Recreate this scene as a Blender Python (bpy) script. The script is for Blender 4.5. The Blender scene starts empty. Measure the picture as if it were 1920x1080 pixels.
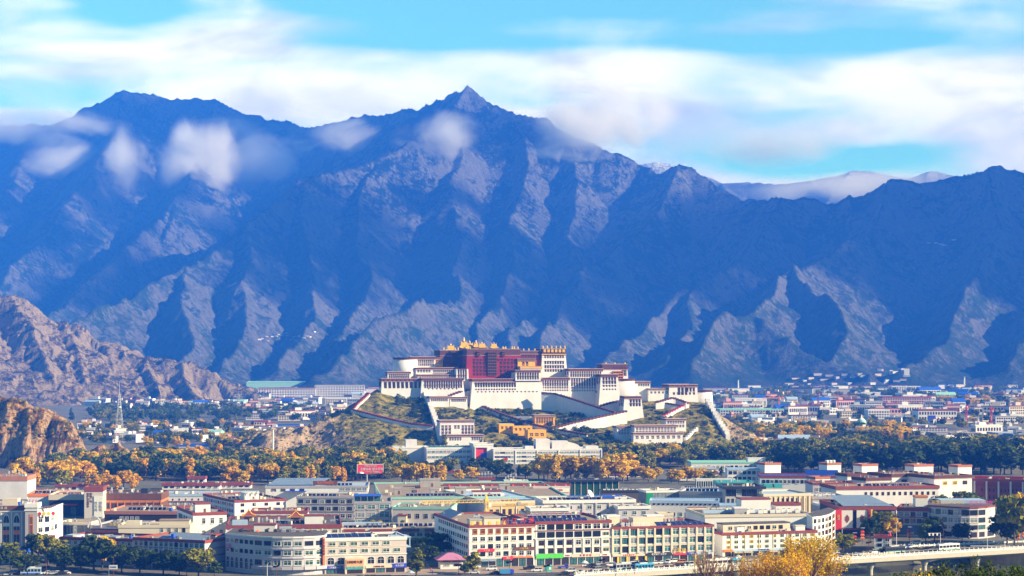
import bpy, bmesh, math, random
import numpy as np
from mathutils import Vector, Matrix
random.seed(7)
sc = bpy.context.scene
COL = sc.collection
R = math.radians
# ------------------------------------------------------------------ camera
F, HZ, HC = 3700.0, 660.0, 90.0           # focal length in photo pixels, horizon row, camera height
cam = bpy.data.objects.new('camera', bpy.data.cameras.new('camera'))
COL.objects.link(cam)
cam.location = (0, 0, HC)
cam.rotation_euler = (R(90), 0, 0)
cam.data.sensor_width = 36.0
cam.data.lens = F / 1920 * 36
cam.data.shift_y = (HZ - 540) / 1920
cam.data.clip_start = 1.0
cam.data.clip_end = 60000
sc.camera = cam
# ------------------------------------------------------------------ light
SUN_AZ, SUN_EL = 74.0, 25.0                # degrees to the right of straight behind the camera, and above the horizon
sd = Vector((math.sin(R(SUN_AZ)) * math.cos(R(SUN_EL)), -math.cos(R(SUN_AZ)) * math.cos(R(SUN_EL)), math.sin(R(SUN_EL))))
sun = bpy.data.objects.new('sun', bpy.data.lights.new('sun', 'SUN'))
COL.objects.link(sun)
sun.data.energy = 5.0
sun.data.angle = R(0.5)
sun.data.color = (1.0, 0.87, 0.71)
sun.rotation_euler = sd.to_track_quat('Z', 'Y').to_euler()
sc.view_settings.view_transform = 'Standard'
sc.view_settings.look = 'None'
sc.view_settings.exposure = 1.22
sc.view_settings.gamma = 1.0
cy = sc.cycles
cy.max_bounces = 8; cy.diffuse_bounces = 2; cy.glossy_bounces = 2; cy.transmission_bounces = 2
cy.transparent_max_bounces = 16; cy.volume_bounces = 6
cy.use_denoising = True
try: cy.denoiser = 'OPENIMAGEDENOISE'
except Exception: pass
cy.use_adaptive_sampling = False
cy.volume_step_rate = 1.0; cy.volume_max_steps = 96
cy.caustics_reflective = False; cy.caustics_refractive = False
# ------------------------------------------------------------------ sky
W = bpy.data.worlds.new('World'); sc.world = W; W.use_nodes = True
class NT:
    """small node-tree helper"""
    def __init__(s, tree): s.t = tree; s.n = tree.nodes; s.l = tree.links
    def node(s, typ, **kw):
        n = s.n.new(typ)
        for k, v in kw.items():
            if hasattr(n, k): setattr(n, k, v)
        return n
    def link(s, a, b): s.l.new(a, b)
    def put(s, sock, v):
        if isinstance(v, bpy.types.NodeSocket): s.l.new(v, sock)
        elif v is not None: sock.default_value = v
    def math(s, op, a, b=None, c=None, clamp=False):
        n = s.n.new('ShaderNodeMath'); n.operation = op; n.use_clamp = clamp
        for i, v in enumerate((a, b, c)): s.put(n.inputs[i], v)
        return n.outputs[0]
    def vmath(s, op, a, b=None):
        n = s.n.new('ShaderNodeVectorMath'); n.operation = op
        s.put(n.inputs[0], a); s.put(n.inputs[1], b)
        return n.outputs[0]
    def mix(s, f, a, b, mode='MIX'):
        n = s.n.new('ShaderNodeMixRGB'); n.blend_type = mode
        s.put(n.inputs[0], f)
        for i, v in ((1, a), (2, b)):
            if isinstance(v, tuple) and len(v) == 3: v = (*v, 1)
            s.put(n.inputs[i], v)
        return n.outputs[0]
    def noise(s, vec, scale, detail=3, rough=0.55, dist=0.0):
        n = s.n.new('ShaderNodeTexNoise')
        s.put(n.inputs['Vector'], vec)
        n.inputs['Scale'].default_value = scale; n.inputs['Detail'].default_value = detail
        n.inputs['Roughness'].default_value = rough; n.inputs['Distortion'].default_value = dist
        return n.outputs[0]
    def ramp(s, f, stops):
        n = s.n.new('ShaderNodeValToRGB')
        while len(n.color_ramp.elements) < len(stops): n.color_ramp.elements.new(0.5)
        for e, (p, c) in zip(n.color_ramp.elements, stops):
            e.position = p; e.color = (c, c, c, 1) if not isinstance(c, tuple) else (*c, 1)
        s.put(n.inputs[0], f)
        return n.outputs[0]
    def range(s, v, a, b, c=0.0, d=1.0, smooth=False):
        n = s.n.new('ShaderNodeMapRange'); n.clamp = True
        if smooth: n.interpolation_type = 'SMOOTHSTEP'
        for i, q in enumerate((v, a, b, c, d)): s.put(n.inputs[i], q)
        return n.outputs[0]
    def sep(s, v):
        n = s.n.new('ShaderNodeSeparateXYZ'); s.put(n.inputs[0], v); return n.outputs
    def comb(s, x, y, z):
        n = s.n.new('ShaderNodeCombineXYZ')
        for i, v in enumerate((x, y, z)): s.put(n.inputs[i], v)
        return n.outputs[0]

def build_sky():
    T = NT(W.node_tree); bg = [n for n in T.n if n.type == 'BACKGROUND'][0]
    sky = T.node('ShaderNodeTexSky'); sky.sky_type = 'NISHITA'; sky.sun_disc = False
    sky.sun_elevation = R(SUN_EL)
    sky.sun_rotation = math.atan2(sd.x, sd.y)
    sky.altitude = 3650; sky.air_density = 1.0; sky.dust_density = 0.4; sky.ozone_density = 2.0
    d = T.node('ShaderNodeTexCoord').outputs['Generated']
    x, y, z = T.sep(d)
    # bearing and elevation of the sky direction (world space)
    az = T.math('ARCTAN2', x, y)
    el = T.math('ARCSINE', z)
    v1 = T.comb(T.math('MULTIPLY', az, 2.6), T.math('MULTIPLY', el, 17.0), 0.0)
    v2 = T.comb(T.math('MULTIPLY', az, 5.0), T.math('MULTIPLY', el, 13.0), 3.0)
    n1 = T.noise(v1, 1.9, 3.0, 0.5, 0.4)          # long streaks dragged sideways
    n2 = T.noise(v2, 2.3, 5.0, 0.5, 0.6)          # softer billows
    s = T.math('ADD', T.math('MULTIPLY', n1, 0.62), T.math('MULTIPLY', n2, 0.38))
    # thicker bank low over the ridges, thinner higher up
    bank = T.range(el, 0.075, 0.165, 0.085, -0.015)
    def blob(a, e, wa, we, amt):
        u = T.math('DIVIDE', T.math('SUBTRACT', az, a), wa); v = T.math('DIVIDE', T.math('SUBTRACT', el, e), we)
        r = T.math('ADD', T.math('MULTIPLY', u, u), T.math('MULTIPLY', v, v))
        return T.math('MULTIPLY', T.math('POWER', 2.718, T.math('MULTIPLY', r, -1.0)), amt)
    s = T.math('ADD', s, bank)
    for (px, py, wx, wy, amt) in ((1190, 190, 190, 70, .17), (1730, 190, 230, 60, .17), (330, 110, 300, 55, .13), (1450, 310, 120, 26, -.20), (140, 130, 190, 40, .10),
                                  (1640, 300, 130, 22, -.24), (250, 15, 90, 60, -.25), (980, 85, 560, 14, -.10), (1200, 12, 600, 26, -.12), (1500, 95, 260, 12, -.09), (700, 170, 240, 40, .14)):
        s = T.math('ADD', s, blob((px - 960) / F, (HZ - py) / F, wx / F, wy / F, amt))
    cov = T.math('MULTIPLY', T.range(s, 0.40, 0.66, 0.0, 1.0, True), T.math('MULTIPLY', T.range(el, .42, .24), T.range(y, -.35, .45, .12, 1.0)))
    shade = T.noise(T.vmath('ADD', v2, (7.3, 1.1, 0.0)), 2.0, 4.0, 0.55, 0.5)
    ccol = T.mix(T.range(shade, 0.44, 0.68), (15.0, 15.3, 15.6), (7.6, 8.2, 12.2))
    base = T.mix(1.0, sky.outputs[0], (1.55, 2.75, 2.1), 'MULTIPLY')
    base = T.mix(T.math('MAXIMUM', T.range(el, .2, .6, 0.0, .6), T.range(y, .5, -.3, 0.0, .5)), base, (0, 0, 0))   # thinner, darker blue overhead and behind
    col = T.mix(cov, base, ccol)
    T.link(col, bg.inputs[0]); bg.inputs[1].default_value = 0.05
build_sky()

# ------------------------------------------------------------------ materials
MATS = {}
def mat(name, col, rough=0.7, metal=0.0, var=0.12, scale=0.6, bump=0.0, build=None, spec=None):
    """principled material with world-sized weathering noise"""
    if name in MATS: return MATS[name]
    m = bpy.data.materials.new(name); m.use_nodes = True
    T = NT(m.node_tree); b = [n for n in T.n if n.type == 'BSDF_PRINCIPLED'][0]
    b.inputs['Roughness'].default_value = rough; b.inputs['Metallic'].default_value = metal
    if spec is not None: b.inputs['Specular IOR Level'].default_value = spec
    if build: build(T, b)
    else:
        P = T.node('ShaderNodeNewGeometry').outputs['Position']
        n = T.noise(P, scale, 4, 0.6)
        st = T.noise(T.vmath('MULTIPLY', P, (1.0, 1.0, 0.12)), scale * 1.7, 3, 0.6)
        f = T.math('ADD', T.math('MULTIPLY', n, 0.6), T.math('MULTIPLY', st, 0.4))
        c = T.mix(T.range(f, 0.3, 0.7), tuple(max(0, q * (1 - var)) for q in col), tuple(min(1, q * (1 + var)) for q in col))
        T.link(c, b.inputs['Base Color'])
        if bump:
            bn = T.node('ShaderNodeBump'); bn.inputs['Strength'].default_value = bump; bn.inputs['Distance'].default_value = 0.3
            T.link(n, bn.inputs['Height']); T.link(bn.outputs[0], b.inputs['Normal'])
    MATS[name] = m
    return m

# ------------------------------------------------------------------ object helpers
def obj(name, me, m=None, parent=None, loc=None):
    """link a mesh as one object"""
    if isinstance(me, bmesh.types.BMesh):
        bm = me; me = bpy.data.meshes.new(name); bm.to_mesh(me); bm.free()
    if m is not None and not me.materials:
        for q in (m if isinstance(m, (list, tuple)) else (m,)): me.materials.append(q)
    o = bpy.data.objects.new(name, me); COL.objects.link(o)
    if parent is not None: o.parent = parent
    if loc is not None: o.location = loc
    return o
def tag(o, label=None, cat=None, group=None, kind=None):
    if label: o['label'] = label
    if cat: o['category'] = cat
    if group: o['group'] = group
    if kind: o['kind'] = kind
    return o
def thing(name, label, cat, loc=(0, 0, 0), rz=0.0, group=None):
    o = bpy.data.objects.new(name, None); COL.objects.link(o)
    o.location = loc; o.rotation_euler = (0, 0, rz); o.empty_display_size = 0.5
    return tag(o, label, cat, group)
def copy_tree(o, parent=None):
    c = o.copy(); COL.objects.link(c)
    if parent is not None: c.parent = parent
    for ch in list(o.children): copy_tree(ch, c)
    return c
def at(px, py, D):
    """the point of the place that stands D metres away and shows at a photo pixel"""
    return Vector(((px - 960) / F * D, D, HC - (py - HZ) / F * D))
def gd(py, z=0.0): return (HC - z) * F / (py - HZ)      # distance of level ground seen in a photo row
def bbox(bm, x0, x1, y0, y1, z0, z1, mi=0, bottom=True):
    """box"""
    v = [bm.verts.new(p) for p in ((x0, y0, z0), (x1, y0, z0), (x1, y1, z0), (x0, y1, z0), (x0, y0, z1), (x1, y0, z1), (x1, y1, z1), (x0, y1, z1))]
    fs = [(0, 1, 5, 4), (1, 2, 6, 5), (2, 3, 7, 6), (3, 0, 4, 7), (4, 5, 6, 7)] + ([(3, 2, 1, 0)] if bottom else [])
    for f in fs: bm.faces.new([v[i] for i in f]).material_index = mi
    return v
def frustum(bm, b, t, z0, z1, mi=0):
    """block with different bottom (x0,x1,y0,y1) and top rectangles"""
    v = [bm.verts.new(p) for p in ((b[0], b[2], z0), (b[1], b[2], z0), (b[1], b[3], z0), (b[0], b[3], z0), (t[0], t[2], z1), (t[1], t[2], z1), (t[1], t[3], z1), (t[0], t[3], z1))]
    for f in ((0, 1, 5, 4), (1, 2, 6, 5), (2, 3, 7, 6), (3, 0, 4, 7), (4, 5, 6, 7), (3, 2, 1, 0)):
        bm.faces.new([v[i] for i in f]).material_index = mi
def bar(bm, a, b, r, mi=0, n=4, r2=None):
    """straight bar with n sides from a to b"""
    a, b = Vector(a), Vector(b); d = (b - a)
    if d.length < 1e-6: return
    q = d.to_track_quat('Z', 'Y'); r2 = r if r2 is None else r2
    A = [bm.verts.new(a + q @ Vector((r * math.cos((i + .5) * 2 * math.pi / n), r * math.sin((i + .5) * 2 * math.pi / n), 0))) for i in range(n)]
    B = [bm.verts.new(b + q @ Vector((r2 * math.cos((i + .5) * 2 * math.pi / n), r2 * math.sin((i + .5) * 2 * math.pi / n), 0))) for i in range(n)]
    for i in range(n):
        j = (i + 1) % n
        bm.faces.new((A[i], A[j], B[j], B[i])).material_index = mi
    bm.faces.new(B).material_index = mi; bm.faces.new(A[::-1]).material_index = mi
def lathe(bm, c, prof, n=12, mi=0):
    """solid of revolution about a vertical axis: prof = (radius, z) from bottom to top"""
    rings = []
    for r, z in prof:
        rings.append([bm.verts.new((c[0] + max(r, .01) * math.cos(2 * math.pi * i / n), c[1] + max(r, .01) * math.sin(2 * math.pi * i / n), c[2] + z)) for i in range(n)])
    for A, B in zip(rings, rings[1:]):
        for i in range(n):
            j = (i + 1) % n
            bm.faces.new((A[i], A[j], B[j], B[i])).material_index = mi
    bm.faces.new(rings[-1]).material_index = mi; bm.faces.new(rings[0][::-1]).material_index = mi
def smooth(me):
    me.polygons.foreach_set('use_smooth', [True] * len(me.polygons))
def grid_mesh(name, X, Y, Z):
    r, c = X.shape
    me = bpy.data.meshes.new(name)
    me.vertices.add(r * c)
    me.vertices.foreach_set('co', np.stack([X, Y, Z], -1).astype(np.float32).ravel())
    i = np.arange((r - 1) * (c - 1)); a = (i // (c - 1)) * c + i % (c - 1)
    q = np.stack([a, a + 1, a + c + 1, a + c], -1).astype(np.int32)
    me.loops.add(q.size); me.loops.foreach_set('vertex_index', q.ravel())
    me.polygons.add(len(q)); me.polygons.foreach_set('loop_start', np.arange(len(q), dtype=np.int32) * 4)
    me.polygons.foreach_set('loop_total', np.full(len(q), 4, np.int32))
    me.polygons.foreach_set('use_smooth', np.ones(len(q), bool))
    me.update(); me.validate()
    return me
# ------------------------------------------------------------------ numpy noise
_T = np.random.RandomState(3).rand(256, 256)
def vn(x, y, s=0):
    x = x + s * 17.31; y = y + s * 9.77
    i = np.floor(x).astype(int); j = np.floor(y).astype(int); u = x - i; v = y - j
    u = u * u * u * (u * (u * 6 - 15) + 10); v = v * v * v * (v * (v * 6 - 15) + 10)
    i &= 255; j &= 255; i1 = (i + 1) & 255; j1 = (j + 1) & 255
    return (_T[i, j] * (1 - u) + _T[i1, j] * u) * (1 - v) + (_T[i, j1] * (1 - u) + _T[i1, j1] * u) * v
def fbm(x, y, o=5, s=0, g=0.5):
    t = 0; a = 1.0; n = 0
    for k in range(o):
        t = t + a * (vn(x, y, s + k) - .5); n += a; a *= g
        x, y = 1.93 * x * .8 - 1.93 * y * .6, 1.93 * x * .6 + 1.93 * y * .8
    return t / n
def ridged(x, y, o=5, s=0, g=0.5):
    t = 0; a = 1.0; n = 0; w = 1.0
    for k in range(o):
        q = 1 - np.abs(2 * vn(x, y, s + k) - 1); q = q * q
        t = t + a * q * w; n += a; a *= g; w = np.clip(q * 1.6, 0, 1)
        x, y = 1.97 * x * .8 - 1.97 * y * .6, 1.97 * x * .6 + 1.97 * y * .8
    return t / n
def sstep(a, b, x):
    t = np.clip((x - a) / (b - a), 0, 1); return t * t * (3 - 2 * t)
def ridge_field(X, Y, ridges, slope, concave, gA, gL, warp=0.0, wl=600.0, seed=0):
    """height of terrain whose crests are the polylines (px, py, D); flanks fall away with side spurs and gullies"""
    if warp:
        dx = fbm(X / wl, Y / wl, 4, seed + 40) * warp; dy = fbm(X / wl, Y / wl, 4, seed + 60) * warp
    else: dx = dy = 0
    Xw, Yw = X + dx, Y + dy
    H = np.full(X.shape, -1e4)
    for k, rg in enumerate(ridges):
        sl = slope
        if isinstance(rg[0], float): sl, rg = rg[0] * slope, rg[1:]
        P = [at(*p) for p in rg]
        best = np.full(X.shape, 1e9); hd = np.full(X.shape, -1e9); past = np.zeros(X.shape); bu = np.zeros(X.shape); bh = np.zeros(X.shape); L = 0.0; side = np.zeros(X.shape)
        for a, b in zip(P, P[1:]):
            ex, ey = b.x - a.x, b.y - a.y; l2 = ex * ex + ey * ey; l = math.sqrt(l2)
            tr = ((Xw - a.x) * ex + (Yw - a.y) * ey) / l2; t = np.clip(tr, 0, 1)
            d = np.hypot(Xw - a.x - t * ex, Yw - a.y - t * ey)
            hz = a.z + t * (b.z - a.z); hk = hz - concave * np.log1p(d * sl / concave); m = hk > hd; hd = np.where(m, hk, hd)
            past = np.where(m, np.abs(tr - t) * l * ((a is P[0]) | (b is P[-1])), past)
            best = np.where(m, d, best); bu = np.where(m, L + t * l, bu); bh = np.where(m, hz, bh)
            side = np.where(m, np.sign((Xw - a.x) * ey - (Yw - a.y) * ex), side)
            L += l
        drop = concave * np.log1p(best * sl / concave)
        sp = ridged(bu / gL + side * 3.3 + k * 7.7 + fbm(bu / gL, best / gL, 3, k) * .8, best / (gL * 5.0), 4, seed + k)
        h = bh - drop - (1 - sp) * gA * sstep(0, gL * 1.6, best) * np.clip(1.2 - best / (gL * 6), .0, 1) * (1 - sstep(0, gL * 1.2, past))
        H = np.maximum(H, h)
    return H
# ------------------------------------------------------------------ mountains and hills
def mountain_mat(name, veg, soil, rock, s=1.0, snow=None, thr=(0.50, 0.62), low=None):
    def build(T, b):
        G = T.node('ShaderNodeNewGeometry'); P = G.outputs['Position']
        nz = T.sep(G.outputs['Normal'])[2]; pz = T.sep(P)[2]
        big = T.noise(P, 0.0032 * s, 5, 0.6, 0.5)
        mid = T.noise(P, 0.014 * s, 6, 0.65, 0.4)
        Pz = T.vmath('MULTIPLY', P, (1.0, 1.0, 0.45))
        fine = T.noise(Pz, 0.075 * s, 6, 0.72, 0.2)
        c = T.mix(T.range(T.math('ADD', T.math('MULTIPLY', big, .6), T.math('MULTIPLY', mid, .4)), .42, .58), veg, soil)
        if low: c = T.mix(T.range(T.math('ADD', pz, T.math('MULTIPLY', T.math('SUBTRACT', big, .5), 900)), 620, 120), c, T.mix(T.range(mid, .40, .62), low[0], low[1]))   # grass and scree low down, with the brighter haze there put into their colour
        steep = T.range(nz, 0.86, 0.62)
        rk = T.math('ADD', T.math('ADD', T.math('MULTIPLY', fine, .55), T.math('MULTIPLY', mid, .45)), T.math('MULTIPLY', steep, .10))
        rk = T.range(T.math('ADD', rk, T.math('MULTIPLY', T.math('SUBTRACT', big, .5), .35)), thr[0], thr[1])
        c = T.mix(rk, c, T.mix(T.range(fine, .35, .7), tuple(q * .55 for q in rock), rock))
        c = T.mix(T.range(mid, .3, .75, .0, .35), c, (0.01, 0.013, 0.008))
        if snow: c = T.mix(T.math('MULTIPLY', T.range(pz, snow[0], snow[1]), T.range(fine, .38, .55)), c, (.75, .77, .8))
        T.link(c, b.inputs['Base Color'])
        bn = T.node('ShaderNodeBump'); bn.inputs['Strength'].default_value = 1.0; bn.inputs['Distance'].default_value = 9.0 / s
        T.link(T.math('ADD', fine, T.math('MULTIPLY', mid, 1.5)), bn.inputs['Height']); T.link(bn.outputs[0], b.inputs['Normal'])
    return mat(name, (0, 0, 0), 0.95, build=build, spec=0.1)

M_MOUNT = mountain_mat('mountain_slope', (.005, .012, .006), (.014, .019, .012), (.16, .158, .155), thr=(.50, .60), low=((.020, .042, .013), (.046, .056, .028)))
M_FAR = mountain_mat('far_mountain_slope', (.05, .055, .04), (.11, .10, .08), (.30, .28, .26), snow=(980, 1120))
M_HILL = mountain_mat('rocky_hill', (.040, .036, .015), (.115, .078, .030), (.40, .305, .19), 2.6, thr=(.485, .545))

def polar_grid(px0, px1, nc, D0, D1, nr, pw=1.0):
    a = np.linspace(px0, px1, nc); t = np.linspace(0, 1, nr) ** pw
    D = D0 + (D1 - D0) * t
    A, DD = np.meshgrid(a, D)
    return (A - 960) / F * DD, DD

def build_mountains():
    X, Y = polar_grid(-420, 2340, 1050, 4250, 10300, 470)
    rid = [
        [1.0, (-500, 260, 9400), (-200, 225, 9400), (60, 236, 9300), (110, 224, 9250), (180, 190, 9200), (235, 170, 9150), (262, 178, 9150), (330, 190, 9200), (405, 189, 9150), (450, 200, 9100), (505, 224, 9000), (620, 229, 8800), (665, 222, 8600), (740, 208, 8400), (820, 188, 8200), (868, 165, 8000), (905, 180, 7950), (960, 207, 7900), (1010, 213, 7850), (1060, 250, 7750), (1120, 285, 7650), (1190, 312, 7600), (1215, 322, 7500), (1250, 312, 7400), (1300, 338, 7300), (1360, 362, 7200), (1425, 384, 7050)],
        [1.0, (868, 165, 8000), (800, 235, 7650), (700, 292, 7250), (612, 330, 6950), (578, 368, 6750), (470, 420, 6400), (430, 445, 6300), (330, 500, 5950), (230, 560, 5500), (140, 592, 5200), (40, 650, 4850)],
        [1.0, (868, 165, 8000), (852, 260, 7650), (836, 330, 7300), (866, 392, 6950), (872, 440, 6650), (850, 500, 6300), (850, 560, 5800), (800, 571, 5450), (765, 570, 5300), (700, 612, 5050), (640, 664, 4800), (590, 700, 4600)],
        [1.0, (235, 170, 9150), (205, 270, 8500), (150, 350, 7900), (90, 420, 7400), (10, 500, 6800), (-80, 590, 6100)],
        [1.0, (330, 370, 7900), (220, 460, 7000), (120, 560, 6200), (30, 630, 5500)],
        [1.0, (60, 236, 9300), (30, 330, 8500), (-40, 420, 7700), (-60, 500, 7100)],
        [1.0, (405, 189, 9150), (380, 290, 8500), (330, 370, 7900), (290, 440, 7300)],
        [1.0, (-200, 225, 9400), (-60, 330, 8400), (-100, 450, 7600), (-190, 560, 6600)],
        [1.0, (612, 330, 6950), (590, 430, 6500), (560, 520, 6050), (570, 600, 5550), (540, 650, 5150), (520, 690, 4800)],
        [1.0, (470, 420, 6400), (430, 520, 5900), (440, 590, 5450), (420, 650, 5050), (400, 700, 4700)],
        [1.0, (330, 500, 5950), (320, 570, 5500), (340, 640, 5050), (310, 690, 4750)],
        [1.0, (720, 300, 7250), (700, 400, 6800), (690, 500, 6300), (650, 580, 5750), (610, 650, 5150)],
        [1.0, (960, 207, 7900), (985, 310, 7500), (960, 400, 7000), (965, 480, 6500), (920, 560, 5950), (890, 620, 5500), (860, 670, 5100)],
        [1.0, (1060, 250, 7750), (1080, 340, 7400), (1075, 420, 7000), (1060, 500, 6550), (1010, 560, 6100), (960, 620, 5600), (930, 680, 5100)],
        [1.0, (1250, 312, 7400), (1230, 390, 7000), (1160, 450, 6650), (1080, 520, 6250), (1030, 600, 5700), (1010, 670, 5200)],
        [1.0, (1300, 402, 7150), (1380, 390, 7000), (1450, 377, 6900), (1540, 370, 6900), (1622, 350, 6850), (1655, 338, 6800), (1720, 338, 6800), (1790, 330, 6800), (1858, 318, 6700), (1920, 323, 6700), (2100, 330, 6700), (2500, 350, 6600)],
        [1.0, (1655, 338, 6800), (1640, 410, 6450), (1575, 465, 6100), (1500, 500, 5750), (1450, 555, 5450), (1400, 588, 5200), (1366, 597, 5080), (1345, 650, 4900), (1330, 700, 4650)],
        [1.0, (1500, 500, 5750), (1555, 560, 5400), (1580, 620, 5100), (1545, 675, 4850)],
        [1.0, (1400, 588, 5200), (1470, 640, 5020), (1560, 690, 4800), (1620, 706, 4650)],
        [1.0, (1858, 318, 6700), (1880, 420, 6300), (1840, 510, 5850), (1790, 590, 5450), (1720, 650, 5100), (1660, 695, 4750)],
        [1.0, (2100, 330, 6700), (2040, 440, 6200), (1990, 530, 5700), (1900, 620, 5300), (1850, 680, 4900)],
        [1.0, (1450, 377, 6900), (1410, 450, 6500), (1320, 530, 6050), (1230, 590, 5650), (1170, 650, 5200), (1130, 700, 4800)],
        [1.0, (1320, 530, 6050), (1290, 610, 5450), (1270, 680, 4900)],
    ]
    H = ridge_field(X, Y, rid, 0.95, 900.0, 36.0, 340.0, 190.0, 900.0, 1)
    H += fbm(X / 260, Y / 260, 5, 5) * 66 + ridged(X / 110, Y / 110, 5, 9) * 24 - 14
    H += np.maximum(0, fbm(X / 60, Y / 60, 4, 21)) * 34
    base = np.clip((Y - 4700) * 0.055, -3, 400) + fbm(X / 300, Y / 300, 3, 2) * 30 * sstep(4600, 5200, Y)
    k = 26.0
    H = k * np.logaddexp(H / k, base / k)
    H = np.where(Y < 4420, np.minimum(H, -4 + (Y - 4300) * .02), H)
    edge = sstep(4300, 4500, Y)
    H = H * edge - 4 * (1 - edge)
    o = obj('mountain', grid_mesh('mountain', X, Y, H), M_MOUNT)
    tag(o, kind='structure')
    # far snow-dusted range
    X, Y = polar_grid(900, 2300, 420, 9300, 11800, 90)
    rid = [[1.0, (1100, 330, 10600), (1230, 300, 10600), (1300, 322, 10600), (1352, 344, 10600), (1400, 342, 10600), (1470, 347, 10500), (1530, 338, 10500), (1600, 317, 10500), (1655, 324, 10500), (1700, 331, 10500), (1745, 318, 10500), (1795, 327, 10500), (1900, 340, 10500), (2200, 330, 10500)],
           [1.0, (1352, 344, 10600), (1370, 372, 10100), (1390, 400, 9600)], [1.0, (1600, 317, 10500), (1570, 350, 10000), (1540, 390, 9500)], [1.0, (1745, 318, 10500), (1730, 350, 10000)]]
    H = ridge_field(X, Y, rid, 0.6, 900.0, 50.0, 200.0, 60.0, 500.0, 5) + fbm(X / 160, Y / 160, 5, 3) * 36
    tag(obj('far_mountain', grid_mesh('far_mountain', X, Y, H), M_FAR), kind='structure')
    # dry rocky hill on the left
    X, Y = polar_grid(-420, 640, 520, 3250, 4500, 260)
    rid = [[1.0, (-420, 470, 3950), (-150, 500, 3900), (0, 545, 3850), (42, 552, 3850), (62, 568, 3850), (104, 592, 3830), (150, 612, 3800), (200, 640, 3780), (240, 660, 3750), (300, 668, 3730), (345, 677, 3720), (400, 692, 3700), (450, 717, 3670), (495, 738, 3640), (525, 756, 3610), (545, 768, 3590)],
           [1.2, (20, 550, 3850), (60, 610, 3680), (90, 680, 3540), (110, 735, 3420)], [1.2, (200, 640, 3780), (215, 690, 3640), (240, 740, 3490)], [1.2, (345, 677, 3720), (350, 715, 3600), (370, 748, 3470)],
           [1.2, (-60, 525, 3850), (-30, 600, 3680), (-10, 690, 3500), (10, 740, 3400)], [1.2, (120, 600, 3820), (150, 660, 3660), (165, 730, 3470)], [1.2, (270, 665, 3740), (290, 710, 3600), (310, 745, 3480)]]
    H = ridge_field(X, Y, rid, 0.62, 260.0, 22.0, 46.0, 16.0, 110.0, 11)
    H += fbm(X / 50, Y / 50, 5, 15) * 20 + ridged(X / 26, Y / 26, 4, 19) * 10 - 5 + np.maximum(0, fbm(X / 13, Y / 13, 3, 31)) * 9
    H = 5 * np.logaddexp(H / 5, -1.0) - 3.5
    H = H * sstep(3260, 3330, Y) - 2 * (1 - sstep(3260, 3330, Y))
    tag(obj('rocky_hill', grid_mesh('rocky_hill', X, Y, H), M_HILL), kind='structure')
    # nearer orange-brown outcrops at the left
    def outcrop(px0, px1, D0, D1, crest, nm, foot=60.0):
        A, D = np.meshgrid(np.linspace(px0, px1, int((px1 - px0) * 1.3)), np.linspace(D0, D1, 150)); X = (A - 960) / F * D
        zc = np.interp(A, [c[0] for c in crest], [HC - (c[1] - HZ) / F * c[2] for c in crest]); dc = np.interp(A, [c[0] for c in crest], [c[2] for c in crest]) + fbm(X / 14, D / 60, 4, 3) * 22
        t = sstep(0, foot, D - (dc - foot)); b = 1 - sstep(30, 150, D - dc)
        H = zc * np.where(D < dc, t ** .8, b); k = sstep(0, 8, H)
        H = H + k * (ridged(X / 14, H / 9 + D / 40, 4, 7) * 4.5 - 2 + fbm(X / 7, D / 7, 4, 9) * 4) - 1.5
        tag(obj(nm, grid_mesh(nm, X, D, H), M_KNOLL), kind='structure')
    outcrop(-150, 200, 1440, 1760, [(-150, 750, 1600), (-20, 752, 1585), (10, 744, 1580), (45, 750, 1578), (62, 764, 1574), (90, 768, 1570), (112, 779, 1566), (136, 795, 1560), (150, 822, 1552), (166, 850, 1545), (185, 872, 1530), (200, 900, 1530)], 'rocky_outcrop', 64)
    outcrop(150, 262, 1560, 1760, [(150, 868, 1655), (172, 845, 1660), (185, 834, 1662), (205, 838, 1662), (222, 832, 1660), (240, 845, 1655), (262, 870, 1650)], 'rocky_outcrop', 34)
M_KNOLL = mountain_mat('orange_rock', (.075, .052, .012), (.30, .13, .025), (.58, .38, .20), 7.0, thr=(.535, .60))
build_mountains()
def build_haze():
    bm = bmesh.new(); bbox(bm, -4200, 4200, -60, 12100, -14, 1330)
    m = bpy.data.materials.new('haze_air'); m.use_nodes = True
    T = NT(m.node_tree)
    for n in list(T.n):
        if n.type == 'BSDF_PRINCIPLED': T.n.remove(n)
    out = [n for n in T.n if n.type == 'OUTPUT_MATERIAL'][0]
    v = T.node('ShaderNodeVolumePrincipled')
    v.inputs['Color'].default_value = HAZE_COL; v.inputs['Density'].default_value = HAZE_D
    v.inputs['Anisotropy'].default_value = HAZE_G
    try: v.inputs['Absorption Color'].default_value = HAZE_ABS
    except Exception: pass
    T.link(v.outputs[0], out.inputs['Volume'])
    try: m.cycles.homogeneous_volume = True
    except Exception: pass
    tag(obj('haze', bm, m), kind='stuff')
HAZE_COL = (0.03, 0.205, 1.0, 1); HAZE_D = 1.35e-4; HAZE_G = -0.2; HAZE_ABS = (.30, .30, .30, 1)
build_haze()
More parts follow.
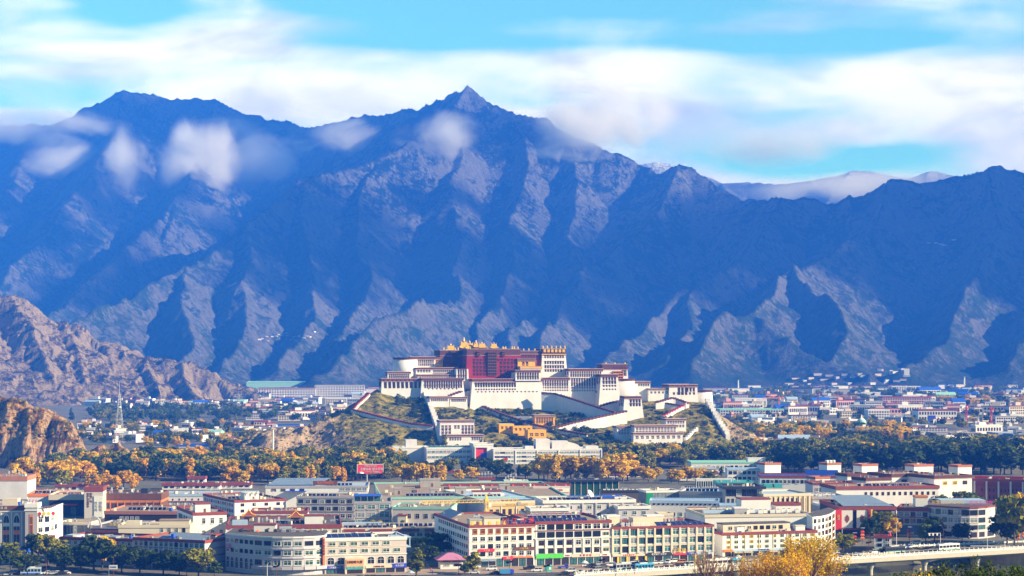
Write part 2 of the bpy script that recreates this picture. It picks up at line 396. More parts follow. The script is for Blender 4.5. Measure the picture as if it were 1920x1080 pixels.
# ------------------------------------------------------------------ valley ground with the river channel
def build_ground():
    xs = np.unique(np.concatenate([np.linspace(-9000, -400, 40), np.linspace(-400, 420, 165), np.linspace(420, 9000, 40)]))
    ys = np.unique(np.concatenate([np.linspace(-2500, 480, 20), np.linspace(480, 1000, 131), np.linspace(1000, 13000, 120)]))
    X, Y = np.meshgrid(xs, ys)
    bank = np.where(X < 20, 790.0 + X * .15, 797 + (X - 20) * .52)         # line of the river wall and the bridge
    far = np.where(X > 128, 906.0 + (X - 128) * .1, bank - 4)
    inch = (Y < np.maximum(bank - 4, far)) & (Y > 640) & ((X > 128) | (Y < bank - 4))
    Z = np.where(inch, -9.5, 0.0)
    Z = np.where(Y <= 640, 86 * np.clip(1 - np.maximum(Y, -300) / 640, 0, 1) ** .97, Z)
    def gm(T, b):
        P = T.node('ShaderNodeNewGeometry').outputs['Position']
        n = T.noise(P, .012, 5, .6); m = T.noise(P, .15, 4, .6)
        c = T.mix(T.range(n, .4, .6), (.045, .060, .022), (.10, .088, .058))
        T.link(T.mix(T.range(m, .3, .7), c, T.mix(.5, c, (.28, .26, .22))), b.inputs['Base Color'])
    g = obj('ground', grid_mesh('ground', X, Y, Z), mat('valley_ground', (0, 0, 0), .95, build=gm))
    tag(g, kind='structure')
    for p in g.data.polygons: p.use_smooth = False
    def wm(T, b):
        P = T.node('ShaderNodeNewGeometry').outputs['Position']
        b.inputs['Base Color'].default_value = (.10, .12, .055, 1)
        bn = T.node('ShaderNodeBump'); bn.inputs['Strength'].default_value = .25; bn.inputs['Distance'].default_value = .2
        T.link(T.noise(P, .8, 3, .5), bn.inputs['Height']); T.link(bn.outputs[0], b.inputs['Normal'])
    bm = bmesh.new(); bbox(bm, -600, 1200, 432, 1020, -9.45, -8.0)
    tag(obj('river', bm, mat('river_water', (0, 0, 0), .12, build=wm)), kind='structure')
build_ground()
# ------------------------------------------------------------------ cloud wisps hanging on the mountain
def build_clouds():
    bpy.context.view_layer.update()
    mo = bpy.data.objects['mountain']
    def hitD(px, py):
        d = (at(px, py, 1000) - Vector((0, 0, HC))).normalized()
        ok, p, n, i = mo.ray_cast(Vector((0, 0, HC)), d, distance=20000)
        return p.y if ok else None
    def cm(dens, stretch, seed):
        m = bpy.data.materials.new('cloud_vapour'); m.use_nodes = True
        T = NT(m.node_tree)
        for n in list(T.n):
            if n.type == 'BSDF_PRINCIPLED': T.n.remove(n)
        out = [n for n in T.n if n.type == 'OUTPUT_MATERIAL'][0]
        v = T.node('ShaderNodeVolumePrincipled')
        p = T.node('ShaderNodeTexCoord').outputs['Object']
        r = T.node('ShaderNodeVectorMath'); r.operation = 'LENGTH'; T.link(p, r.inputs[0])
        P = T.vmath('MULTIPLY', T.node('ShaderNodeNewGeometry').outputs['Position'], stretch)
        n = T.noise(T.vmath('ADD', P, (seed * 311.0, seed * 77.0, 0)), 0.0058, 4.0, 0.55, 1.0)
        fall = T.range(T.math('ADD', r.outputs['Value'], T.math('MULTIPLY', T.math('SUBTRACT', n, .5), 2.3)), 0.92, 0.1, 0, 1, True)
        edge = T.range(r.outputs['Value'], .98, .75)
        T.link(T.math('MULTIPLY', T.math('MULTIPLY', fall, edge), dens), v.inputs['Density'])
        v.inputs['Color'].default_value = (1, 1, 1, 1); v.inputs['Anisotropy'].default_value = 0.0
        T.link(v.outputs[0], out.inputs['Volume'])
        return m
    lit = []
    for k, (px, py, D, wx, wy, dy, dens, rot) in enumerate((
        (115, 308, 0, 105, 62, 190, .013, 10), (240, 312, 0, 60, 96, 170, .015, -14), (372, 300, 0, 92, 98, 210, .018, 20), (505, 308, 0, 130, 66, 210, .013, -12),
        (655, 262, 0, 92, 52, 190, .007, 8), (822, 258, 0, 100, 56, 190, .0075, -6), (1330, 252, 7000, 250, 58, 260, .0018, 6), (1110, 222, 7050, 185, 88, 230, .016, -10),
        (30, 236, 8300, 210, 46, 300, .006, 0), (1590, 350, 7700, 250, 34, 330, .0045, -3), (470, 262, 0, 110, 40, 170, .004, 20), (1480, 268, 7500, 210, 52, 300, .004, -8))):
        if not D: D = (hitD(px, py) or 8000) - dy * .55
        c = at(px, py, D)
        if px in (240, 372, 1110): lit.append(c)
        bm = bmesh.new(); bmesh.ops.create_uvsphere(bm, u_segments=20, v_segments=12, radius=1.0)
        o = obj('cloud_wisp', bm, cm(dens, (.55, .55, 1.0) if wx > wy else (1, 1, .6), k + 1), loc=c)
        o.scale = (wx / F * D, dy, wy / F * D); o.rotation_euler = (0, R(rot), 0)
        tag(o, kind='stuff')
    # unseen clouds above the picture, added along the sun's path to shade the upper slopes
    m = cm(.011, (1, 1, 1), 40); rs = random.Random(5); n = 0
    for py in (235, 290, 345, 400, 450, 500, 545):
        for px in range(-80, 2020, 104):
            x, y = px + rs.uniform(-40, 40), py + rs.uniform(-18, 18)
            if (900 < x < 1450 and y < 370) or (y > 520 and 620 < x < 900) or rs.random() < .06: continue
            if (y > 470 and (x < 480 or 640 < x < 880 or 1370 < x < 1640)) or (x > 1250 and y < 330) or (x < 600 and 275 < y < 330): continue
            D = hitD(x, y)
            if not D or D < 4800: continue
            p = at(x, y, D); t = 0
            for k in range(95):
                c = p + sd * t
                if c.z > max(1520, HC + .182 * c.y + 330): break
                t += 60
            c = p + sd * t
            if any(((c - q) - sd * (c - q).dot(sd)).length < (430 if q is lit[-1] else 340) for q in lit): continue   # gap that lets the sun reach the lit wisps
            bm = bmesh.new(); bmesh.ops.create_uvsphere(bm, u_segments=16, v_segments=8, radius=1.0)
            o = obj('added_shade_cloud', bm, m, loc=p + sd * t); o.scale = (430 + rs.uniform(-60, 90), 360, 150); tag(o, kind='stuff'); n += 1
build_clouds()
# ------------------------------------------------------------------ shared building materials
def glassy(name, col, rough=.12):
    return mat(name, col, rough, spec=.6, var=.5, scale=.45)
M_WHITE = mat('limewash_white', (.76, .715, .69), .9, var=.13, scale=.10)
M_CREAM = mat('cream_render', (.72, .62, .46), .85, var=.08, scale=.12)
M_PAINT = mat('white_paint', (.80, .78, .74), .7, var=.07, scale=.12)
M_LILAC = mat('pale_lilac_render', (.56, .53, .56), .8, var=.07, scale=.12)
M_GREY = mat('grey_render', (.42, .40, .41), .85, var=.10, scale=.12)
M_TILE = mat('pinkish_tile', (.62, .55, .50), .6, var=.06, scale=.3)
M_SAND = mat('sandy_render', (.66, .47, .20), .8, var=.08, scale=.15)
M_CONC = mat('concrete', (.40, .37, .33), .9, var=.18, scale=.25)
M_ROOF = mat('flat_roof_screed', (.32, .235, .155), .95, var=.25, scale=.2)
M_ROOFD = mat('dark_felt_roof', (.10, .085, .075), .95, var=.3, scale=.2)
M_BROWN = mat('brown_willow_frieze', (.115, .040, .030), .95, var=.25, scale=.8)
M_DKRED = mat('dark_red_band', (.26, .055, .04), .85, var=.2, scale=.5)
M_RED = mat('maroon_wall', (.30, .012, .016), .92, var=.16, scale=.10)
M_YEL = mat('ochre_wall', (.86, .42, .008), .85, var=.12, scale=.2)
M_GOLD = mat('gilt_copper', (.95, .52, .04), .4, metal=.35, var=.12, scale=1.0)
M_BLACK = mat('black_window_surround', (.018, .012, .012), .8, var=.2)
M_WOOD = mat('brown_timber', (.16, .06, .025), .8, var=.25)
M_ORANGE = mat('orange_timber', (.62, .21, .03), .7, var=.15)
M_GLASS = glassy('dark_glass', (.018, .022, .028))
M_GREENGL = glassy('green_glass', (.02, .085, .055))
M_TEALGL = glassy('teal_glass', (.05, .17, .17))
M_PALEGL = glassy('pale_curtained_glass', (.22, .25, .26))
M_BLUE = mat('blue_sheet_roof', (.02, .10, .55), .5, var=.12)
M_PALEBLUE = mat('pale_blue_sheet', (.42, .55, .70), .5, var=.08)
M_GREENR = mat('turquoise_sheet', (.32, .62, .50), .6, var=.08)
M_METAL = mat('galvanised_steel', (.50, .52, .55), .45, metal=.5, var=.12)
M_DKMETAL = mat('dark_steel', (.05, .05, .055), .5, metal=.4, var=.2)
M_PANEL = glassy('solar_panel', (.022, .035, .12), .2)
M_SIGNRED = mat('sign_red', (.72, .03, .03), .5, var=.05)
M_SIGNBLUE = mat('sign_blue', (.03, .06, .50), .5, var=.05)
M_SIGNGREEN = mat('sign_green', (.10, .62, .06), .5, var=.04)
M_SIGNORANGE = mat('sign_orange', (.85, .22, .03), .5, var=.05)
M_SIGNWHITE = mat('sign_white', (.82, .80, .74), .5, var=.04)
M_SIGNBLACK = mat('sign_black', (.03, .028, .03), .5, var=.1)
M_SIGNYEL = mat('sign_yellow', (.90, .58, .04), .5, var=.05)
M_PINK = mat('sign_pink', (.75, .10, .42), .5, var=.05)

# ------------------------------------------------------------------ the palace hill
HC_PX = [(380, 0, 1745), (432, 1, 1750), (455, 7, 1758), (500, 17, 1766), (560, 20, 1775), (600, 26, 1785), (640, 35, 1805), (664, 40, 1820), (690, 50, 1850), (706, 55, 1862),
         (760, 52, 1872), (820, 50, 1872), (868, 47, 1872), (890, 39, 1866), (1000, 37, 1868), (1100, 36, 1872), (1170, 37, 1878), (1196, 43, 1890), (1225, 44, 1895), (1300, 43, 1895), (1322, 42, 1890), (1345, 32, 1870), (1368, 22, 1845), (1400, 14, 1810), (1440, 6, 1780), (1475, 0, 1765), (1540, 0, 1750)]
_hp = np.array([h[0] for h in HC_PX], float); _hz = np.array([h[1] for h in HC_PX], float); _hd = np.array([h[2] for h in HC_PX], float)
FOOT = 1716.0
def hill_z(px, D):
    px = np.asarray(px, float); D = np.asarray(D, float)
    zc = np.interp(px, _hp, _hz); dc = np.interp(px, _hp, _hd)
    X = (px - 960) / F * D
    rock = sstep(700, 620, px) + sstep(1330, 1390, px)
    dc = dc + fbm(X / 40, D / 40, 3, 4) * 14 * (1 + rock); foot = FOOT + fbm(X / 55, D / 200, 3, 8) * 26 + rock * 14
    t = np.clip((D - foot) / np.maximum(dc - foot, 5), 0, 1)
    fr = t * .72 + .28 * np.sin(t * math.pi / 2)
    bk = 1 - sstep(60, 215, D - dc)
    z = zc * np.where(D < dc, fr, bk)
    amp = sstep(0, 12, z) * (1.0 - .75 * sstep(.93, 1.0, fr) * (D < dc + 60) * (1 - np.clip(rock, 0, 1)))
    z = z + amp * (fbm(X / 22, D / 22, 5, 12) * 5.5 + rock * (ridged(X / 18, D / 30, 4, 22) - .4) * 7)
    return np.where(zc < .5, -1.5, z - 1.2)
def hit(px, py, D0=1690.0, D1=1990.0):
    Ds = np.linspace(D0, D1, 601); zr = HC - (py - HZ) / F * Ds; zz = hill_z(np.full_like(Ds, px), Ds)
    k = np.nonzero(zr <= zz)[0]
    return float(Ds[k[0]]) if len(k) else 1862.0
def build_hill():
    A, D = np.meshgrid(np.linspace(380, 1540, 620), np.linspace(1670, 2160, 300))
    def hm(T, b):
        G = T.node('ShaderNodeNewGeometry'); P = G.outputs['Position']; nz = T.sep(G.outputs['Normal'])[2]
        big = T.noise(P, .03, 4, .6, .4); mid = T.noise(P, .16, 5, .65, .3); fin = T.noise(P, .7, 4, .7)
        c = T.mix(T.range(mid, .38, .62), (.085, .11, .014), (.36, .27, .04))
        c = T.mix(T.range(T.math('ADD', T.math('MULTIPLY', fin, .6), T.math('MULTIPLY', mid, .4)), .52, .40), c, (.025, .038, .008))
        x = T.sep(P)[0]
        west = T.math('ADD', T.range(x, -122, -165), T.range(x, 178, 205))
        rk = T.math('ADD', T.math('ADD', T.math('MULTIPLY', mid, .5), T.math('MULTIPLY', fin, .35)), T.math('ADD', T.math('MULTIPLY', T.range(nz, .85, .55), .16), T.math('MULTIPLY', west, .19)))
        rk = T.range(rk, .57, .64)
        c = T.mix(rk, c, T.mix(T.range(fin, .3, .7), (.22, .14, .08), (.60, .44, .28)))
        T.link(c, b.inputs['Base Color'])
        bn = T.node('ShaderNodeBump'); bn.inputs['Strength'].default_value = .9; bn.inputs['Distance'].default_value = 1.2
        T.link(T.math('ADD', fin, mid), bn.inputs['Height']); T.link(bn.outputs[0], b.inputs['Normal'])
    o = obj('hill', grid_mesh('hill', (A - 960) / F * D, D, hill_z(A, D)), mat('hill_scrub', (0, 0, 0), .95, build=hm, spec=.1))
    tag(o, kind='structure')
build_hill()

# ------------------------------------------------------------------ the palace
PY, PC, PS = 1868.0, math.cos(R(12)), math.sin(R(12))      # palace axes: turned 12 degrees
def pu(px, v):
    k = px - 960
    return (k * (PY + v * PC) + v * PS * F) / (F * PC - k * PS)
def pz(py, u, v): return HC - (py - HZ) / F * (PY + u * PS + v * PC)
def palace_root(name, label, cat, u, v, z, group=None):
    return thing(name, label, cat, (u * PC - v * PS, PY + u * PS + v * PC, z), R(12), group)
def tib_window_mesh():
    """Tibetan window: black flared surround, recessed pane, coloured lintel; 1 x 1, origin at the sill centre"""
    bm = bmesh.new()
    v = [bm.verts.new(p) for p in ((-.5, -.1, 0), (.5, -.1, 0), (.42, -.1, .9), (-.42, -.1, .9), (-.5, .6, 0), (.5, .6, 0), (.42, .6, .9), (-.42, .6, .9))]
    for f in ((1, 0, 4, 5), (0, 3, 7, 4), (2, 1, 5, 6)): bm.faces.new([v[i] for i in f]).material_index = 0
    w = [bm.verts.new(p) for p in ((-.30, -.1, .12), (.30, -.1, .12), (.28, -.1, .84), (-.28, -.1, .84))]
    for f in ((v[0], v[1], w[1], w[0]), (v[1], v[2], w[2], w[1]), (v[2], v[3], w[3], w[2]), (v[3], v[0], w[0], w[3])): bm.faces.new(f).material_index = 0
    x = [bm.verts.new(p) for p in ((-.30, .12, .12), (.30, .12, .12), (.28, .12, .84), (-.28, .12, .84))]
    bm.faces.new(x).material_index = 1
    for i in range(4): bm.faces.new((w[i], w[(i + 1) % 4], x[(i + 1) % 4], x[i])).material_index = 0
    bbox(bm, -.03, .03, -.02, .14, .12, .84, 2)
    bbox(bm, -.56, .56, -.42, .6, .9, 1.0, 2)
    me = bpy.data.meshes.new('tibetan_window'); bm.to_mesh(me); bm.free()
    for m in (M_BLACK, M_GLASS, M_DKRED): me.materials.append(m)
    return me
TIBW = tib_window_mesh()
def twin(root, name, x, y, z, w, h, rz=0.0):
    o = obj(name, TIBW, parent=root, loc=(x, y, z)); o.scale = (w * 1.22, 1, h * 1.18); o.rotation_euler = (0, 0, rz)
    return o
def pblock(label, px0, px1, pt, pb, v, dep, bat=.07, m=M_WHITE, band=None, rows=(), side=(), name='palace_building', cat='palace', group=None, down=9.0, bandm=M_BROWN, roofm=M_ROOF, cap=True):
    if v is None:                                              # stands on the slope where its foot shows
        D = hit((px0 + px1) / 2, pb) - 1.0; v = (D - PY) * PC - ((px0 + px1) / 2 - 960) / F * D * PS
    u0, u1 = pu(px0, v), pu(px1, v); um = (u0 + u1) / 2
    zt, zb = pz(pt, um, v), pz(pb, um, v) - down
    Wd = u1 - u0; H = zt - zb
    r = palace_root(name, label, cat, um, v, zb, group)
    b = bat * H; hw = Wd / 2
    bm = bmesh.new(); frustum(bm, (-hw - b, hw + b, -b, dep + b), (-hw, hw, 0, dep), 0, H)
    obj('wall', bm, m, r)
    bh = (band or 0) * PY / F
    if bh:
        bm = bmesh.new(); q = .35
        for (a, c, d, e) in ((-hw - q, hw + q, -q, .7), (-hw - q, hw + q, dep - .7, dep + q), (-hw - q, -hw + .7, .7, dep - .7), (hw - .7, hw + q, .7, dep - .7)):
            bbox(bm, a, c, d, e, H - bh * .8, H + bh * .2)
        obj('frieze', bm, bandm, r)
        if cap:
            bm = bmesh.new(); q = .7
            for zz in (H + bh * .2, H - bh * .8 - .42):
                for (a, c, d, e) in ((-hw - q, hw + q, -q, .7), (-hw - q, hw + q, dep - .7, dep + q), (-hw - q, -hw + .7, .7, dep - .7), (hw - .7, hw + q, .7, dep - .7)):
                    bbox(bm, a, c, d, e, zz, zz + .38)
            obj('coping', bm, mat('cornice_stone', (.55, .40, .33), .9), r)
    bm = bmesh.new(); bbox(bm, -hw + .72, hw - .72, .72, dep - .72, H + .01, H + .06); obj('roof', bm, roofm, r)
    for (py, n, w, h, *ab) in rows:
        a, c = ab if ab else (px0 + 2, px1 - 2)
        z = pz(py, um, v) - zb - h / 2
        ua, uc = pu(a, v) - um, pu(c, v) - um
        w = min(w, .48 * (uc - ua) / n)
        for i in range(n):
            x = ua + (uc - ua) * (i + .5) / n
            twin(r, 'window', x, -bat * (H - z) - .08, z, w, h)
    for (py, n, w, h) in side:                                  # the shaded left flank
        z = pz(py, um, v) - zb - h / 2
        for i in range(n):
            twin(r, 'window', -hw - bat * (H - z) - .08, dep * (i + .5) / n, z, w, h, -math.pi / 2)
    r['_h'] = H; r['_w'] = Wd
    return r
def gold_roof(parent, x, y, z, w, d, h, spire=1.0, name='golden_roof'):
    """gilded hip roof with curling eaves, ridge ornaments and a pinnacle"""
    bm = bmesh.new(); n = 7
    def ring(fx, fy, zz, lift):
        pts = []
        for (sx, sy, ex, ey) in ((-1, -1, 1, -1), (1, -1, 1, 1), (1, 1, -1, 1), (-1, 1, -1, -1)):
            for i in range(n):
                t = i / n; q = abs(2 * t - 1) ** 3
                pts.append(bm.verts.new((fx * (sx + (ex - sx) * t), fy * (sy + (ey - sy) * t), zz + lift * q)))
        return pts
    rings = [ring(w * .5, d * .5, 0, h * .22), ring(w * .40, d * .38, h * .20, h * .08), ring(w * .31, d * .24, h * .46, .0), ring(w * .27, d * .05, h * .82, 0), ring(w * .27, d * .03, h * .94, 0)]
    for A, B in zip(rings, rings[1:]):
        for i in range(len(A)): bm.faces.new((A[i], A[(i + 1) % len(A)], B[(i + 1) % len(A)], B[i]))
    bm.faces.new(rings[-1]); bm.faces.new(rings[0][::-1])
    for sx in (-1, 1): lathe(bm, (sx * w * .25, 0, h * .9), ((.22, 0), (.35, .3), (.12, .6), (.25, .8), (.04, 1.3)), 6)
    o = obj(name, bm, M_GOLD, parent, (x, y, z))
    bm = bmesh.new(); bbox(bm, -w * .38, w * .38, -d * .36, d * .36, -2.6, .05)
    obj('drum', bm, M_DKRED, o)
    bm = bmesh.new(); lathe(bm, (0, 0, h * .93), [(a * spire, b * spire) for a, b in ((.9, 0), (1.0, .5), (.5, .9), (.75, 1.4), (.6, 1.9), (.22, 2.4), (.3, 2.8), (.05, 3.9))], 8)
    obj('pinnacle', bm, M_GOLD, o)
    return o
def banners(parent, pts, z, h=3.4):
    for x, y in pts:                                           # gilt victory banners on the parapet
        bm = bmesh.new(); lathe(bm, (0, 0, 0), ((.3, 0), (.3, h * .2), (.75, h * .22), (.75, h * .7), (.45, h * .76), (.5, h * .82), (.08, h)), 7)
        obj('gilt_banner', bm, M_GOLD, parent, (x, y, z))
def gallery(parent, x0, x1, z0, z1, y, n, m=M_WOOD):
    """column of dark timber balcony bays, one per storey"""
    for i in range(n):
        za = z0 + (z1 - z0) * i / n; zb = z0 + (z1 - z0) * (i + 1) / n
        bm = bmesh.new()
        bbox(bm, x0, x1, y - .9, y + 1.2, za, za + .5, 0); bbox(bm, x0 - .3, x1 + .3, y - 1.3, y + 1.2, zb - .55, zb - .12, 2)
        bbox(bm, x0 + .2, x1 - .2, y - .3, y + 1.2, za + .5, zb - .55, 1)
        for k in range(5):
            xx = x0 + .2 + (x1 - x0 - .7) * k / 4
            bbox(bm, xx, xx + .3, y - .6, y - .31, za + .5, zb - .55, 0)
        obj('gallery', bm, (m, M_BLACK, M_ORANGE if m is M_ORANGE else M_WOOD), parent)

def build_palace():
    # --- red palace
    r = pblock('tall maroon palace block crowned with golden roofs at the centre of the hilltop', 876, 975, 657, 724, 22, 46, .055, M_RED, 11,
               rows=((675, 13, 1.7, 2.0, 886, 970), (681, 5, 1.7, 2.6, 886, 916), (681, 5, 1.7, 2.6, 936, 970), (688.5, 5, 1.7, 2.6, 886, 916), (688.5, 5, 1.7, 2.6, 936, 970), (695.5, 5, 1.7, 2.6, 886, 916), (695.5, 5, 1.7, 2.6, 936, 970), (702, 5, 1.5, 2.2, 886, 916), (702, 5, 1.5, 2.2, 936, 970)),
               side=((676, 3, 1.6, 2.2), (684, 3, 1.6, 2.4), (692, 3, 1.6, 2.4), (700, 3, 1.4, 2.2)), name='red_palace', cat='palace')
    H = r['_h']; w = r['_w']; um = (pu(882, 22) + pu(975, 22)) / 2
    zz = lambda py: pz(py, um, 22) - r.location.z
    xx = lambda px: pu(px, 22) - um
    gallery(r, xx(917), xx(934), zz(704), zz(660), -1.6, 8)
    for a in (900, 947): gallery(r, xx(a - 3), xx(a + 3), zz(668), zz(659), -.8, 2)
    for (px, py, ww, dd, hh, dep, sp) in ((889, 652, 11, 9, 5.6, 14, .8), (899, 649, 6, 6, 4.0, 10, .8), (915, 650, 10, 8, 4.2, 22, .55), (937, 651, 9, 8, 4.4, 20, .55)):
        gold_roof(r, xx(px), dep, zz(py + 2), ww, dd, hh, sp)
    banners(r, [(xx(p), .4) for p in (946, 951, 963, 967, 974, 884)], H + .8)
    banners(r, [(xx(p), 20) for p in (910, 925, 957)], H + .8, 2.4)
    # --- its western wing
    r = pblock('dark maroon west wing with shaded walls beside the tall maroon block', 826, 872, 659, 706, 46, 34, .05, M_RED, 10,
               rows=((672, 6, 1.5, 2.2, 828, 846), (679, 4, 1.5, 2.2, 828, 845), (687, 4, 1.5, 2.2, 828, 845), (686, 4, 1.5, 2.2, 860, 876)), side=((675, 4, 1.6, 2.2), (684, 4, 1.6, 2.2)), name='red_palace_wing', cat='palace')
    um = (pu(826, 46) + pu(872, 46)) / 2; xx = lambda px: pu(px, 46) - um; zz = lambda py: pz(py, um, 46) - r.location.z
    gallery(r, xx(848), xx(858), zz(684), zz(661), -1.3, 5)
    gold_roof(r, xx(849), 11, zz(658.5), 12, 10, 5.6, .7)
    gold_roof(r, xx(875), 14, zz(653), 11, 9, 6.6, 1.2)
    banners(r, [(xx(p), .4) for p in (832, 841, 853, 859)], r['_h'] + .8)
    # --- white and brown blocks round it
    E = pblock
    E('ochre block between the west terrace wall and the maroon wing', 815, 830, 672, 692, 44, 12, .02, M_YEL, 2, rows=((679, 3, 1.4, 2.6, 817, 829),), name='ochre_chapel', cat='palace', roofm=M_ROOFD)
    E('white terrace wall with small windows behind the round western tower', 770, 816, 670, 700, 40, 14, .03, M_WHITE, 4, rows=((678, 9, 1.5, 2.6, 778, 814), (684, 9, 1.3, 2.0, 778, 814)), name='white_terrace', cat='palace')
    E('stepped white range with galleries under the ochre block', 780, 858, 690, 715, 28, 14, .04, M_WHITE, 3, rows=((696, 12, 1.5, 2.4, 812, 856), (703, 12, 1.5, 2.4, 812, 856), (696, 5, 1.5, 2.0, 782, 808)), name='stepped_range', cat='palace')
    E('white link with tall windows at the foot of the maroon flank', 856, 878, 692, 716, 16, 12, .04, M_WHITE, 0, rows=((698, 4, 1.4, 4.5), (708, 4, 1.4, 4.0)), name='white_link', cat='palace')
    E('lower stepped white range above the western front', 784, 856, 703, 722, 20, 8, .03, M_WHITE, 2.5, rows=((708, 15, 1.4, 2.2),), name='stepped_range', cat='palace')
    E('narrow galleried white range at the western end of the roofs', 727, 770, 698, 722, 16, 14, .03, M_WHITE, 2.5, rows=((703.5, 11, 1.5, 2.0), (708.5, 12, 1.6, 2.2)), name='galleried_range', cat='palace', side=((704, 3, 1.4, 2),))
    E('white western front with eight tall dark windows', 716, 791, 711, 740, 8, 16, .06, M_WHITE, 4.5, rows=((721, 9, 2.4, 6.8, 719, 791),), side=((721, 3, 2.0, 6.0),), name='white_range', cat='palace')
    E('white front with close rows of tall windows left of the great wall', 791, 868, 710, 745, 3, 18, .09, M_WHITE, 4.5, rows=((718, 16, 1.6, 3.6, 795, 867), (724.5, 16, 1.6, 3.0, 795, 867), (729, 8, .9, 1.0, 800, 860)), name='white_range', cat='palace')
    r = E('great white battered wall below the maroon palace', 886, 1016, 711.5, 766, 0, 24, .11, M_WHITE, 4.5, rows=((722, 16, 1.7, 3.8, 890, 968), (730, 16, 1.0, 1.2, 890, 968), (734.5, 16, .9, 1.0, 892, 1010)), name='great_wall', cat='palace')
    E('white bay of six window rows standing on the great white wall', 967, 1013, 695, 714, -1.2, 20, .05, M_WHITE, 3.5, rows=((702, 9, 1.7, 3.0), (708.5, 9, 1.7, 3.0)), name='window_bay', cat='palace', down=0)
    for i, py in enumerate((716, 721.5, 727)):
        u0 = pu(990, -2)
    E('ochre block with a deep gallery right of the maroon palace', 971, 1003, 674, 692, 20, 16, .02, M_YEL, 3, rows=((682, 2, 4.0, 3.6, 978, 992),), name='ochre_chapel', cat='palace', roofm=M_ROOFD)
    E('low white and ochre terrace under the right ochre block', 976, 1016, 688, 704, 14, 8, .02, M_CREAM, 3, rows=((696, 8, 1.4, 1.6),), name='ochre_terrace', cat='palace', bandm=M_YEL)
    r = E('dark brown upper block with gilt bands right of the maroon palace', 972, 1022, 659.5, 690, 27, 26, .02, M_DKRED, 5, rows=((667.5, 9, 1.7, 2.2), (673, 9, 1.7, 2.0)), name='brown_block', cat='palace')
    banners(r, [(x, .4) for x in (-8, -3, 3, 9)], r['_h'] + .8, 2.6)
    r = E('white corner tower with a gilded brown frieze at the right end of the upper palace', 1017, 1060, 657, 704, 25, 30, .07, M_WHITE, 15, rows=((680, 8, 1.5, 2.6, 1020, 1058), (688, 8, 1.5, 2.6, 1020, 1058), (695, 7, 1.3, 2.2, 1020, 1054), (661.5, 8, 1.8, 2.6, 1020, 1058), (669, 8, 1.8, 2.6, 1020, 1058)), side=((680, 4, 1.5, 2.4), (689, 4, 1.5, 2.4)), name='corner_tower', cat='palace')
    bm = bmesh.new(); hw = r['_w'] / 2
    for x in np.linspace(-hw + 1, hw - 3, 6): bbox(bm, x, x + 2.4, -.9, -.36, r['_h'] - 1.8, r['_h'] + 1.0)
    bbox(bm, -hw - .8, hw + .8, -.8, -.355, r['_h'] - 4.3, r['_h'] - 3.4)
    obj('gilt_panels', bm, M_GOLD, r)
    banners(r, [(x, .4) for x in np.linspace(-hw + .5, hw - .5, 6)], r['_h'] + 1.4)
    E('long white range with four window rows east of the great wall', 1014, 1068, 709, 738, 6, 20, .05, M_WHITE, 4, rows=((716, 11, 1.6, 2.6), (721.5, 11, 1.6, 2.8), (727, 11, 1.1, 1.4), (732, 11, 1.0, 1.2)), name='white_range', cat='palace')
    E('tall white range under a brown cornice, shaded at its right end', 1067, 1130, 692.5, 740, 8, 26, .05, M_WHITE, 4, rows=((698.5, 14, 1.5, 2.4), (704.5, 14, 1.5, 2.4), (713, 11, 1.9, 3.4, 1070, 1122), (721, 11, 1.9, 3.2, 1070, 1122), (727, 11, 1.1, 1.4, 1070, 1122), (732.5, 11, 1.0, 1.2, 1070, 1122)), side=((700, 3, 1.6, 2.6), (710, 3, 1.6, 2.6)), name='white_range', cat='palace')
    r = E('brown topped tower with gilt galleries at the eastern end of the palace', 1130, 1176, 685, 716, 16, 22, .06, M_WHITE, 10, rows=((690, 5, 1.6, 2.6, 1150, 1174), (697, 3, 1.7, 2.6, 1166, 1175), (702.5, 3, 1.7, 2.4, 1166, 1175)), name='east_tower', cat='palace')
    gallery(r, -2.2, 8.0, r['_h'] - 13, r['_h'] - 5.4, -1.0, 3, M_ORANGE)
    banners(r, [(x, .4) for x in (-9, 0, 10)], r['_h'] + .8, 2.2)
    E('white battered tower standing forward of the eastern range', 1127, 1158, 703, 764, -6, 20, .11, M_WHITE, 4.5, rows=((710, 5, 1.7, 2.8), (717, 5, 1.7, 2.8), (723.5, 5, 1.2, 1.6), (730, 5, 1.0, 1.2)), side=((711, 3, 1.6, 2.8), (718, 3, 1.6, 2.8)), name='forward_tower', cat='tower')
    # round towers
    for (label, px, pt, pb, v, rad) in (('round white tower with a brown rim at the western end', 760, 671, 702, 40, 11.5), ('rounded white bastion right of the eastern forward tower', 1169, 711, 745, 8, 10.5), ('round white tower at the far right end of the palace walls', 1317, 732, 760, 14, 9.5)):
        u = pu(px, v); zt = pz(pt, u, v); zb = pz(pb, u, v) - 8; q = palace_root('round_tower', label, 'tower', u, v, zb); h = zt - zb
        bm = bmesh.new(); lathe(bm, (0, 0, 0), ((rad + 1.6, 0), (rad, h - 1.5)), 28); o = obj('wall', bm, M_WHITE, q); smooth(o.data)
        bm = bmesh.new(); lathe(bm, (0, 0, h - 1.49), ((rad + .3, 0), (rad + .3, 1.5), (rad + .8, 1.52), (rad + .8, 1.9)), 28); obj('frieze', bm, M_BROWN, q)
    # --- eastern buildings on the slope
    E('small white house with brown eaves below the eastern tower', 1181, 1219, 716, 734, 10, 12, .03, M_WHITE, 2.5, rows=((722, 5, 1.6, 2.2, 1196, 1218),), name='slope_house', cat='house')
    E('low white gatehouse between the eastern house and bastion', 1216, 1256, 729, 748, 6, 10, .03, M_WHITE, 2, rows=((736, 5, 1.4, 1.6),), name='gatehouse', cat='house')
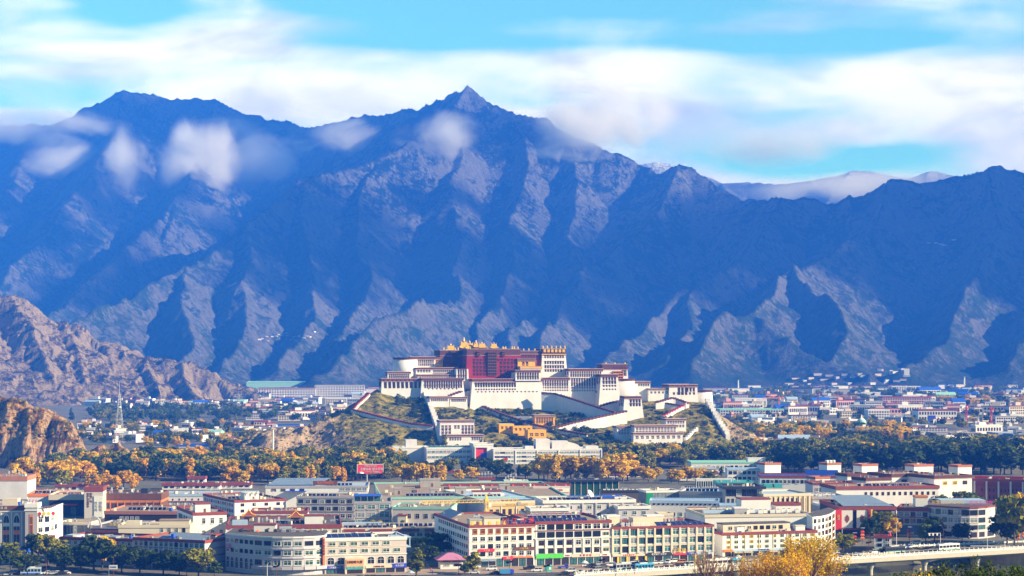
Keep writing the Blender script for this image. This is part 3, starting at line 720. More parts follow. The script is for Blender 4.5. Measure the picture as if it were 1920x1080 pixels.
    E('white eastern bastion with tall black windows and a brown cornice', 1255, 1307, 722, 758, 4, 24, .05, M_WHITE, 4, rows=((733, 3, 2.4, 7.5, 1270, 1290), (731, 3, 2.2, 3.4, 1286, 1304), (738, 6, 1.4, 2.0, 1260, 1305)), side=((732, 4, 1.6, 5.0),), name='eastern_bastion', cat='tower')
    E('white guard tower where the zigzag stairs meet', 1171, 1202, 744, 786, None, 16, .11, M_WHITE, 4, rows=((752, 4, 1.8, 2.8, 1180, 1202), (759, 4, 1.8, 2.6, 1180, 1202)), side=((752, 3, 1.7, 2.6), (759, 3, 1.7, 2.6)), name='guard_tower', cat='tower')
    # --- houses on the front slope
    E('three storey white house with a central porch on the western slope', 825, 889, 789, 828, None, 16, .02, M_WHITE, 2.2, rows=((801, 3, 1.9, 2.6, 827, 847), (801, 4, 1.9, 2.6, 865, 889), (801, 2, 1.9, 2.6, 851, 863), (807.5, 3, 1.9, 2.8, 827, 847), (807.5, 4, 1.9, 2.8, 865, 889), (814, 3, 1.7, 2.6, 827, 847), (814, 4, 1.7, 2.6, 865, 889)), name='slope_house', cat='house')
    E('low white house with a brown eave in front of the three storey one', 834, 906, 816, 838, None, 9, .02, M_WHITE, 2.2, rows=((823, 5, 1.6, 2.4, 842, 866), (823, 5, 1.6, 2.4, 884, 906)), name='slope_house', cat='house')
    E('white terrace house with window row under the western front wall', 806, 842, 744, 762, None, 12, .03, M_WHITE, 2.0, rows=((750, 9, 1.5, 2.2),), name='terrace_house', cat='house', roofm=M_ROOF)
    E('white terrace house beside the foot of the western stair', 844, 876, 745, 764, None, 12, .03, M_WHITE, 2.0, rows=((751, 8, 1.4, 2.0),), name='terrace_house', cat='house')
    E('ochre house with two window rows below the great wall', 1003, 1040, 779, 800, None, 12, .02, M_YEL, 2.0, rows=((786, 7, 1.5, 2.2), (791.5, 7, 1.4, 2.0)), name='ochre_house', cat='house')
    E('long low ochre house with a pale roof among slope bushes', 936, 964, 795, 812, None, 14, .02, M_YEL, 0, rows=((802, 3, 1.4, 2.0),), name='ochre_house', cat='house', roofm=M_CREAM)
    E('ochre house stepping down the slope below the long one', 962, 998, 799, 816, None, 12, .02, M_YEL, 0, rows=((805, 4, 1.3, 1.8),), name='ochre_house', cat='house', roofm=M_YEL)
    E('lowest ochre house at the foot of the slope', 990, 1024, 806, 828, None, 14, .02, M_YEL, 0, rows=((815, 3, 2.2, 2.2),), name='ochre_house', cat='house', roofm=M_YEL)
    E('long white house with three window rows under the guard tower', 1190, 1270, 798, 828, None, 14, .02, M_WHITE, 2.0, rows=((803.5, 13, 1.6, 2.0), (810, 13, 1.6, 2.0), (817, 11, 1.7, 2.2)), name='slope_house', cat='house')
    E('small white house at the left end of the long three row house', 1157, 1182, 800, 826, None, 14, .02, M_WHITE, 2.0, rows=((806, 4, 1.5, 1.8), (812, 4, 1.5, 1.8)), name='slope_house', cat='house')
    E('white house with two window rows above the long three row house', 1249, 1286, 786, 808, None, 12, .02, M_WHITE, 2.0, rows=((792, 7, 1.5, 2.0), (799, 6, 1.5, 2.0)), name='slope_house', cat='house')
    E('front white lodge at the foot of the long three row house', 1188, 1280, 812, 834, None, 8, .02, M_WHITE, 2.0, rows=((820, 9, 1.8, 2.2),), name='slope_house', cat='house')

    # --- stair ramps and walls that climb the hill
    def ramp(label, pts, n=14, th=2.4, name='stair_wall', cat='stair wall', stepm=M_BROWN, ch=1.6, white=M_WHITE, merlon=False):
        P = []
        L = sum(math.hypot(b[0] - a[0], b[1] - a[1]) for a, b in zip(pts, pts[1:])); k = 0
        xs = np.array([p[0] for p in pts], float)
        s = np.cumsum([0] + [math.hypot(b[0] - a[0], b[1] - a[1]) for a, b in zip(pts, pts[1:])])
        for i in range(n + 1):
            t = L * i / n
            px, pt, pb = (float(np.interp(t, s, [p[j] for p in pts])) for j in range(3))
            D = hit(px, pb); P.append((at(px, pt, D), at(px, pb, D).z))
        D = np.array([p[0].y for p in P]); D = np.convolve(np.pad(D, 2, mode='edge'), np.ones(5) / 5, 'valid')
        Q = []
        for (p, zb), d in zip(P, D):
            f = d / p.y; Q.append((Vector((p.x * f, d, HC + (p.z - HC) * f)), HC + (zb - HC) * f))
        c = Q[len(Q) // 2]; o = Vector((c[0].x, c[0].y, c[1]))
        r = thing(name, label, cat, o)
        bw, bc = bmesh.new(), bmesh.new()
        for i in range(n):
            a, za = Q[i]; b, zb = Q[i + 1]
            d = Vector((b.x - a.x, b.y - a.y, 0)); d = d.normalized() if d.length > 0 else Vector((1, 0, 0)); nn = Vector((d.y, -d.x, 0))
            if nn.y > 0: nn = -nn
            top = (a.z + b.z) / 2; bot = min(za, zb) - 3
            def prism(bm, lo, hi, off, e):
                A = a + nn * off - d * e - o; B = b + nn * off + d * e - o; C = b - nn * (th + off) + d * e - o; E2 = a - nn * (th + off) - d * e - o
                vs = [bm.verts.new((q.x, q.y, zz - o.z)) for zz in (lo, hi) for q in (A, B, C, E2)]
                for f in ((0, 1, 5, 4), (1, 2, 6, 5), (2, 3, 7, 6), (3, 0, 4, 7), (4, 5, 6, 7), (3, 2, 1, 0)):
                    bm.faces.new([vs[q] for q in f])
            prism(bw, bot, top, (i % 2) * .02, 0)
            if merlon:
                if i % 2 == 0: prism(bw, top, top + 2.2, .3, -.1)
            if stepm: prism(bc, top, top + ch, .35 + (i % 2) * .02, .12)
        bmesh.ops.recalc_face_normals(bw, faces=bw.faces); obj('wall', bw, white, r)
        if stepm:
            bmesh.ops.recalc_face_normals(bc, faces=bc.faces); obj('coping', bc, stepm, r)
        else: bc.free()
    ramp('long white stair wall with stepped brown coping descending right below the long white range', [(1040, 740, 772), (1080, 752, 778), (1110, 762, 786), (1152, 775, 792)], 22)
    ramp('white wall foot joining the great wall to the stair wall', [(1015, 738, 770), (1042, 740, 772)], 3)
    ramp('broad white stair wall climbing right from the ochre house to the guard tower', [(1036, 805, 812), (1080, 793, 806), (1130, 782, 802), (1176, 772, 794)], 22)
    ramp('white stair with brown steps zigzagging down from the terrace houses past the ochre house', [(880, 752, 757), (905, 764, 769), (940, 778, 783), (975, 790, 795), (1005, 799, 804), (1050, 808, 813), (1100, 817, 822)], 38)
    ramp('upper white stair wall between the forward tower and the guard tower', [(1122, 764, 782), (1145, 757, 780), (1168, 752, 778)], 8)
    ramp('white stair wall rising to the cornice left of the forward tower', [(1074, 749, 768), (1090, 744, 766), (1103, 740, 766), (1122, 736, 768)], 8)
    ramp('short stepped white wall from the western front down to the terrace house', [(842, 744, 756), (860, 738, 756), (886, 730, 756)], 8)
    ramp('crenellated white wall plunging down the western slope', [(794, 738, 748), (800, 752, 762), (810, 780, 790), (818, 802, 812), (825, 820, 832)], 26, 4.0, 'crenellated_wall', 'wall', None, merlon=True)
    ramp('crenellated white wall plunging down the eastern slope', [(1322, 750, 758), (1330, 764, 772), (1341, 784, 792), (1351, 800, 808), (1361, 815, 824)], 22, 4.0, 'crenellated_wall', 'wall', None, merlon=True)
    ramp('red coped white wall crossing the western slope', [(662, 770, 774), (690, 777, 783), (730, 787, 793), (770, 796, 802), (812, 800, 808)], 26, stepm=M_DKRED)
    ramp('red coped white wall climbing from the rocky spur to the western end', [(662, 770, 774), (672, 758, 764), (684, 748, 753), (694, 738, 742)], 12, stepm=M_DKRED)
    ramp('white stair walls below the eastern gatehouse, upper flight', [(1230, 756, 768), (1245, 752, 766), (1262, 747, 764), (1286, 756, 768)], 12)
    ramp('white stair wall below the eastern gatehouse, lower flight', [(1230, 754, 764), (1250, 758, 766), (1275, 762, 768)], 8)
    ramp('red edged white path wall slanting down from the eastern stairs', [(1292, 757, 762), (1275, 765, 771), (1258, 774, 780), (1243, 782, 788)], 10, stepm=M_SIGNRED, ch=.6)
    ramp('white boundary wall slanting at the right of the long slope house', [(1286, 822, 828), (1296, 812, 818), (1309, 800, 806)], 6, stepm=None)
    ramp('white wall running below the bushes left of the ochre house', [(962, 781, 787), (985, 781, 788), (1002, 781, 789)], 4, stepm=None)
build_palace()
# ------------------------------------------------------------------ trees
def leaf_mat(name, a, b, dark=.55):
    def build(T, bs):
        P = T.node('ShaderNodeNewGeometry').outputs['Position']; rnd = T.node('ShaderNodeObjectInfo').outputs['Random']
        n = T.noise(P, .30, 3, .6)
        f = T.math('ADD', T.math('MULTIPLY', T.range(n, .3, .7), .65), T.math('MULTIPLY', rnd, .5))
        c = T.mix(T.math('SUBTRACT', f, .08, clamp=True), a, b)
        T.link(c, bs.inputs['Base Color'])
        tr = T.node('ShaderNodeBsdfTranslucent'); T.link(c, tr.inputs[0])
        mx = T.node('ShaderNodeMixShader'); mx.inputs[0].default_value = .28
        T.link(bs.outputs[0], mx.inputs[1]); T.link(tr.outputs[0], mx.inputs[2])
        out = [q for q in T.n if q.type == 'OUTPUT_MATERIAL'][0]; T.link(mx.outputs[0], out.inputs[0])
    return mat(name, (0, 0, 0), .75, build=build, spec=.2)
LEAF = {'dark': leaf_mat('dark_green_leaves', (.020, .046, .006), (.080, .120, .010)),
        'olive': leaf_mat('olive_leaves', (.10, .13, .006), (.38, .34, .008)),
        'yellow': leaf_mat('yellow_leaves', (.54, .36, .002), (.88, .55, .003)),
        'orange': leaf_mat('orange_leaves', (.58, .33, .002), (.95, .53, .004)),
        'green': leaf_mat('fresh_green_leaves', (.05, .10, .012), (.17, .22, .018))}
M_BARK = mat('tree_bark', (.11, .075, .05), .95, var=.3)
def crown_data(seed, kind, nl, per, ls):
    """leaf-clump quads in a unit-high tree: returns vertices (n*4, 3)"""
    rs = np.random.RandomState(seed); V = []
    cz, rz, rx = {'round': (.60, .38, .34), 'poplar': (.54, .46, .15), 'wide': (.60, .36, .48), 'cone': (.52, .47, .24), 'bush': (.42, .5, .62)}[kind]
    for k in range(nl):
        while True:
            p = rs.uniform(-1, 1, 3); q = np.linalg.norm(p)
            if .15 < q < 1: break
        p = p * (.55 + .45 * rs.rand()) / max(q, .55) * min(q + .25, 1)
        taper = 1.0
        if kind == 'cone': taper = 1.15 - .75 * (p[2] + 1) / 2
        if kind == 'poplar': taper = 1.15 - .45 * (p[2] + 1) / 2
        c = np.array([p[0] * rx * taper, p[1] * rx * taper, cz + p[2] * rz * .88])
        lr = rs.uniform(.6, 1.15) * {'round': .125, 'poplar': .075, 'wide': .14, 'cone': .085, 'bush': .2}[kind]
        d = rs.normal(size=(per, 3)); d[:, 2] += .25; d /= np.linalg.norm(d, axis=1)[:, None]
        pos = c + d * lr * np.array([1, 1, .8]) * rs.uniform(.65, 1.12, (per, 1))
        nrm = d + rs.normal(size=(per, 3)) * .55; nrm /= np.linalg.norm(nrm, axis=1)[:, None]
        t = np.cross(nrm, rs.normal(size=(per, 3))); t /= np.linalg.norm(t, axis=1)[:, None]; b = np.cross(nrm, t)
        s = ls * rs.uniform(.6, 1.3, (per, 1))
        V.append(np.stack([pos - t * s - b * s * .6, pos + t * s - b * s * .75, pos + t * s * .8 + b * s * .7, pos - t * s * .9 + b * s * .6], 1))
    V = np.concatenate(V)
    return V.reshape(-1, 3)
def quads_mesh(name, V, mats, mi=None):
    me = bpy.data.meshes.new(name); n = len(V) // 4
    me.vertices.add(len(V)); me.vertices.foreach_set('co', V.astype(np.float32).ravel())
    me.loops.add(len(V)); me.loops.foreach_set('vertex_index', np.arange(len(V), dtype=np.int32))
    me.polygons.add(n); me.polygons.foreach_set('loop_start', np.arange(n, dtype=np.int32) * 4); me.polygons.foreach_set('loop_total', np.full(n, 4, np.int32))
    for m in mats: me.materials.append(m)
    if mi is not None: me.polygons.foreach_set('material_index', mi.astype(np.int32))
    me.update(); return me
def trunk_bm(seed, kind, H=1.0):
    rs = random.Random(seed); bm = bmesh.new()
    bar(bm, (0, 0, 0), (rs.uniform(-.01, .01), 0, .32), .022, 0, 6, .016)
    top = .85 if kind in ('poplar', 'cone') else .6
    bar(bm, (0, 0, .32), (rs.uniform(-.02, .02), .01, top), .016, 0, 5, .005)
    for i in range(7):
        a = rs.uniform(0, 6.28); z = rs.uniform(.22, .55); l = {'poplar': .11, 'cone': .14}.get(kind, .26) * rs.uniform(.7, 1.1)
        bar(bm, (0, 0, z), (math.cos(a) * l, math.sin(a) * l, z + l * rs.uniform(.6, 1.1)), .009, 0, 4, .003)
    return bm
TREES = {}
def tree_meshes(kind):
    """three crowns (with a trunk in the second material slot for single-mesh copies)"""
    if kind in TREES: return TREES[kind]
    L = []
    for s in range(4):
        nl, per, ls = {'round': (34, 34, .040), 'poplar': (38, 26, .030), 'wide': (38, 34, .042), 'cone': (36, 28, .030), 'bush': (16, 26, .085)}[kind]
        V = crown_data(100 + s * 7 + len(TREES) * 31, kind, nl, per, ls)
        cm = quads_mesh(kind + '_crown', V, [LEAF['dark']])
        tb = trunk_bm(s, kind); tm = bpy.data.meshes.new('trunk'); tb.to_mesh(tm); tb.free(); tm.materials.append(M_BARK)
        L.append((cm, tm, V))
    TREES[kind] = L
    return L
def tree(kind, colour, loc, h, label, group=None, w=1.0, cat='tree', name=None, parts=True, seed=None):
    s = random.randrange(4) if seed is None else seed
    cm, tm, V = tree_meshes(kind)[s]
    nm = name or {'poplar': 'poplar_tree', 'cone': 'conifer_tree', 'bush': 'bush'}.get(kind, 'broadleaf_tree')
    r = thing(nm, label, cat, loc, random.uniform(0, 6.28), group); r.scale = (h * w, h * w, h)
    o = obj('crown', cm, None, r); o.material_slots[0].link = 'OBJECT'; o.material_slots[0].material = LEAF[colour]
    if kind != 'bush': obj('trunk', tm, None, r)
    return r
def belt(px0, px1, py0, py1, n, hr, mix, zone, kinds=('round', 'round', 'wide', 'poplar'), front=False):
    """a belt of single trees; each says its colour, shape and where it stands"""
    K = {'round': 'round-crowned', 'wide': 'spreading', 'poplar': 'slender', 'cone': 'pointed'}
    C = {'dark': 'dark green', 'olive': 'olive green', 'yellow': 'yellow autumn', 'orange': 'orange autumn', 'green': 'fresh green'}
    for i in range(n):
        px = px0 + (px1 - px0) * (i + random.uniform(.1, .9)) / n; py = random.uniform(py0, py1)
        c = random.choices(list(mix), list(mix.values()))[0]; k = random.choice(kinds); D = gd(py)
        z = 0.0
        if 400 < px < 1520 and 1690 < D < 2150: z = max(0.0, float(hill_z(px, D)))
        h = random.uniform(*hr) * 1.1
        tree(k, c, ((px - 960) / F * D, D, z - .2), h, '%s %s tree %s' % (K[k], C[c], zone), 'trees ' + zone, w=random.uniform(1.05, 1.5))
def woods(name, label, zones, kind='round'):
    """far-off trees that read as one mass"""
    cols = list(LEAF); VV, MI = [], []
    for (px0, px1, py0, py1, n, hr, mix) in zones:
        for i in range(n):
            px = random.uniform(px0, px1); py = random.uniform(py0, py1); D = gd(py); h = random.uniform(*hr)
            V = tree_meshes(random.choice((kind, 'wide', 'poplar')))[random.randrange(4)][2]
            Q = V.reshape(-1, 4, 3)[::2].reshape(-1, 3) if n > 40 else V
            a = random.uniform(0, 6.28); ca, sa = math.cos(a), math.sin(a); w = h * random.uniform(.9, 1.4); e = 1.0
            X = (Q[:, 0] * ca - Q[:, 1] * sa) * w + (px - 960) / F * D; Yy = (Q[:, 0] * sa + Q[:, 1] * ca) * w + D
            VV.append(np.stack([X, Yy, Q[:, 2] * h - .3], -1))
            c = random.choices(list(mix), list(mix.values()))[0]; MI.append(np.full(len(Q) // 4, cols.index(c)))
    o = obj(name, quads_mesh(name, np.concatenate(VV), [LEAF[c] for c in cols], np.concatenate(MI)))
    tag(o, label, None, None, 'stuff')
def build_trees():
    D_, O_, Y_, A_, G_ = 'dark', 'olive', 'yellow', 'orange', 'green'
    belt(40, 128, 908, 924, 8, (14, 20), {A_: 2, O_: 2, Y_: 3}, 'behind the white block at the left edge')
    belt(160, 262, 916, 922, 9, (9.5, 13), {A_: 1}, 'behind the orange timbered restaurant', ('round', 'poplar', 'round'))
    belt(105, 430, 872, 890, 30, (12, 17), {D_: 3, O_: 2, Y_: 1, A_: .6}, 'in the left wood before the cliffs')
    belt(120, 680, 888, 906, 46, (11, 16), {D_: 3, O_: 2.2, Y_: 1.2, A_: .6}, 'in the left wood above the long white wall')
    belt(420, 648, 902, 912, 16, (10, 14), {Y_: 1.4, A_: 2, O_: 1}, 'at the front edge of the left wood', ('round', 'poplar', 'poplar'))
    belt(645, 745, 892, 902, 11, (10, 14), {D_: 2, Y_: 1, O_: 2}, 'around the red billboard')
    belt(752, 838, 905, 911, 8, (12, 15.5), {Y_: 1}, 'in the golden row before the white museum', ('round', 'poplar'))
    belt(858, 888, 902, 906, 2, (9, 12), {Y_: 1}, 'in front of the red poster wall', ('round',))
    belt(700, 960, 880, 892, 20, (7, 10), {D_: 3, O_: 2, Y_: .4}, 'in front of the left half of the white museum')
    belt(925, 1012, 892, 898, 7, (9, 12), {D_: 1, O_: .4}, 'in front of the middle of the white museum')
    belt(1004, 1182, 899, 906, 17, (15.5, 19.5), {Y_: 1}, 'in the golden poplar row before the museum right wing', ('round', 'poplar', 'poplar'))
    belt(1130, 1420, 864, 880, 30, (13, 17), {D_: 3, O_: 2, Y_: 1.5}, 'between the museum and the eastern houses')
    belt(1180, 1345, 900, 910, 10, (8, 11), {Y_: 3, O_: 1}, 'in the low yellow row right of the museum', ('round',))
    belt(1475, 1920, 884, 892, 34, (17, 22), {D_: 1}, 'in the dark wood at the right', ('round', 'wide', 'poplar'))
    belt(1440, 1920, 858, 874, 34, (14, 18), {D_: 4, O_: 1.6, Y_: .8}, 'on top of the dark wood at the right')
    belt(700, 1340, 852, 858, 30, (9, 13), {D_: 3, O_: 1.3, Y_: .5}, 'along the foot of the palace hill', ('round', 'poplar', 'wide'))
    woods('woodland', None, [(95, 440, 868, 900, 150, (11, 16), {D_: 2.6, O_: 3, Y_: .6, A_: .5}), (380, 760, 868, 902, 170, (11, 16), {D_: 2.6, O_: 3, Y_: .7, A_: .3}), (690, 740, 862, 878, 12, (10, 13), {D_: 3, O_: 2}), (1120, 1440, 856, 880, 110, (12, 16), {D_: 2.4, O_: 3, Y_: .8}), (1440, 1930, 850, 886, 190, (14, 19), {D_: 4, O_: 2.4, Y_: .4}),
        (1340, 1500, 815, 840, 90, (12, 17), {Y_: 2, O_: 2, G_: 1}), (1470, 1700, 812, 834, 120, (13, 17), {Y_: 1.3, D_: 2, O_: 1}), (1330, 1480, 842, 858, 40, (10, 14), {D_: 2, O_: 1.4, Y_: 1}), (1700, 1920, 828, 848, 50, (8, 13), {D_: 1.5, O_: 1, Y_: .6}),
        (430, 700, 858, 866, 36, (8, 12), {D_: 3, O_: 1, Y_: .4}), (1480, 1920, 846, 858, 55, (13, 16), {D_: 3, O_: 1})])
    woods('far_woodland', None, [(130, 260, 775, 790, 24, (8, 12), {D_: 2, O_: 1}), (180, 620, 766, 792, 330, (10, 15), {D_: 2, G_: 1, O_: .4}), (150, 480, 798, 834, 150, (8, 12), {D_: 2, O_: 2, Y_: 1}), (270, 520, 832, 846, 44, (9, 13), {O_: 2, Y_: 1.4, D_: 1}),
        (1330, 1920, 726, 756, 420, (10, 15), {G_: 2, O_: 1}), (1340, 1480, 740, 758, 60, (9, 13), {O_: 2, Y_: 1}), (1600, 1720, 740, 752, 50, (12, 16), {D_: 1}), (1760, 1920, 752, 764, 70, (12, 17), {D_: 1, O_: .6, Y_: .6}), (1340, 1920, 764, 806, 170, (8, 12), {D_: 2, O_: 1, Y_: .6}), (480, 1330, 716, 732, 160, (8, 12), {G_: 2, D_: 2})])
    # shrubs on the palace hill
    cols = list(LEAF); VV, MI = [], []
    for (px0, px1, py0, py1, n, hr, mix) in ((742, 798, 742, 760, 30, (3, 6), {D_: 1}), (772, 808, 762, 800, 26, (3, 6), {D_: 1}), (700, 800, 752, 830, 120, (1, 2.6), {D_: 2, O_: 2}), (822, 905, 768, 800, 60, (2, 4.5), {D_: 2, G_: 1}), (890, 1010, 770, 784, 60, (2.5, 4.5), {D_: 2, G_: 1}),
        (900, 1000, 790, 832, 60, (2.5, 5), {D_: 2, G_: 1}), (1030, 1150, 775, 800, 60, (3, 6), {D_: 2, G_: 1}), (1030, 1180, 806, 834, 70, (3, 6), {D_: 2, G_: 1}), (1205, 1262, 752, 800, 60, (2, 4.5), {D_: 2, O_: 1}), (1296, 1332, 756, 780, 26, (3, 6), {D_: 1}), (1300, 1350, 780, 830, 40, (2, 4), {D_: 1, O_: 1}),
        (560, 700, 780, 845, 90, (1, 2.8), {D_: 1, O_: 1}), (1340, 1400, 770, 830, 40, (1, 3), {O_: 2, D_: 1}), (440, 560, 815, 850, 30, (1, 2.5), {O_: 1, D_: 1})):
        for i in range(n):
            px = random.uniform(px0, px1); py = random.uniform(py0, py1); D = hit(px, py)
            if D >= 1861: continue
            h = random.uniform(*hr); V = tree_meshes('bush')[random.randrange(4)][2]; Q = V.reshape(-1, 4, 3)[::2].reshape(-1, 3)
            p = at(px, py, D); VV.append(Q * np.array([h, h, h]) + np.array([p.x, p.y, p.z - h * .12]))
            c = random.choices(list(mix), list(mix.values()))[0]; MI.append(np.full(len(Q) // 4, cols.index(c)))
    for i in range(150):                                       # scrub on the near left outcrop
        px = random.uniform(-20, 150); py = random.uniform(758, 835) - (150 - px) * .1; o_ = Vector((0, 0, HC))
        ok, p, nn, fi = bpy.data.objects['rocky_outcrop'].ray_cast(o_, (at(px, py, 1000) - o_).normalized(), distance=3000)
        if not ok or nn.z < .35: continue
        h = random.uniform(1.2, 3.4); V = tree_meshes('bush')[random.randrange(4)][2]; Q = V.reshape(-1, 4, 3)[::3].reshape(-1, 3); VV.append(Q * h + np.array([p.x, p.y, p.z - h * .15]))
        MI.append(np.full(len(Q) // 4, cols.index(random.choice((D_, O_, O_, A_)))))
    tag(obj('hill_shrubs', quads_mesh('hill_shrubs', np.concatenate(VV), [LEAF[c] for c in cols], np.concatenate(MI))), kind='stuff')
build_trees()
# ------------------------------------------------------------------ city building kit
WIN = {}
def win_mesh(kind):
    if kind in WIN: return WIN[kind]
    frame, glass = {'dark': (M_PAINT, M_GLASS), 'plain': (M_CONC, M_GLASS), 'green': (M_PAINT, M_GREENGL), 'greenw': (M_CREAM, M_GREENGL), 'teal': (M_SIGNWHITE, M_TEALGL), 'pale': (M_PAINT, M_PALEGL), 'orange': (M_ORANGE, M_GLASS), 'brown': (M_WOOD, M_GLASS),
                    'slot': (M_DKMETAL, M_GLASS), 'blue': (M_DKMETAL, M_TEALGL), 'arch': (M_PAINT, M_GLASS), 'yellow': (M_SIGNYEL, M_GLASS), 'shop': (M_DKMETAL, M_BLACK)}[kind]
    bm = bmesh.new()
    if kind == 'arch':
        n = 8; pts = [(-.5, 0), (.5, 0)] + [(.5 * math.cos(math.pi * i / n), .68 + .32 * math.sin(math.pi * i / n)) for i in range(n + 1)]
        bm.faces.new([bm.verts.new((x, -.02, z)) for x, z in pts]).material_index = 1
        for (a, b) in zip(pts, pts[1:] + pts[:1]): bar(bm, (a[0], -.06, a[1]), (b[0], -.06, b[1]), .045)
        bar(bm, (0, -.05, 0), (0, -.05, 1), .02); bar(bm, (-.5, -.05, .6), (.5, -.05, .6), .02)
    else:
        f = bm.faces.new([bm.verts.new(p) for p in ((-.47, -.02, .03), (.47, -.02, .03), (.47, -.02, .97), (-.47, -.02, .97))]); f.material_index = 1
        t = .05 if kind not in ('orange', 'yellow') else .09
        for (a, b, c, d) in ((-.5, .5, 0, t), (-.5, .5, 1 - t, 1), (-.5, -.5 + t, t, 1 - t), (.5 - t, .5, t, 1 - t)): bbox(bm, a, b, -.14, .0, c, d)
        if kind not in ('slot', 'shop'):
            bbox(bm, -.02, .02, -.10, 0, t, 1 - t); bbox(bm, -.45, .45, -.09, 0, .64, .68)
        if kind in ('orange', 'yellow'): bbox(bm, -.26, -.20, -.10, 0, t, 1 - t); bbox(bm, .20, .26, -.10, 0, t, 1 - t)
        if kind in ('dark', 'green', 'pale', 'teal', 'orange'): bbox(bm, -.56, .56, -.30, 0, -.06, 0)
    me = bpy.data.meshes.new(kind + '_window'); bm.to_mesh(me); bm.free()
    for m in (frame, glass): me.materials.append(m)
    WIN[kind] = me
    return me
def facade(r, n, rows, x0, x1, z0, z1, kinds, wf=.6, hf=.55, face='F', name='window'):
    """window grid on one face of a building; every window an object"""
    W, Dp = r['_w'], r['_d']
    ks = [k for k in (kinds if isinstance(kinds, (list, tuple)) else [kinds])]
    cw = (x1 - x0) / n; ch = (z1 - z0) / rows
    for j in range(rows):
        for i in range(n):
            s = x0 + cw * (i + .5); z = z0 + ch * j + ch * (1 - hf) / 2
            k = ks[j % len(ks)] if isinstance(kinds, list) else random.choice(ks)
            o = obj(name, win_mesh(k), parent=r)
            if face == 'F': o.location = (s, -.003, z)
            elif face == 'L': o.location = (-.003, Dp - s, z); o.rotation_euler = (0, 0, -math.pi / 2)
            else: o.location = (W + .003, s, z); o.rotation_euler = (0, 0, math.pi / 2)
            o.scale = (cw * wf, 1, ch * hf)
def front_len(x0, x1, D, yaw):
    X0 = (x0 - 960) / F * D; k = (x1 - 960) / F
    return (k * D - X0) / (math.cos(yaw) - k * math.sin(yaw))
def bld(label, x0, x1, top, D, depth, yaw=0, m=M_PAINT, trim=M_PAINT, roof=M_ROOF, name='office_building', cat='building', par=.9, trimh=.5, z0=0.0, group=None, over=.25, H=None):
    """flat-roofed building: front left top corner shows at photo pixel (x0, top), front right corner in column x1, D metres away"""
    a = R(yaw); L = front_len(x0, x1, D, a); h = H or (HC - (top - HZ) * D / F) - z0
    r = thing(name, label, cat, ((x0 - 960) / F * D, D, z0), a, group)
    bm = bmesh.new(); bbox(bm, 0, L, 0, depth, 0, h - par); obj('wall', bm, m, r)
    bm = bmesh.new(); q = over
    for (p, s, t, u) in ((-q, L + q, -q, .3), (-q, L + q, depth - .3, depth + q), (-q, .3, .3, depth - .3), (L - .3, L + q, .3, depth - .3)): bbox(bm, p, s, t, u, h - par - trimh + .0, h)
    obj('parapet', bm, trim, r)
    bm = bmesh.new(); bbox(bm, .302, L - .302, .302, depth - .302, h - par + .003, h - par + .08); obj('roof', bm, roof, r)
    r['_w'] = L; r['_d'] = depth; r['_h'] = h
    if 12 < L and roof not in (M_BLUE, M_PALEBLUE, M_GREENR) and D < 1400 and depth > 9:
        rs = random.Random(int(x0 * 7 + top))
        for k in range(int(min(18, 3 + L * depth / 75))):           # vents, hatches and pipes of the roof
            obj('roof_vent', VENTS[rs.randrange(4)], parent=r, loc=(rs.uniform(1.2, L - 1.6), rs.uniform(1, depth - 1.5), h - par + .08)).rotation_euler = (0, 0, rs.uniform(0, 3))
    return r
def vent_meshes():
    L = []
    for k in range(4):
        bm = bmesh.new()
        if k == 0: bbox(bm, -.5, .5, -.4, .4, 0, 1.1); bbox(bm, -.65, .65, -.55, .55, 1.1, 1.25)
        elif k == 1: bar(bm, (0, 0, 0), (0, 0, 1.7), .16, n=6); bar(bm, (0, 0, 1.6), (.5, 0, 1.75), .18, n=6)
        elif k == 2: bbox(bm, -1.2, 1.2, -.3, .3, 0, .6); bar(bm, (-1.2, 0, .8), (2.4, 0, .8), .13, n=6); bar(bm, (2.4, 0, .8), (2.4, 0, 0), .13, n=6)
        else: bbox(bm, -.9, .9, -.7, .7, 0, 1.5); bbox(bm, -.3, .4, -.76, -.7, .1, 1.3)
        me = bpy.data.meshes.new('roof_vent'); bm.to_mesh(me); bm.free(); me.materials.append((M_CONC, M_METAL, M_METAL, M_CREAM)[k]); L.append(me)
    return L
VENTS = vent_meshes()
def band(r, z, t, m, proud=.12, faces='FLR', name='string_course'):
    W, Dp = r['_w'], r['_d']; bm = bmesh.new(); p = proud
    bbox(bm, -p, W + p, -p, -.002, z, z + t)
    if 'L' in faces: bbox(bm, -p, -.002, .0, Dp, z, z + t)
    if 'R' in faces: bbox(bm, W + .002, W + p, .0, Dp, z, z + t)
    return obj(name, bm, m, r)
def piers(r, n, z0, z1, w, m, x0=None, x1=None, proud=.25):
    x0 = 0 if x0 is None else x0; x1 = r['_w'] if x1 is None else x1
    for i in range(n):
        x = x0 + (x1 - x0) * i / max(1, n - 1); bm = bmesh.new()
        bbox(bm, x - w / 2, x + w / 2, -proud, -.004, z0, z1); obj('pilaster', bm, m, r)
def sub(r, x0, x1, y0, y1, z0, z1, m, name, m2=None, lid=None):
    bm = bmesh.new(); bbox(bm, x0, x1, y0, y1, z0, z1); o = obj(name, bm, m, r)
    if m2:
        bm = bmesh.new(); bbox(bm, x0 - .2, x1 + .2, y0 - .2, y1 + .2, z1 - (lid or .5), z1 + .12); obj('eave', bm, m2, o)
    return o
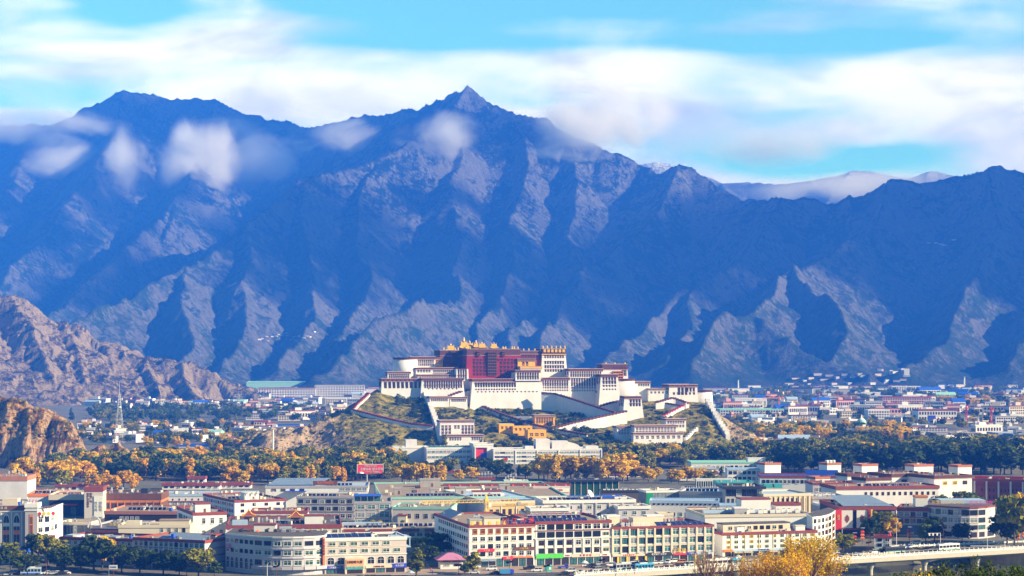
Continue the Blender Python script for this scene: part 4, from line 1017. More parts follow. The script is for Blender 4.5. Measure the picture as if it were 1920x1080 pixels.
def stair_house(r, x, y, w, d, h, m=M_PAINT, trim=M_DKRED, door=True):
    z = r['_h'] - .82
    o = sub(r, x, x + w, y, y + d, z, z + h, m, 'stair_house', trim, .55)
    if door:
        bm = bmesh.new(); bbox(bm, x + w * .55, x + w * .55 + 1.1, y - .06, y - .003, z + .1, z + 2.1); obj('door', bm, M_WOOD, o)
    return o
LETTERS = []
def text(parent, s, x, y, z, size, m, rz=0, gap=None, name='sign_lettering', ext=.06, vertical=False):
    c = bpy.data.curves.new('lettering', 'FONT')
    c.body = '\n'.join(s) if vertical else s; c.size = size; c.extrude = ext; c.align_x = 'CENTER'; c.align_y = 'CENTER' if not vertical else 'TOP'
    if gap: c.space_character = gap
    c.materials.append(m)
    o = bpy.data.objects.new(name, c); COL.objects.link(o); o.parent = parent
    o.location = (x, y, z); o.rotation_euler = (math.pi / 2, 0, rz); LETTERS.append(o)
    return o
def sign(r, x0, x1, z0, z1, m, words=None, wm=M_SIGNWHITE, y=-.35, gap=None, th=.3, fit=.66):
    bm = bmesh.new(); bbox(bm, x0, x1, y, y + th, z0, z1); o = obj('sign_board', bm, m, r)
    if words: text(o, words, (x0 + x1) / 2, y - .07, (z0 + z1) / 2, (z1 - z0) * fit, wm, gap=gap)
    return o
def shopfront(r, x0, x1, h, n, m=M_BLACK, pier=M_CREAM):
    """recessed-looking dark shop openings between piers at street level"""
    for i in range(n):
        a = x0 + (x1 - x0) * i / n; b = x0 + (x1 - x0) * (i + 1) / n
        o = obj('shop_window', win_mesh('shop' if random.random() < .6 else 'blue'), parent=r, loc=((a + b) / 2, -.003, .1)); o.scale = ((b - a) * .86, 1, h - .2)
# roof furniture: each a thing of its own, standing on a roof
def on_roof(r, x, y, dz=0.0):
    a = r.rotation_euler.z; l = r.location; c, s = math.cos(a), math.sin(a)
    return (l.x + x * c - y * s, l.y + x * s + y * c, l.z + r['_h'] - .82 + dz)
def solar_row(r, x, y, n, label, w=2.0, d=2.4, tilt=26, m=None, group=None, rz=0):
    t = thing('solar_array', label, 'solar panels', on_roof(r, x, y), r.rotation_euler.z + rz, group)
    for i in range(n):
        bm = bmesh.new(); ca, sa = math.cos(R(tilt)) * d, math.sin(R(tilt)) * d; x0 = i * (w + .18)
        v = [bm.verts.new(p) for p in ((x0, 0, .35), (x0 + w, 0, .35), (x0 + w, ca, .35 + sa), (x0, ca, .35 + sa), (x0, 0, .27), (x0 + w, 0, .27), (x0 + w, ca, .27 + sa), (x0, ca, .27 + sa))]
        for f in ((0, 1, 2, 3), (7, 6, 5, 4), (0, 4, 5, 1), (1, 5, 6, 2), (2, 6, 7, 3), (3, 7, 4, 0)): bm.faces.new([v[q] for q in f])
        obj('panel', bm, m or M_PANEL, t)
    bm = bmesh.new()
    for i in range(n + 1):
        xx = i * (w + .18) - .09; bar(bm, (xx, 0, 0), (xx, 0, .4), .05); bar(bm, (xx, ca, 0), (xx, ca, .3 + sa), .05); bar(bm, (xx, 0, .3), (xx, ca, .3 + sa), .05)
    obj('rack', bm, M_METAL, t)
    return t
def heater_row(r, x, y, n, label, group=None, step=2.2, rz=0):
    """solar water heaters: sloping tube panel under a white tank"""
    base = None
    for i in range(n):
        a = r.rotation_euler.z; loc = Vector(on_roof(r, x + i * step, y))
        if base is None:
            base = thing('solar_water_heater', label, 'water heater', loc, a + rz, group)
            bm = bmesh.new(); v = [bm.verts.new(p) for p in ((0, 0, .2), (1.7, 0, .2), (1.7, 1.4, 1.3), (0, 1.4, 1.3))]; bm.faces.new(v); bmesh.ops.solidify(bm, geom=bm.faces[:], thickness=.08); obj('tubes', bm, M_PANEL, base)
            bm = bmesh.new(); bar(bm, (-.1, 1.55, 1.5), (1.8, 1.55, 1.5), .28, n=8); obj('tank', bm, M_METAL, base)
            bm = bmesh.new()
            for q in (.1, 1.6): bar(bm, (q, 1.5, 0), (q, 1.5, 1.4), .05); bar(bm, (q, 0, 0), (q, 0, .2), .05)
            obj('stand', bm, M_METAL, base)
        else:
            c = copy_tree(base); c.location = loc
def water_tank(r, x, y, label, m=M_BLUE, s=1.0):
    t = thing('water_tank', label, 'water tank', on_roof(r, x, y), 0)
    bm = bmesh.new(); lathe(bm, (0, 0, .4), [(a * s, b * s) for a, b in ((.9, 0), (1.0, .1), (1.0, 1.6), (.8, 1.95), (.3, 2.1))], 12); obj('tank', bm, m, t)
    bm = bmesh.new(); bbox(bm, -.8 * s, .8 * s, -.8 * s, .8 * s, 0, .42); obj('base', bm, M_CONC, t)
def ac_unit(r, x, y, label, group='air conditioning boxes on the roofs', s=1.2):
    t = thing('air_conditioner', label, 'air conditioner', on_roof(r, x, y), r.rotation_euler.z, group); t.scale = (s, s, s)
    bm = bmesh.new(); bbox(bm, -.8, .8, -.5, .5, .15, 1.3); obj('casing', bm, M_PAINT, t)
    bm = bmesh.new(); lathe(bm, (0, 0, 1.3), ((.42, 0), (.42, .12)), 10, 0); obj('fan', bm, M_DKMETAL, t)
def antenna(r, x, y, h, label, group='slim antenna masts on the roofs'):
    t = thing('antenna_mast', label, 'antenna', on_roof(r, x, y), 0, group)
    bm = bmesh.new(); bar(bm, (0, 0, 0), (0, 0, h), .09, n=5, r2=.05); obj('mast', bm, M_METAL, t)
    bm = bmesh.new()
    for k in range(3):
        a = k * 2.1; bbox(bm, math.cos(a) * .35 - .12, math.cos(a) * .35 + .12, math.sin(a) * .35 - .12, math.sin(a) * .35 + .12, h - 1.9, h - .2)
        bar(bm, (0, 0, h - 1), (math.cos(a) * .35, math.sin(a) * .35, h - 1), .04)
    obj('aerial', bm, M_PAINT, t)
def dish(r, x, y, rad, label):
    t = thing('satellite_dish', label, 'satellite dish', on_roof(r, x, y), .5)
    bm = bmesh.new(); bar(bm, (0, 0, 0), (0, 0, rad * .9), .18, n=6); bar(bm, (-.8, 0, 0), (0, 0, rad * .6), .08); bar(bm, (.8, 0, 0), (0, 0, rad * .6), .08); obj('stand', bm, M_METAL, t)
    bm = bmesh.new(); lathe(bm, (0, 0, 0), [(rad * k / 5, .42 * rad * (k / 5) ** 2) for k in range(6)] + [(rad * .98, .42 * rad + .08)] + [(rad * k / 5, .42 * rad * (k / 5) ** 2 + .1) for k in (4, 3, 2, 1)], 20)
    bar(bm, (0, 0, .1), (0, 0, rad * .7), .07)
    o = obj('reflector', bm, M_PAINT, t, (0, 0, rad * .9)); o.rotation_euler = (R(58), 0, R(35)); smooth(o.data)
def pavilion_roof(r, x, y, w, label_part='kiosk'):
    """little roof kiosk with a red pyramid roof edged in gold"""
    z = r['_h'] - .82; bm = bmesh.new(); bbox(bm, x - w * .42, x + w * .42, y - w * .42, y + w * .42, z, z + 2.4); o = obj('roof_kiosk', bm, mat('terracotta_wall', (.45, .17, .06), .85), r)
    bm = bmesh.new(); b = [bm.verts.new((x + a * w * .72, y + c * w * .72, z + 2.3)) for a, c in ((-1, -1), (1, -1), (1, 1), (-1, 1))]; k = [bm.verts.new((x + a * w * .36, y + c * w * .36, z + 3.0)) for a, c in ((-1, -1), (1, -1), (1, 1), (-1, 1))]; t = bm.verts.new((x, y, z + 4.9))
    for i in range(4):
        j = (i + 1) % 4; bm.faces.new((b[i], b[j], k[j], k[i])); bm.faces.new((k[i], k[j], t))
    bm.faces.new(b[::-1]); obj('kiosk_roof', bm, M_DKRED, o)
    bm = bmesh.new()
    for i in range(4): bar(bm, b[i].co if False else (x + (-1, 1, 1, -1)[i] * w * .72, y + (-1, -1, 1, 1)[i] * w * .72, z + 2.4), (x + (-1, 1, 1, -1)[i] * w * .36, y + (-1, -1, 1, 1)[i] * w * .36, z + 3.05), .14); bar(bm, (x + (-1, 1, 1, -1)[i] * w * .36, y + (-1, -1, 1, 1)[i] * w * .36, z + 3.05), (x, y, z + 5.0), .14)
    bar(bm, (x - w * .72, y - w * .72, z + 2.35), (x + w * .72, y - w * .72, z + 2.35), .13)
    lathe(bm, (x, y, z + 4.8), ((.3, 0), (.35, .3), (.05, 1.1)), 6)
    obj('gilt_edge', bm, M_GOLD, o)
def curved_bld(label, pts, D0, h, depth, m, trim, name='curved_hotel', cat='building', z0=0.0):
    """building whose street front follows plan points (x, y)"""
    o = Vector((pts[0][0], pts[0][1], z0)); r = thing(name, label, cat, o)
    q = [(x - o.x, y - o.y) for x, y in pts]; bk = [(q[-1][0], q[-1][1] + depth), (q[0][0], q[0][1] + depth)]
    def slab(poly, za, zb, nm, mm, grow=0.0):
        bm = bmesh.new(); cx = sum(p[0] for p in poly) / len(poly); cyy = sum(p[1] for p in poly) / len(poly)
        P = [(x + (x - cx) / max(1e-3, math.hypot(x - cx, y - cyy)) * grow, y + (y - cyy) / max(1e-3, math.hypot(x - cx, y - cyy)) * grow) for x, y in poly]
        a = [bm.verts.new((x, y, za)) for x, y in P]; b = [bm.verts.new((x, y, zb)) for x, y in P]
        for i in range(len(P)): j = (i + 1) % len(P); bm.faces.new((a[i], a[j], b[j], b[i]))
        bm.faces.new(b); bm.faces.new(a[::-1]); bmesh.ops.recalc_face_normals(bm, faces=bm.faces); return obj(nm, bm, mm, r)
    slab(q + bk, 0, h - .7, 'wall', m)
    slab(q + bk, h - .7, h - .05, 'cornice', trim, .4)
    slab(q + bk, h - .05, h + .05, 'roof', M_ROOFD, -.4)
    r['_h'] = h + .85; r['_w'] = q[-1][0]; r['_d'] = depth
    return r, q, slab
def seg_windows(r, q, rows, kinds, per=1, wf=.72, hf=.5, segs=None):
    """windows on the segments of a curved front; rows = (z0, z1)"""
    for i in range(len(q) - 1):
        if segs and i not in segs: continue
        (ax, ay), (bx, by) = q[i], q[i + 1]; L = math.hypot(bx - ax, by - ay); a = math.atan2(by - ay, bx - ax)
        for (za, zb) in rows:
            for k in range(per):
                t = (k + .5) / per; o = obj('window', win_mesh(random.choice(kinds)), parent=r); nx, ny = math.sin(a), -math.cos(a)
                o.location = (ax + (bx - ax) * t + nx * .004, ay + (by - ay) * t + ny * .004, za + (zb - za) * (1 - hf) / 2); o.rotation_euler = (0, 0, a); o.scale = (L / per * wf, 1, (zb - za) * hf)
# ------------------------------------------------------------------ the city blocks, front to back
def build_city():
    B = bld
    # ---- hotel row along the square (street front turned 15 degrees)
    r = B('white five storey hotel with orange framed top windows and red rooftop letters', 880, 1003, 985, 824, 66, 15, M_PAINT, M_DKRED, M_ROOF, trimh=.35, name='hotel')
    L, H = r['_w'], r['_h']
    facade(r, 8, 1, .8, L - .8, H - 4.2, H - .9, 'orange', .62, .72)
    facade(r, 8, 3, .8, L - .8, 3.9, H - 4.2, ('dark', 'slot', 'dark'), .62, .60)
    facade(r, 14, 4, 8, 64, 3.5, H - 1, ('plain', 'slot'), .5, .5, 'L')
    for z in (3.7, 7.0, 10.2): band(r, z, .25, M_CREAM, .08, 'L')
    band(r, H - 1.5, .3, M_SIGNWHITE, .3); shopfront(r, 5, L - .5, 3.5, 7)
    sign(r, .5 + L * .12, L * .38, 6.4, 7.6, M_SIGNRED, '人人乐', M_SIGNWHITE, gap=1.4); sign(r, L * .665, L * .99, 6.7, 8.0, M_WOOD, '川味河鲜', M_SIGNYEL, gap=1.3)
    sign(r, L * .51, L * .66, 2.9, 4.2, M_SIGNRED, '酒烟', M_SIGNWHITE, gap=1.2); sign(r, L * .661, L * .96, 3.5, 4.1, M_SIGNORANGE)
    bm = bmesh.new(); v = [bm.verts.new(p) for p in ((L * .16, -.1, 3.4), (L * .39, -.1, 3.4), (L * .39, -2.2, 2.6), (L * .16, -2.2, 2.6))]; bm.faces.new(v); bmesh.ops.solidify(bm, geom=bm.faces[:], thickness=.1); obj('awning', bm, M_PALEBLUE, r)
    for i, ch in enumerate('川江河源'): text(r, ch, L * (.56 + .13 * i), .6, H + 1.3, 2.7, M_SIGNRED)
    bm = bmesh.new()
    for x in np.linspace(L * .48, L * .99, 12): bar(bm, (x, .8, H - .2), (x, .8, H + 2.4), .06)
    for z in (H + .2, H + 2.3): bar(bm, (L * .48, .8, z), (L * .99, .8, z), .06)
    obj('sign_frame', bm, M_DKMETAL, r)
    stair_house(r, 1.0, 3, 5.0, 5, 3.0, M_CREAM, M_CONC); sub(r, 8, 15, 6, 12, H - .8, H + 2.6, M_CREAM, 'stair_house', M_CONC)
    for k, x in enumerate((1.6, 5.2, 9.0, 12.6, 15.4)):
        bm = bmesh.new(); bar(bm, (x, 1.2, H - .6), (x, 1.2, H - .1), .3, n=6); bbox(bm, x - .55, x + .55, .7, 1.7, H - .1, H + 1.3); obj('yellow_finial', bm, M_SIGNYEL, r)
    bm = bmesh.new(); v = [bm.verts.new(p) for p in ((-.3, 34, H - .2), (5, 34, H + 2.6), (5, 58, H + 2.6), (-.3, 58, H - .2))]; bm.faces.new(v); bmesh.ops.solidify(bm, geom=bm.faces[:], thickness=.15); obj('sheet_roof', bm, M_PALEBLUE, r)
    solar_row(r, L * .62, 4, 5, 'grey solar panels behind the red rooftop letters', 2.0, 3.2, 30)
    ac_unit(r, L * .86, 9, 'white machine box at the right end of the red lettered hotel roof', None, 1.8)
    ex = r.location.x + L * math.cos(R(15)); ey = r.location.y + L * math.sin(R(15))
    r = B('white four storey hotel with dark balcony windows above a bright green shop sign', 1004, 1146, 978, ey, 40, 15, M_PAINT, M_DKRED, M_ROOF, trimh=.35, name='hotel')
    L, H = r['_w'], r['_h']
    facade(r, 8, 1, .6, L - .3, H - 4.0, H - .9, ('slot', 'dark'), .80, .74); facade(r, 7, 1, .6, L - 4.4, H - 7.4, H - 4.0, 'slot', .84, .72)
    facade(r, 7, 2, .6, L - 4.4, 4.4, H - 7.4, ('brown', 'dark', 'slot'), .56, .62); facade(r, 1, 3, L - 4.4, L - .3, 4.4, H - 4, 'greenw', .66, .45)
    band(r, H - 4.15, .35, M_DKRED, .25); band(r, H - 7.5, .4, M_PAINT, .4); band(r, 7.2, .25, M_CREAM, .25); piers(r, 8, 4.3, H - 7.6, .55, M_PAINT, .3, L - 4.2, .35)
    shopfront(r, .5, L - .5, 3.2, 9)
    sign(r, .2, L * .36, 2.9, 4.9, M_SIGNGREEN); sign(r, L * .365, L * .47, 3.4, 4.5, M_SIGNWHITE, '吉祥超市', M_SIGNRED, fit=.5); sign(r, L * .475, L * .84, 3.1, 4.5, M_CREAM, '某 御 中 医', M_SIGNRED, gap=1.3); sign(r, L * .845, L * .985, 3.3, 4.4, M_SIGNWHITE, '大药房', M_SIGNRED, fit=.6)
    solar_row(r, -.5, .8, 9, 'long row of blue solar panels on the roof edge above the green shop sign', 2.5, 3.6, 24)
    t = thing('cooling_tower', 'tangle of white cooling pipes right of the blue solar panels', 'cooling tower', on_roof(r, L * .86, 5), R(15))
    bm = bmesh.new()
    for k in range(5): lathe(bm, (k * 1.1, random.uniform(-1, 1), 0), ((.5, 0), (.6, 1.2 + k % 3 * .5), (.3, 1.6 + k % 3 * .5)), 8)
    obj('vessel', bm, M_PAINT, t); bm = bmesh.new()
    for k in range(9): bar(bm, (random.uniform(-1, 5), random.uniform(-1, 1), random.uniform(.2, 2.6)), (random.uniform(-1, 5), random.uniform(-1, 1), random.uniform(.2, 2.6)), .10)
    obj('pipe', bm, M_METAL, t)
    ex = r.location.x + L * math.cos(R(15)); ey = r.location.y + L * math.sin(R(15))
    r = B('cream four storey hotel with wide teal windows and white rooftop letters', 1147, 1338, 988, ey, 34, 15, M_PAINT, M_DKRED, M_ROOFD, trimh=.35, name='hotel')
    L, H = r['_w'], r['_h']
    facade(r, 12, 3, .3, L - .3, 3.9, H - .8, ('teal', 'pale', 'slot', 'blue', 'teal'), .74, .68)
    for j in range(1, 3): band(r, 3.9 + (H - 4.7) / 3 * j - .35, .55, M_CREAM, .35, 'R')
    piers(r, 13, 3.9, H - .9, .75, M_CREAM, .3, L - .3, .5); shopfront(r, .4, L - .4, 3.0, 12)
    sign(r, .3, L * .32, 2.9, 3.9, M_CREAM, '名 烟 名 酒 茶 行', M_SIGNRED, gap=1.1); sign(r, L * .33, L * .585, 2.7, 4.1, M_SIGNBLACK, '藏式餐厅 欢迎您', M_SIGNWHITE); sign(r, L * .60, L * .73, 2.8, 3.6, M_SIGNRED); sign(r, L * .735, L * .82, 2.8, 3.9, M_SIGNBLUE, '小卖部', M_SIGNWHITE); sign(r, L * .825, L * .99, 2.8, 3.9, M_PALEBLUE, '虫草 药材', M_DKRED)
    text(r, '川菜楼', L * .655, -.6, 4.7, 2.0, M_SIGNYEL, gap=1.2); text(r, '雪域假日酒店', L * .23, -.1, H + .7, 2.1, M_SIGNWHITE, gap=1.15)
    for x in np.linspace(L * .04, L * .4, 8): pass
    for k in range(4):
        bm = bmesh.new(); bbox(bm, L * (.05 + .09 * k), L * (.05 + .09 * k) + .9, -.5, -.1, .1, 2.7); obj('yellow_pillar', bm, M_SIGNYEL, r)
    sub(r, L * .02, L * .14, 9, 15, H - .8, H + 4.0, M_CREAM, 'stair_house', M_PAINT); sub(r, L * .23, L * .385, 3, 9, H - .8, H + 3.4, M_CREAM, 'stair_house')
    sub(r, L * .42, L * .58, 10, 16, H - .8, H + 3.6, M_CREAM, 'stair_house', M_PAINT)
    solar_row(r, L * .46, 2, 9, 'dark solar panels beside the white rooftop letters', 2.2, 4.4, 22)
    water_tank(r, L * .19, 6, 'dark blue water tank among pipes on the white lettered hotel', M_BLUE, .9)
    for k in range(5): antenna(r, L * (.58 + .035 * k), 12, random.uniform(3, 5), 'slim white mast on the teal windowed hotel roof', 'masts on the teal windowed hotel roof')
    # ---- white block with yellow framed windows, right of the lane
    r = B('white three storey block with small yellow framed windows behind the golden riverside trees', 1355, 1532, 999, 868, 20, 17, M_PAINT, M_DKRED, M_ROOFD, trimh=.3, name='apartment_block')
    L, H = r['_w'], r['_h']; facade(r, 12, 3, 1, L - .5, 2.9, H - .8, ('greenw', 'yellow', 'greenw'), .48, .62); piers(r, 7, .2, H - .9, .35, M_CREAM, 4, L - 1, .2)
    shopfront(r, 1, L - 1, 2.2, 10); sign(r, .3, 4.6, 2.0, 3.1, M_SIGNORANGE); sign(r, 4.7, L * .75, 2.0, 3.0, M_PALEBLUE, '汽车配件 轮胎 维修', M_SIGNBLUE)
    bm = bmesh.new()
    for a, b in ((4.9, 9.0), (9.6, 14.0), (22, 26)):
        v = [bm.verts.new(p) for p in ((a, -.3, 2.2), (b, -.3, 2.2), (b, -2.0, 1.5), (a, -2.0, 1.5))]; f = bm.faces.new(v)
    bmesh.ops.solidify(bm, geom=bm.faces[:], thickness=.08); obj('awning', bm, M_CREAM, r)
    sub(r, 4, L - 9, 9, 16, H - .8, H + 3.0, M_CREAM, 'penthouse', M_ROOFD, .3); ac_unit(r, 9.5, 3, 'white cooling box on the roof of the yellow windowed block', None, 2.2)
    facade_r = r
    for k in range(9):
        o = obj('window', win_mesh(random.choice(('brown', 'dark', 'slot'))), parent=r, loc=(6 + (L - 18) * (k + .5) / 9, 8.99, H + .2)); o.scale = (1.9, 1, 1.7)
    sub(r, L - 9, L - 4.5, 3, 6, H - .8, H + 1.9, M_PAINT, 'roof_hut', M_CREAM, .2)
    a = R(62); p0 = at(1522, 900, 893); pts = []
    for px, D in ((1524, 888), (1540, 893), (1552, 901), (1560, 911), (1566, 925)): q = at(px, 900, D); pts.append((q.x, q.y))
    r, q, slab = curved_bld('white curved corner building with four rows of square blue windows', pts, 893, 15.8, 18, M_PAINT, M_PAINT, 'corner_building')
    seg_windows(r, q, [(3.6 + 2.9 * k, 6.5 + 2.9 * k) for k in range(4)], ('slot', 'dark'), 2, .62, .68, (0, 1)); seg_windows(r, q, [(3.6 + 2.9 * k, 6.5 + 2.9 * k) for k in range(4)], ('slot',), 1, .5, .68, (2, 3))
    for i in (2, 3):
        (ax, ay), (bx, by) = q[i], q[i + 1]; bm = bmesh.new(); bar(bm, (ax, ay - .1, 3), (ax, ay - .1, 15), .4); obj('orange_pier', bm, mat('salmon_render', (.68, .26, .12), .8), r)
    r = B('long dark flat roof with scattered machines behind the yellow windowed block', 1322, 1522, 965, 930, 40, 8, M_PAINT, M_CREAM, M_ROOFD, name='long_hall', over=.3)
    L, H = r['_w'], r['_h']
    for k in range(9): ac_unit(r, L * (.45 + .06 * k), random.uniform(8, 16), 'white cooling box in the row along the long dark roof', 'cooling boxes along the long dark roof', 1.5)
    bm = bmesh.new(); bbox(bm, L * .05, L * .62, 14, 17, H - .7, H + .9); obj('pale_duct', bm, M_PALEBLUE, r); sub(r, L * .32, L * .44, 9, 14, H - .8, H + 2.4, M_GREY, 'stair_house', M_PAINT)
    sub(r, L * .46, L * .74, 24, 34, H - .8, H + 5.4, M_PAINT, 'stair_house', M_DKRED, .4)
    # ---- arched hotel with shops, left of the square
    r = B('pinkish three storey hotel with arched windows and an orange entrance board', 609, 762, 1009, 800, 22, 14, M_TILE, M_PAINT, M_ROOFD, trimh=.4, name='hotel')
    L, H = r['_w'], r['_h']
    facade(r, 6, 1, .8, L * .82, H - 3.9, H - 1, 'green', .64, .50); facade(r, 7, 1, .8, L * .95, H - 6.9, H - 3.9, 'green', .64, .48); facade(r, 8, 1, .4, L - .3, H - 11.4, H - 7.4, 'arch', .70, .76)
    band(r, H - 7.2, .3, M_PAINT, .25); band(r, H - 4.1, .2, M_CREAM, .12); band(r, H - 1.5, .25, M_CREAM, .2)
    shopfront(r, .5, L - .5, H - 12.6, 8)
    o = sub(r, L * .235, L * .475, -2.4, -.01, 0, H - 8.0, M_CREAM, 'entrance_porch'); bm = bmesh.new(); bbox(bm, L * .25, L * .46, -2.6, -2.41, H - 11.6, H - 8.6); obj('sign_board', bm, mat('salmon_sign', (.85, .42, .18), .6), o); text(o, '日喀则大厦', L * .355, -2.7, H - 9.8, 1.3, M_WOOD); bm = bmesh.new(); bbox(bm, L * .25, L * .46, -2.58, -2.41, H - 12.6, H - 11.7); obj('mural', bm, mat('teal_mural', (.05, .42, .42), .6, var=.6, scale=1.2), o); bm = bmesh.new(); bbox(bm, L * .26, L * .45, -2.46, -2.405, .1, H - 12.8); obj('doorway', bm, M_BLACK, o)
    sign(r, .3, L * .22, H - 12.7, H - 11.4, M_SIGNBLUE, '工商建筑银行', M_SIGNWHITE); sign(r, L * .5, L * .82, H - 12.6, H - 11.5, M_CREAM, '兰州拉面 饭店', M_DKRED); sign(r, L * .83, L * 1.0, H - 12.8, H - 11.0, M_SIGNBLUE, '安多酒家', M_SIGNWHITE, fit=.5)
    bm = bmesh.new(); bbox(bm, -.9, -.1, -.7, .2, 3, H + .5); o = obj('vertical_sign', bm, M_SIGNORANGE, r); text(o, '安多商务宾馆', -.5, -.8, H - .3, 1.1, M_DKRED, vertical=True)
    solar_row(r, -2, 2.5, 8, 'dark blue solar panels on the roof of the arched window hotel', 2.6, 5.0, 18); ac_unit(r, L * .62, 4, 'white machine by the solar panels of the arched window hotel', None, 1.4)
    o = sub(r, L * .83, L * 1.06, 1, 12, H - 4.6, H - 4.3, M_PALEBLUE, 'terrace_floor'); bm = bmesh.new()
    for x in (L * .84, L * 1.05):
        for y in (1.3, 11.5): bbox(bm, x - .15, x + .15, y - .15, y + .15, H - 4.3, H - .6)
    bbox(bm, L * .825, L * 1.065, .8, 12.2, H - .6, H - .35); obj('terrace_canopy', bm, M_PALEBLUE, r)
    # ---- curved hotel beside it
    pts = []
    for px, D in ((423, 812), (448, 806), (476, 800), (493, 797.5), (511, 796), (529, 795.3), (549, 795.3), (569, 796), (590, 798), (609, 801)): q = at(px, 900, D); pts.append((q.x, q.y))
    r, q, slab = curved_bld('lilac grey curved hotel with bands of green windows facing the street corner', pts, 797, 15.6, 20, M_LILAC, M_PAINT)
    H = 15.6; rows = [(H - 4.5, H - 1.2), (H - 8.3, H - 5.0), (H - 12.4, H - 8.8)]
    seg_windows(r, q, rows, ('green', 'slot', 'green'), 1, .74, .56, range(2, 9)); seg_windows(r, q, rows[:2], ('green', 'slot'), 3, .62, .5, (0, 1)); seg_windows(r, q, [(1, H - 8.6)], ('arch',), 3, .62, .8, (0, 1))
    for i in (2, 3, 4, 5, 6, 7, 8):
        (ax, ay), (bx, by) = q[i], q[i + 1]
        bm = bmesh.new(); a = math.atan2(by - ay, bx - ax); nx, ny = math.sin(a), -math.cos(a)
        for z in (H - 5.0, H - 8.7): bar(bm, (ax + nx * .2, ay + ny * .2, z), (bx + nx * .2, by + ny * .2, z), .3)
        bar(bm, (ax + nx * 1.0, ay + ny * 1.0, 2.9), (bx + nx * 1.0, by + ny * 1.0, 2.9), .9); obj('floor_band', bm, M_LILAC, r)
    o = sub(r, 22, 31, -4.5, -1.2, 0, 2.6, M_WOOD, 'gate_house'); bm = bmesh.new(); v = [bm.verts.new(p) for p in ((21, -5.4, 2.5), (32, -5.4, 2.5), (31, -2.8, 4.6), (22, -2.8, 4.6), (21, -.4, 2.5), (32, -.4, 2.5))]
    for f in ((0, 1, 2, 3), (3, 2, 5, 4), (0, 3, 4), (1, 5, 2), (0, 4, 5, 1)): bm.faces.new([v[k] for k in f])
    obj('tiled_roof', bm, M_ROOFD, o); text(r, '国际大酒', 4.6, -2.9, H - 5.4, 2.2, M_PINK, rz=-R(12))
    sub(r, 11, 20, 5, 10, H - .05, H + 3.2, M_PAINT, 'stair_house', M_DKRED)
    for k in range(9):
        bm = bmesh.new(); x = 5 + 3.6 * k; s = random.uniform(.5, 1.1); bbox(bm, x, x + s * 1.6, 2.5, 3.6, H, H + s); bar(bm, (x, 2.2, H + s), (x + 2 * s, 2.8, H + s * 1.6), .25, n=6); obj('roof_clutter', bm, random.choice((M_METAL, M_SIGNORANGE, M_DKMETAL, M_WOOD)), r)
    t = thing('boiler', 'silver horizontal boiler on the curved hotel roof', 'boiler', (r.location.x + 24, r.location.y + 6, H), .1); bm = bmesh.new(); bar(bm, (-2.6, 0, 1.2), (2.6, 0, 1.2), 1.0, n=12); obj('drum', bm, M_METAL, t); bm = bmesh.new(); [bbox(bm, x - .2, x + .2, -.7, .7, 0, .5) for x in (-1.7, 1.7)]; obj('saddle', bm, M_CONC, t)
    # ---- shaded long block at the lower left
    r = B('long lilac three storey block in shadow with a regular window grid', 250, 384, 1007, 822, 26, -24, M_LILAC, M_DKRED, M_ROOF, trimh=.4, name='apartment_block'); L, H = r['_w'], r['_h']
    facade(r, 14, 3, .3, L - .3, 3.0, H - .9, ('dark', 'green', 'slot'), .62, .60); 
    for k in range(1, 4): band(r, 3.0 + (H - 3.9) / 3 * (k - 1) - .1, .3, M_DKRED, .1, 'R')
    piers(r, 15, 2.8, H - .9, .3, M_PAINT); shopfront(r, 1, L - 1, 2.5, 8)
    bm = bmesh.new(); v = [bm.verts.new(p) for p in ((L * .35, 4, H - .5), (L * .93, 4, H - .5), (L * .93, 10, H + 1.7), (L * .35, 10, H + 1.7))]; bm.faces.new(v); bmesh.ops.solidify(bm, geom=bm.faces[:], thickness=.1); obj('sheet_roof', bm, M_PALEBLUE, r)
    solar_row(r, L * .30, 2, 3, 'grey panels lying on the shaded long block roof', 2.6, 4.0, 14); water_tank(r, L * .47, 5, 'bright blue water tank on the shaded long block roof'); sub(r, L * .80, L - .6, 9, 16, H - .8, H + 1.4, M_CREAM, 'stair_house', M_DKRED)
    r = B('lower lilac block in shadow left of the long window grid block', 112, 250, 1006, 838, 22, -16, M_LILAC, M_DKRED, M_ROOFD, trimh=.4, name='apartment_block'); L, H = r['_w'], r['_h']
    facade(r, 12, 3, .5, L - .5, 2.8, H - 1, ('dark', 'green', 'slot'), .5, .6); sub(r, L * .04, L * .2, 2, 9, H - .8, H + .5, M_PALEBLUE, 'skylight'); sub(r, L * .6, L * .72, 3, 8, H - .8, H + .3, M_METAL, 'skylight'); water_tank(r, L * .92, 3, 'low blue tank at the joint of the two shaded lilac blocks', M_BLUE, .7)
    r = B('low sandy wall house at the left end of the shaded blocks', 82, 140, 1015, 850, 14, 8, M_CREAM, M_CREAM, M_ROOF, name='low_house')
    r = B('sheds with bright blue roofs at the bottom left corner', -40, 50, 1030, 840, 12, 0, M_PAINT, M_BLUE, M_BLUE, name='shed', trimh=.6); r2 = B('small shed with a blue roof among dark street trees', 28, 54, 1042, 836, 8, 6, M_PAINT, M_BLUE, M_BLUE, name='shed', trimh=.5)
    # ---- grand arched bank building at the left edge
    r = B('grey building with three tall arches and a brown letter band at the left edge', -60, 46, 947, 905, 24, 2, M_GREY, M_LILAC, M_ROOF, name='arched_building', trimh=.6); L, H = r['_w'], r['_h']
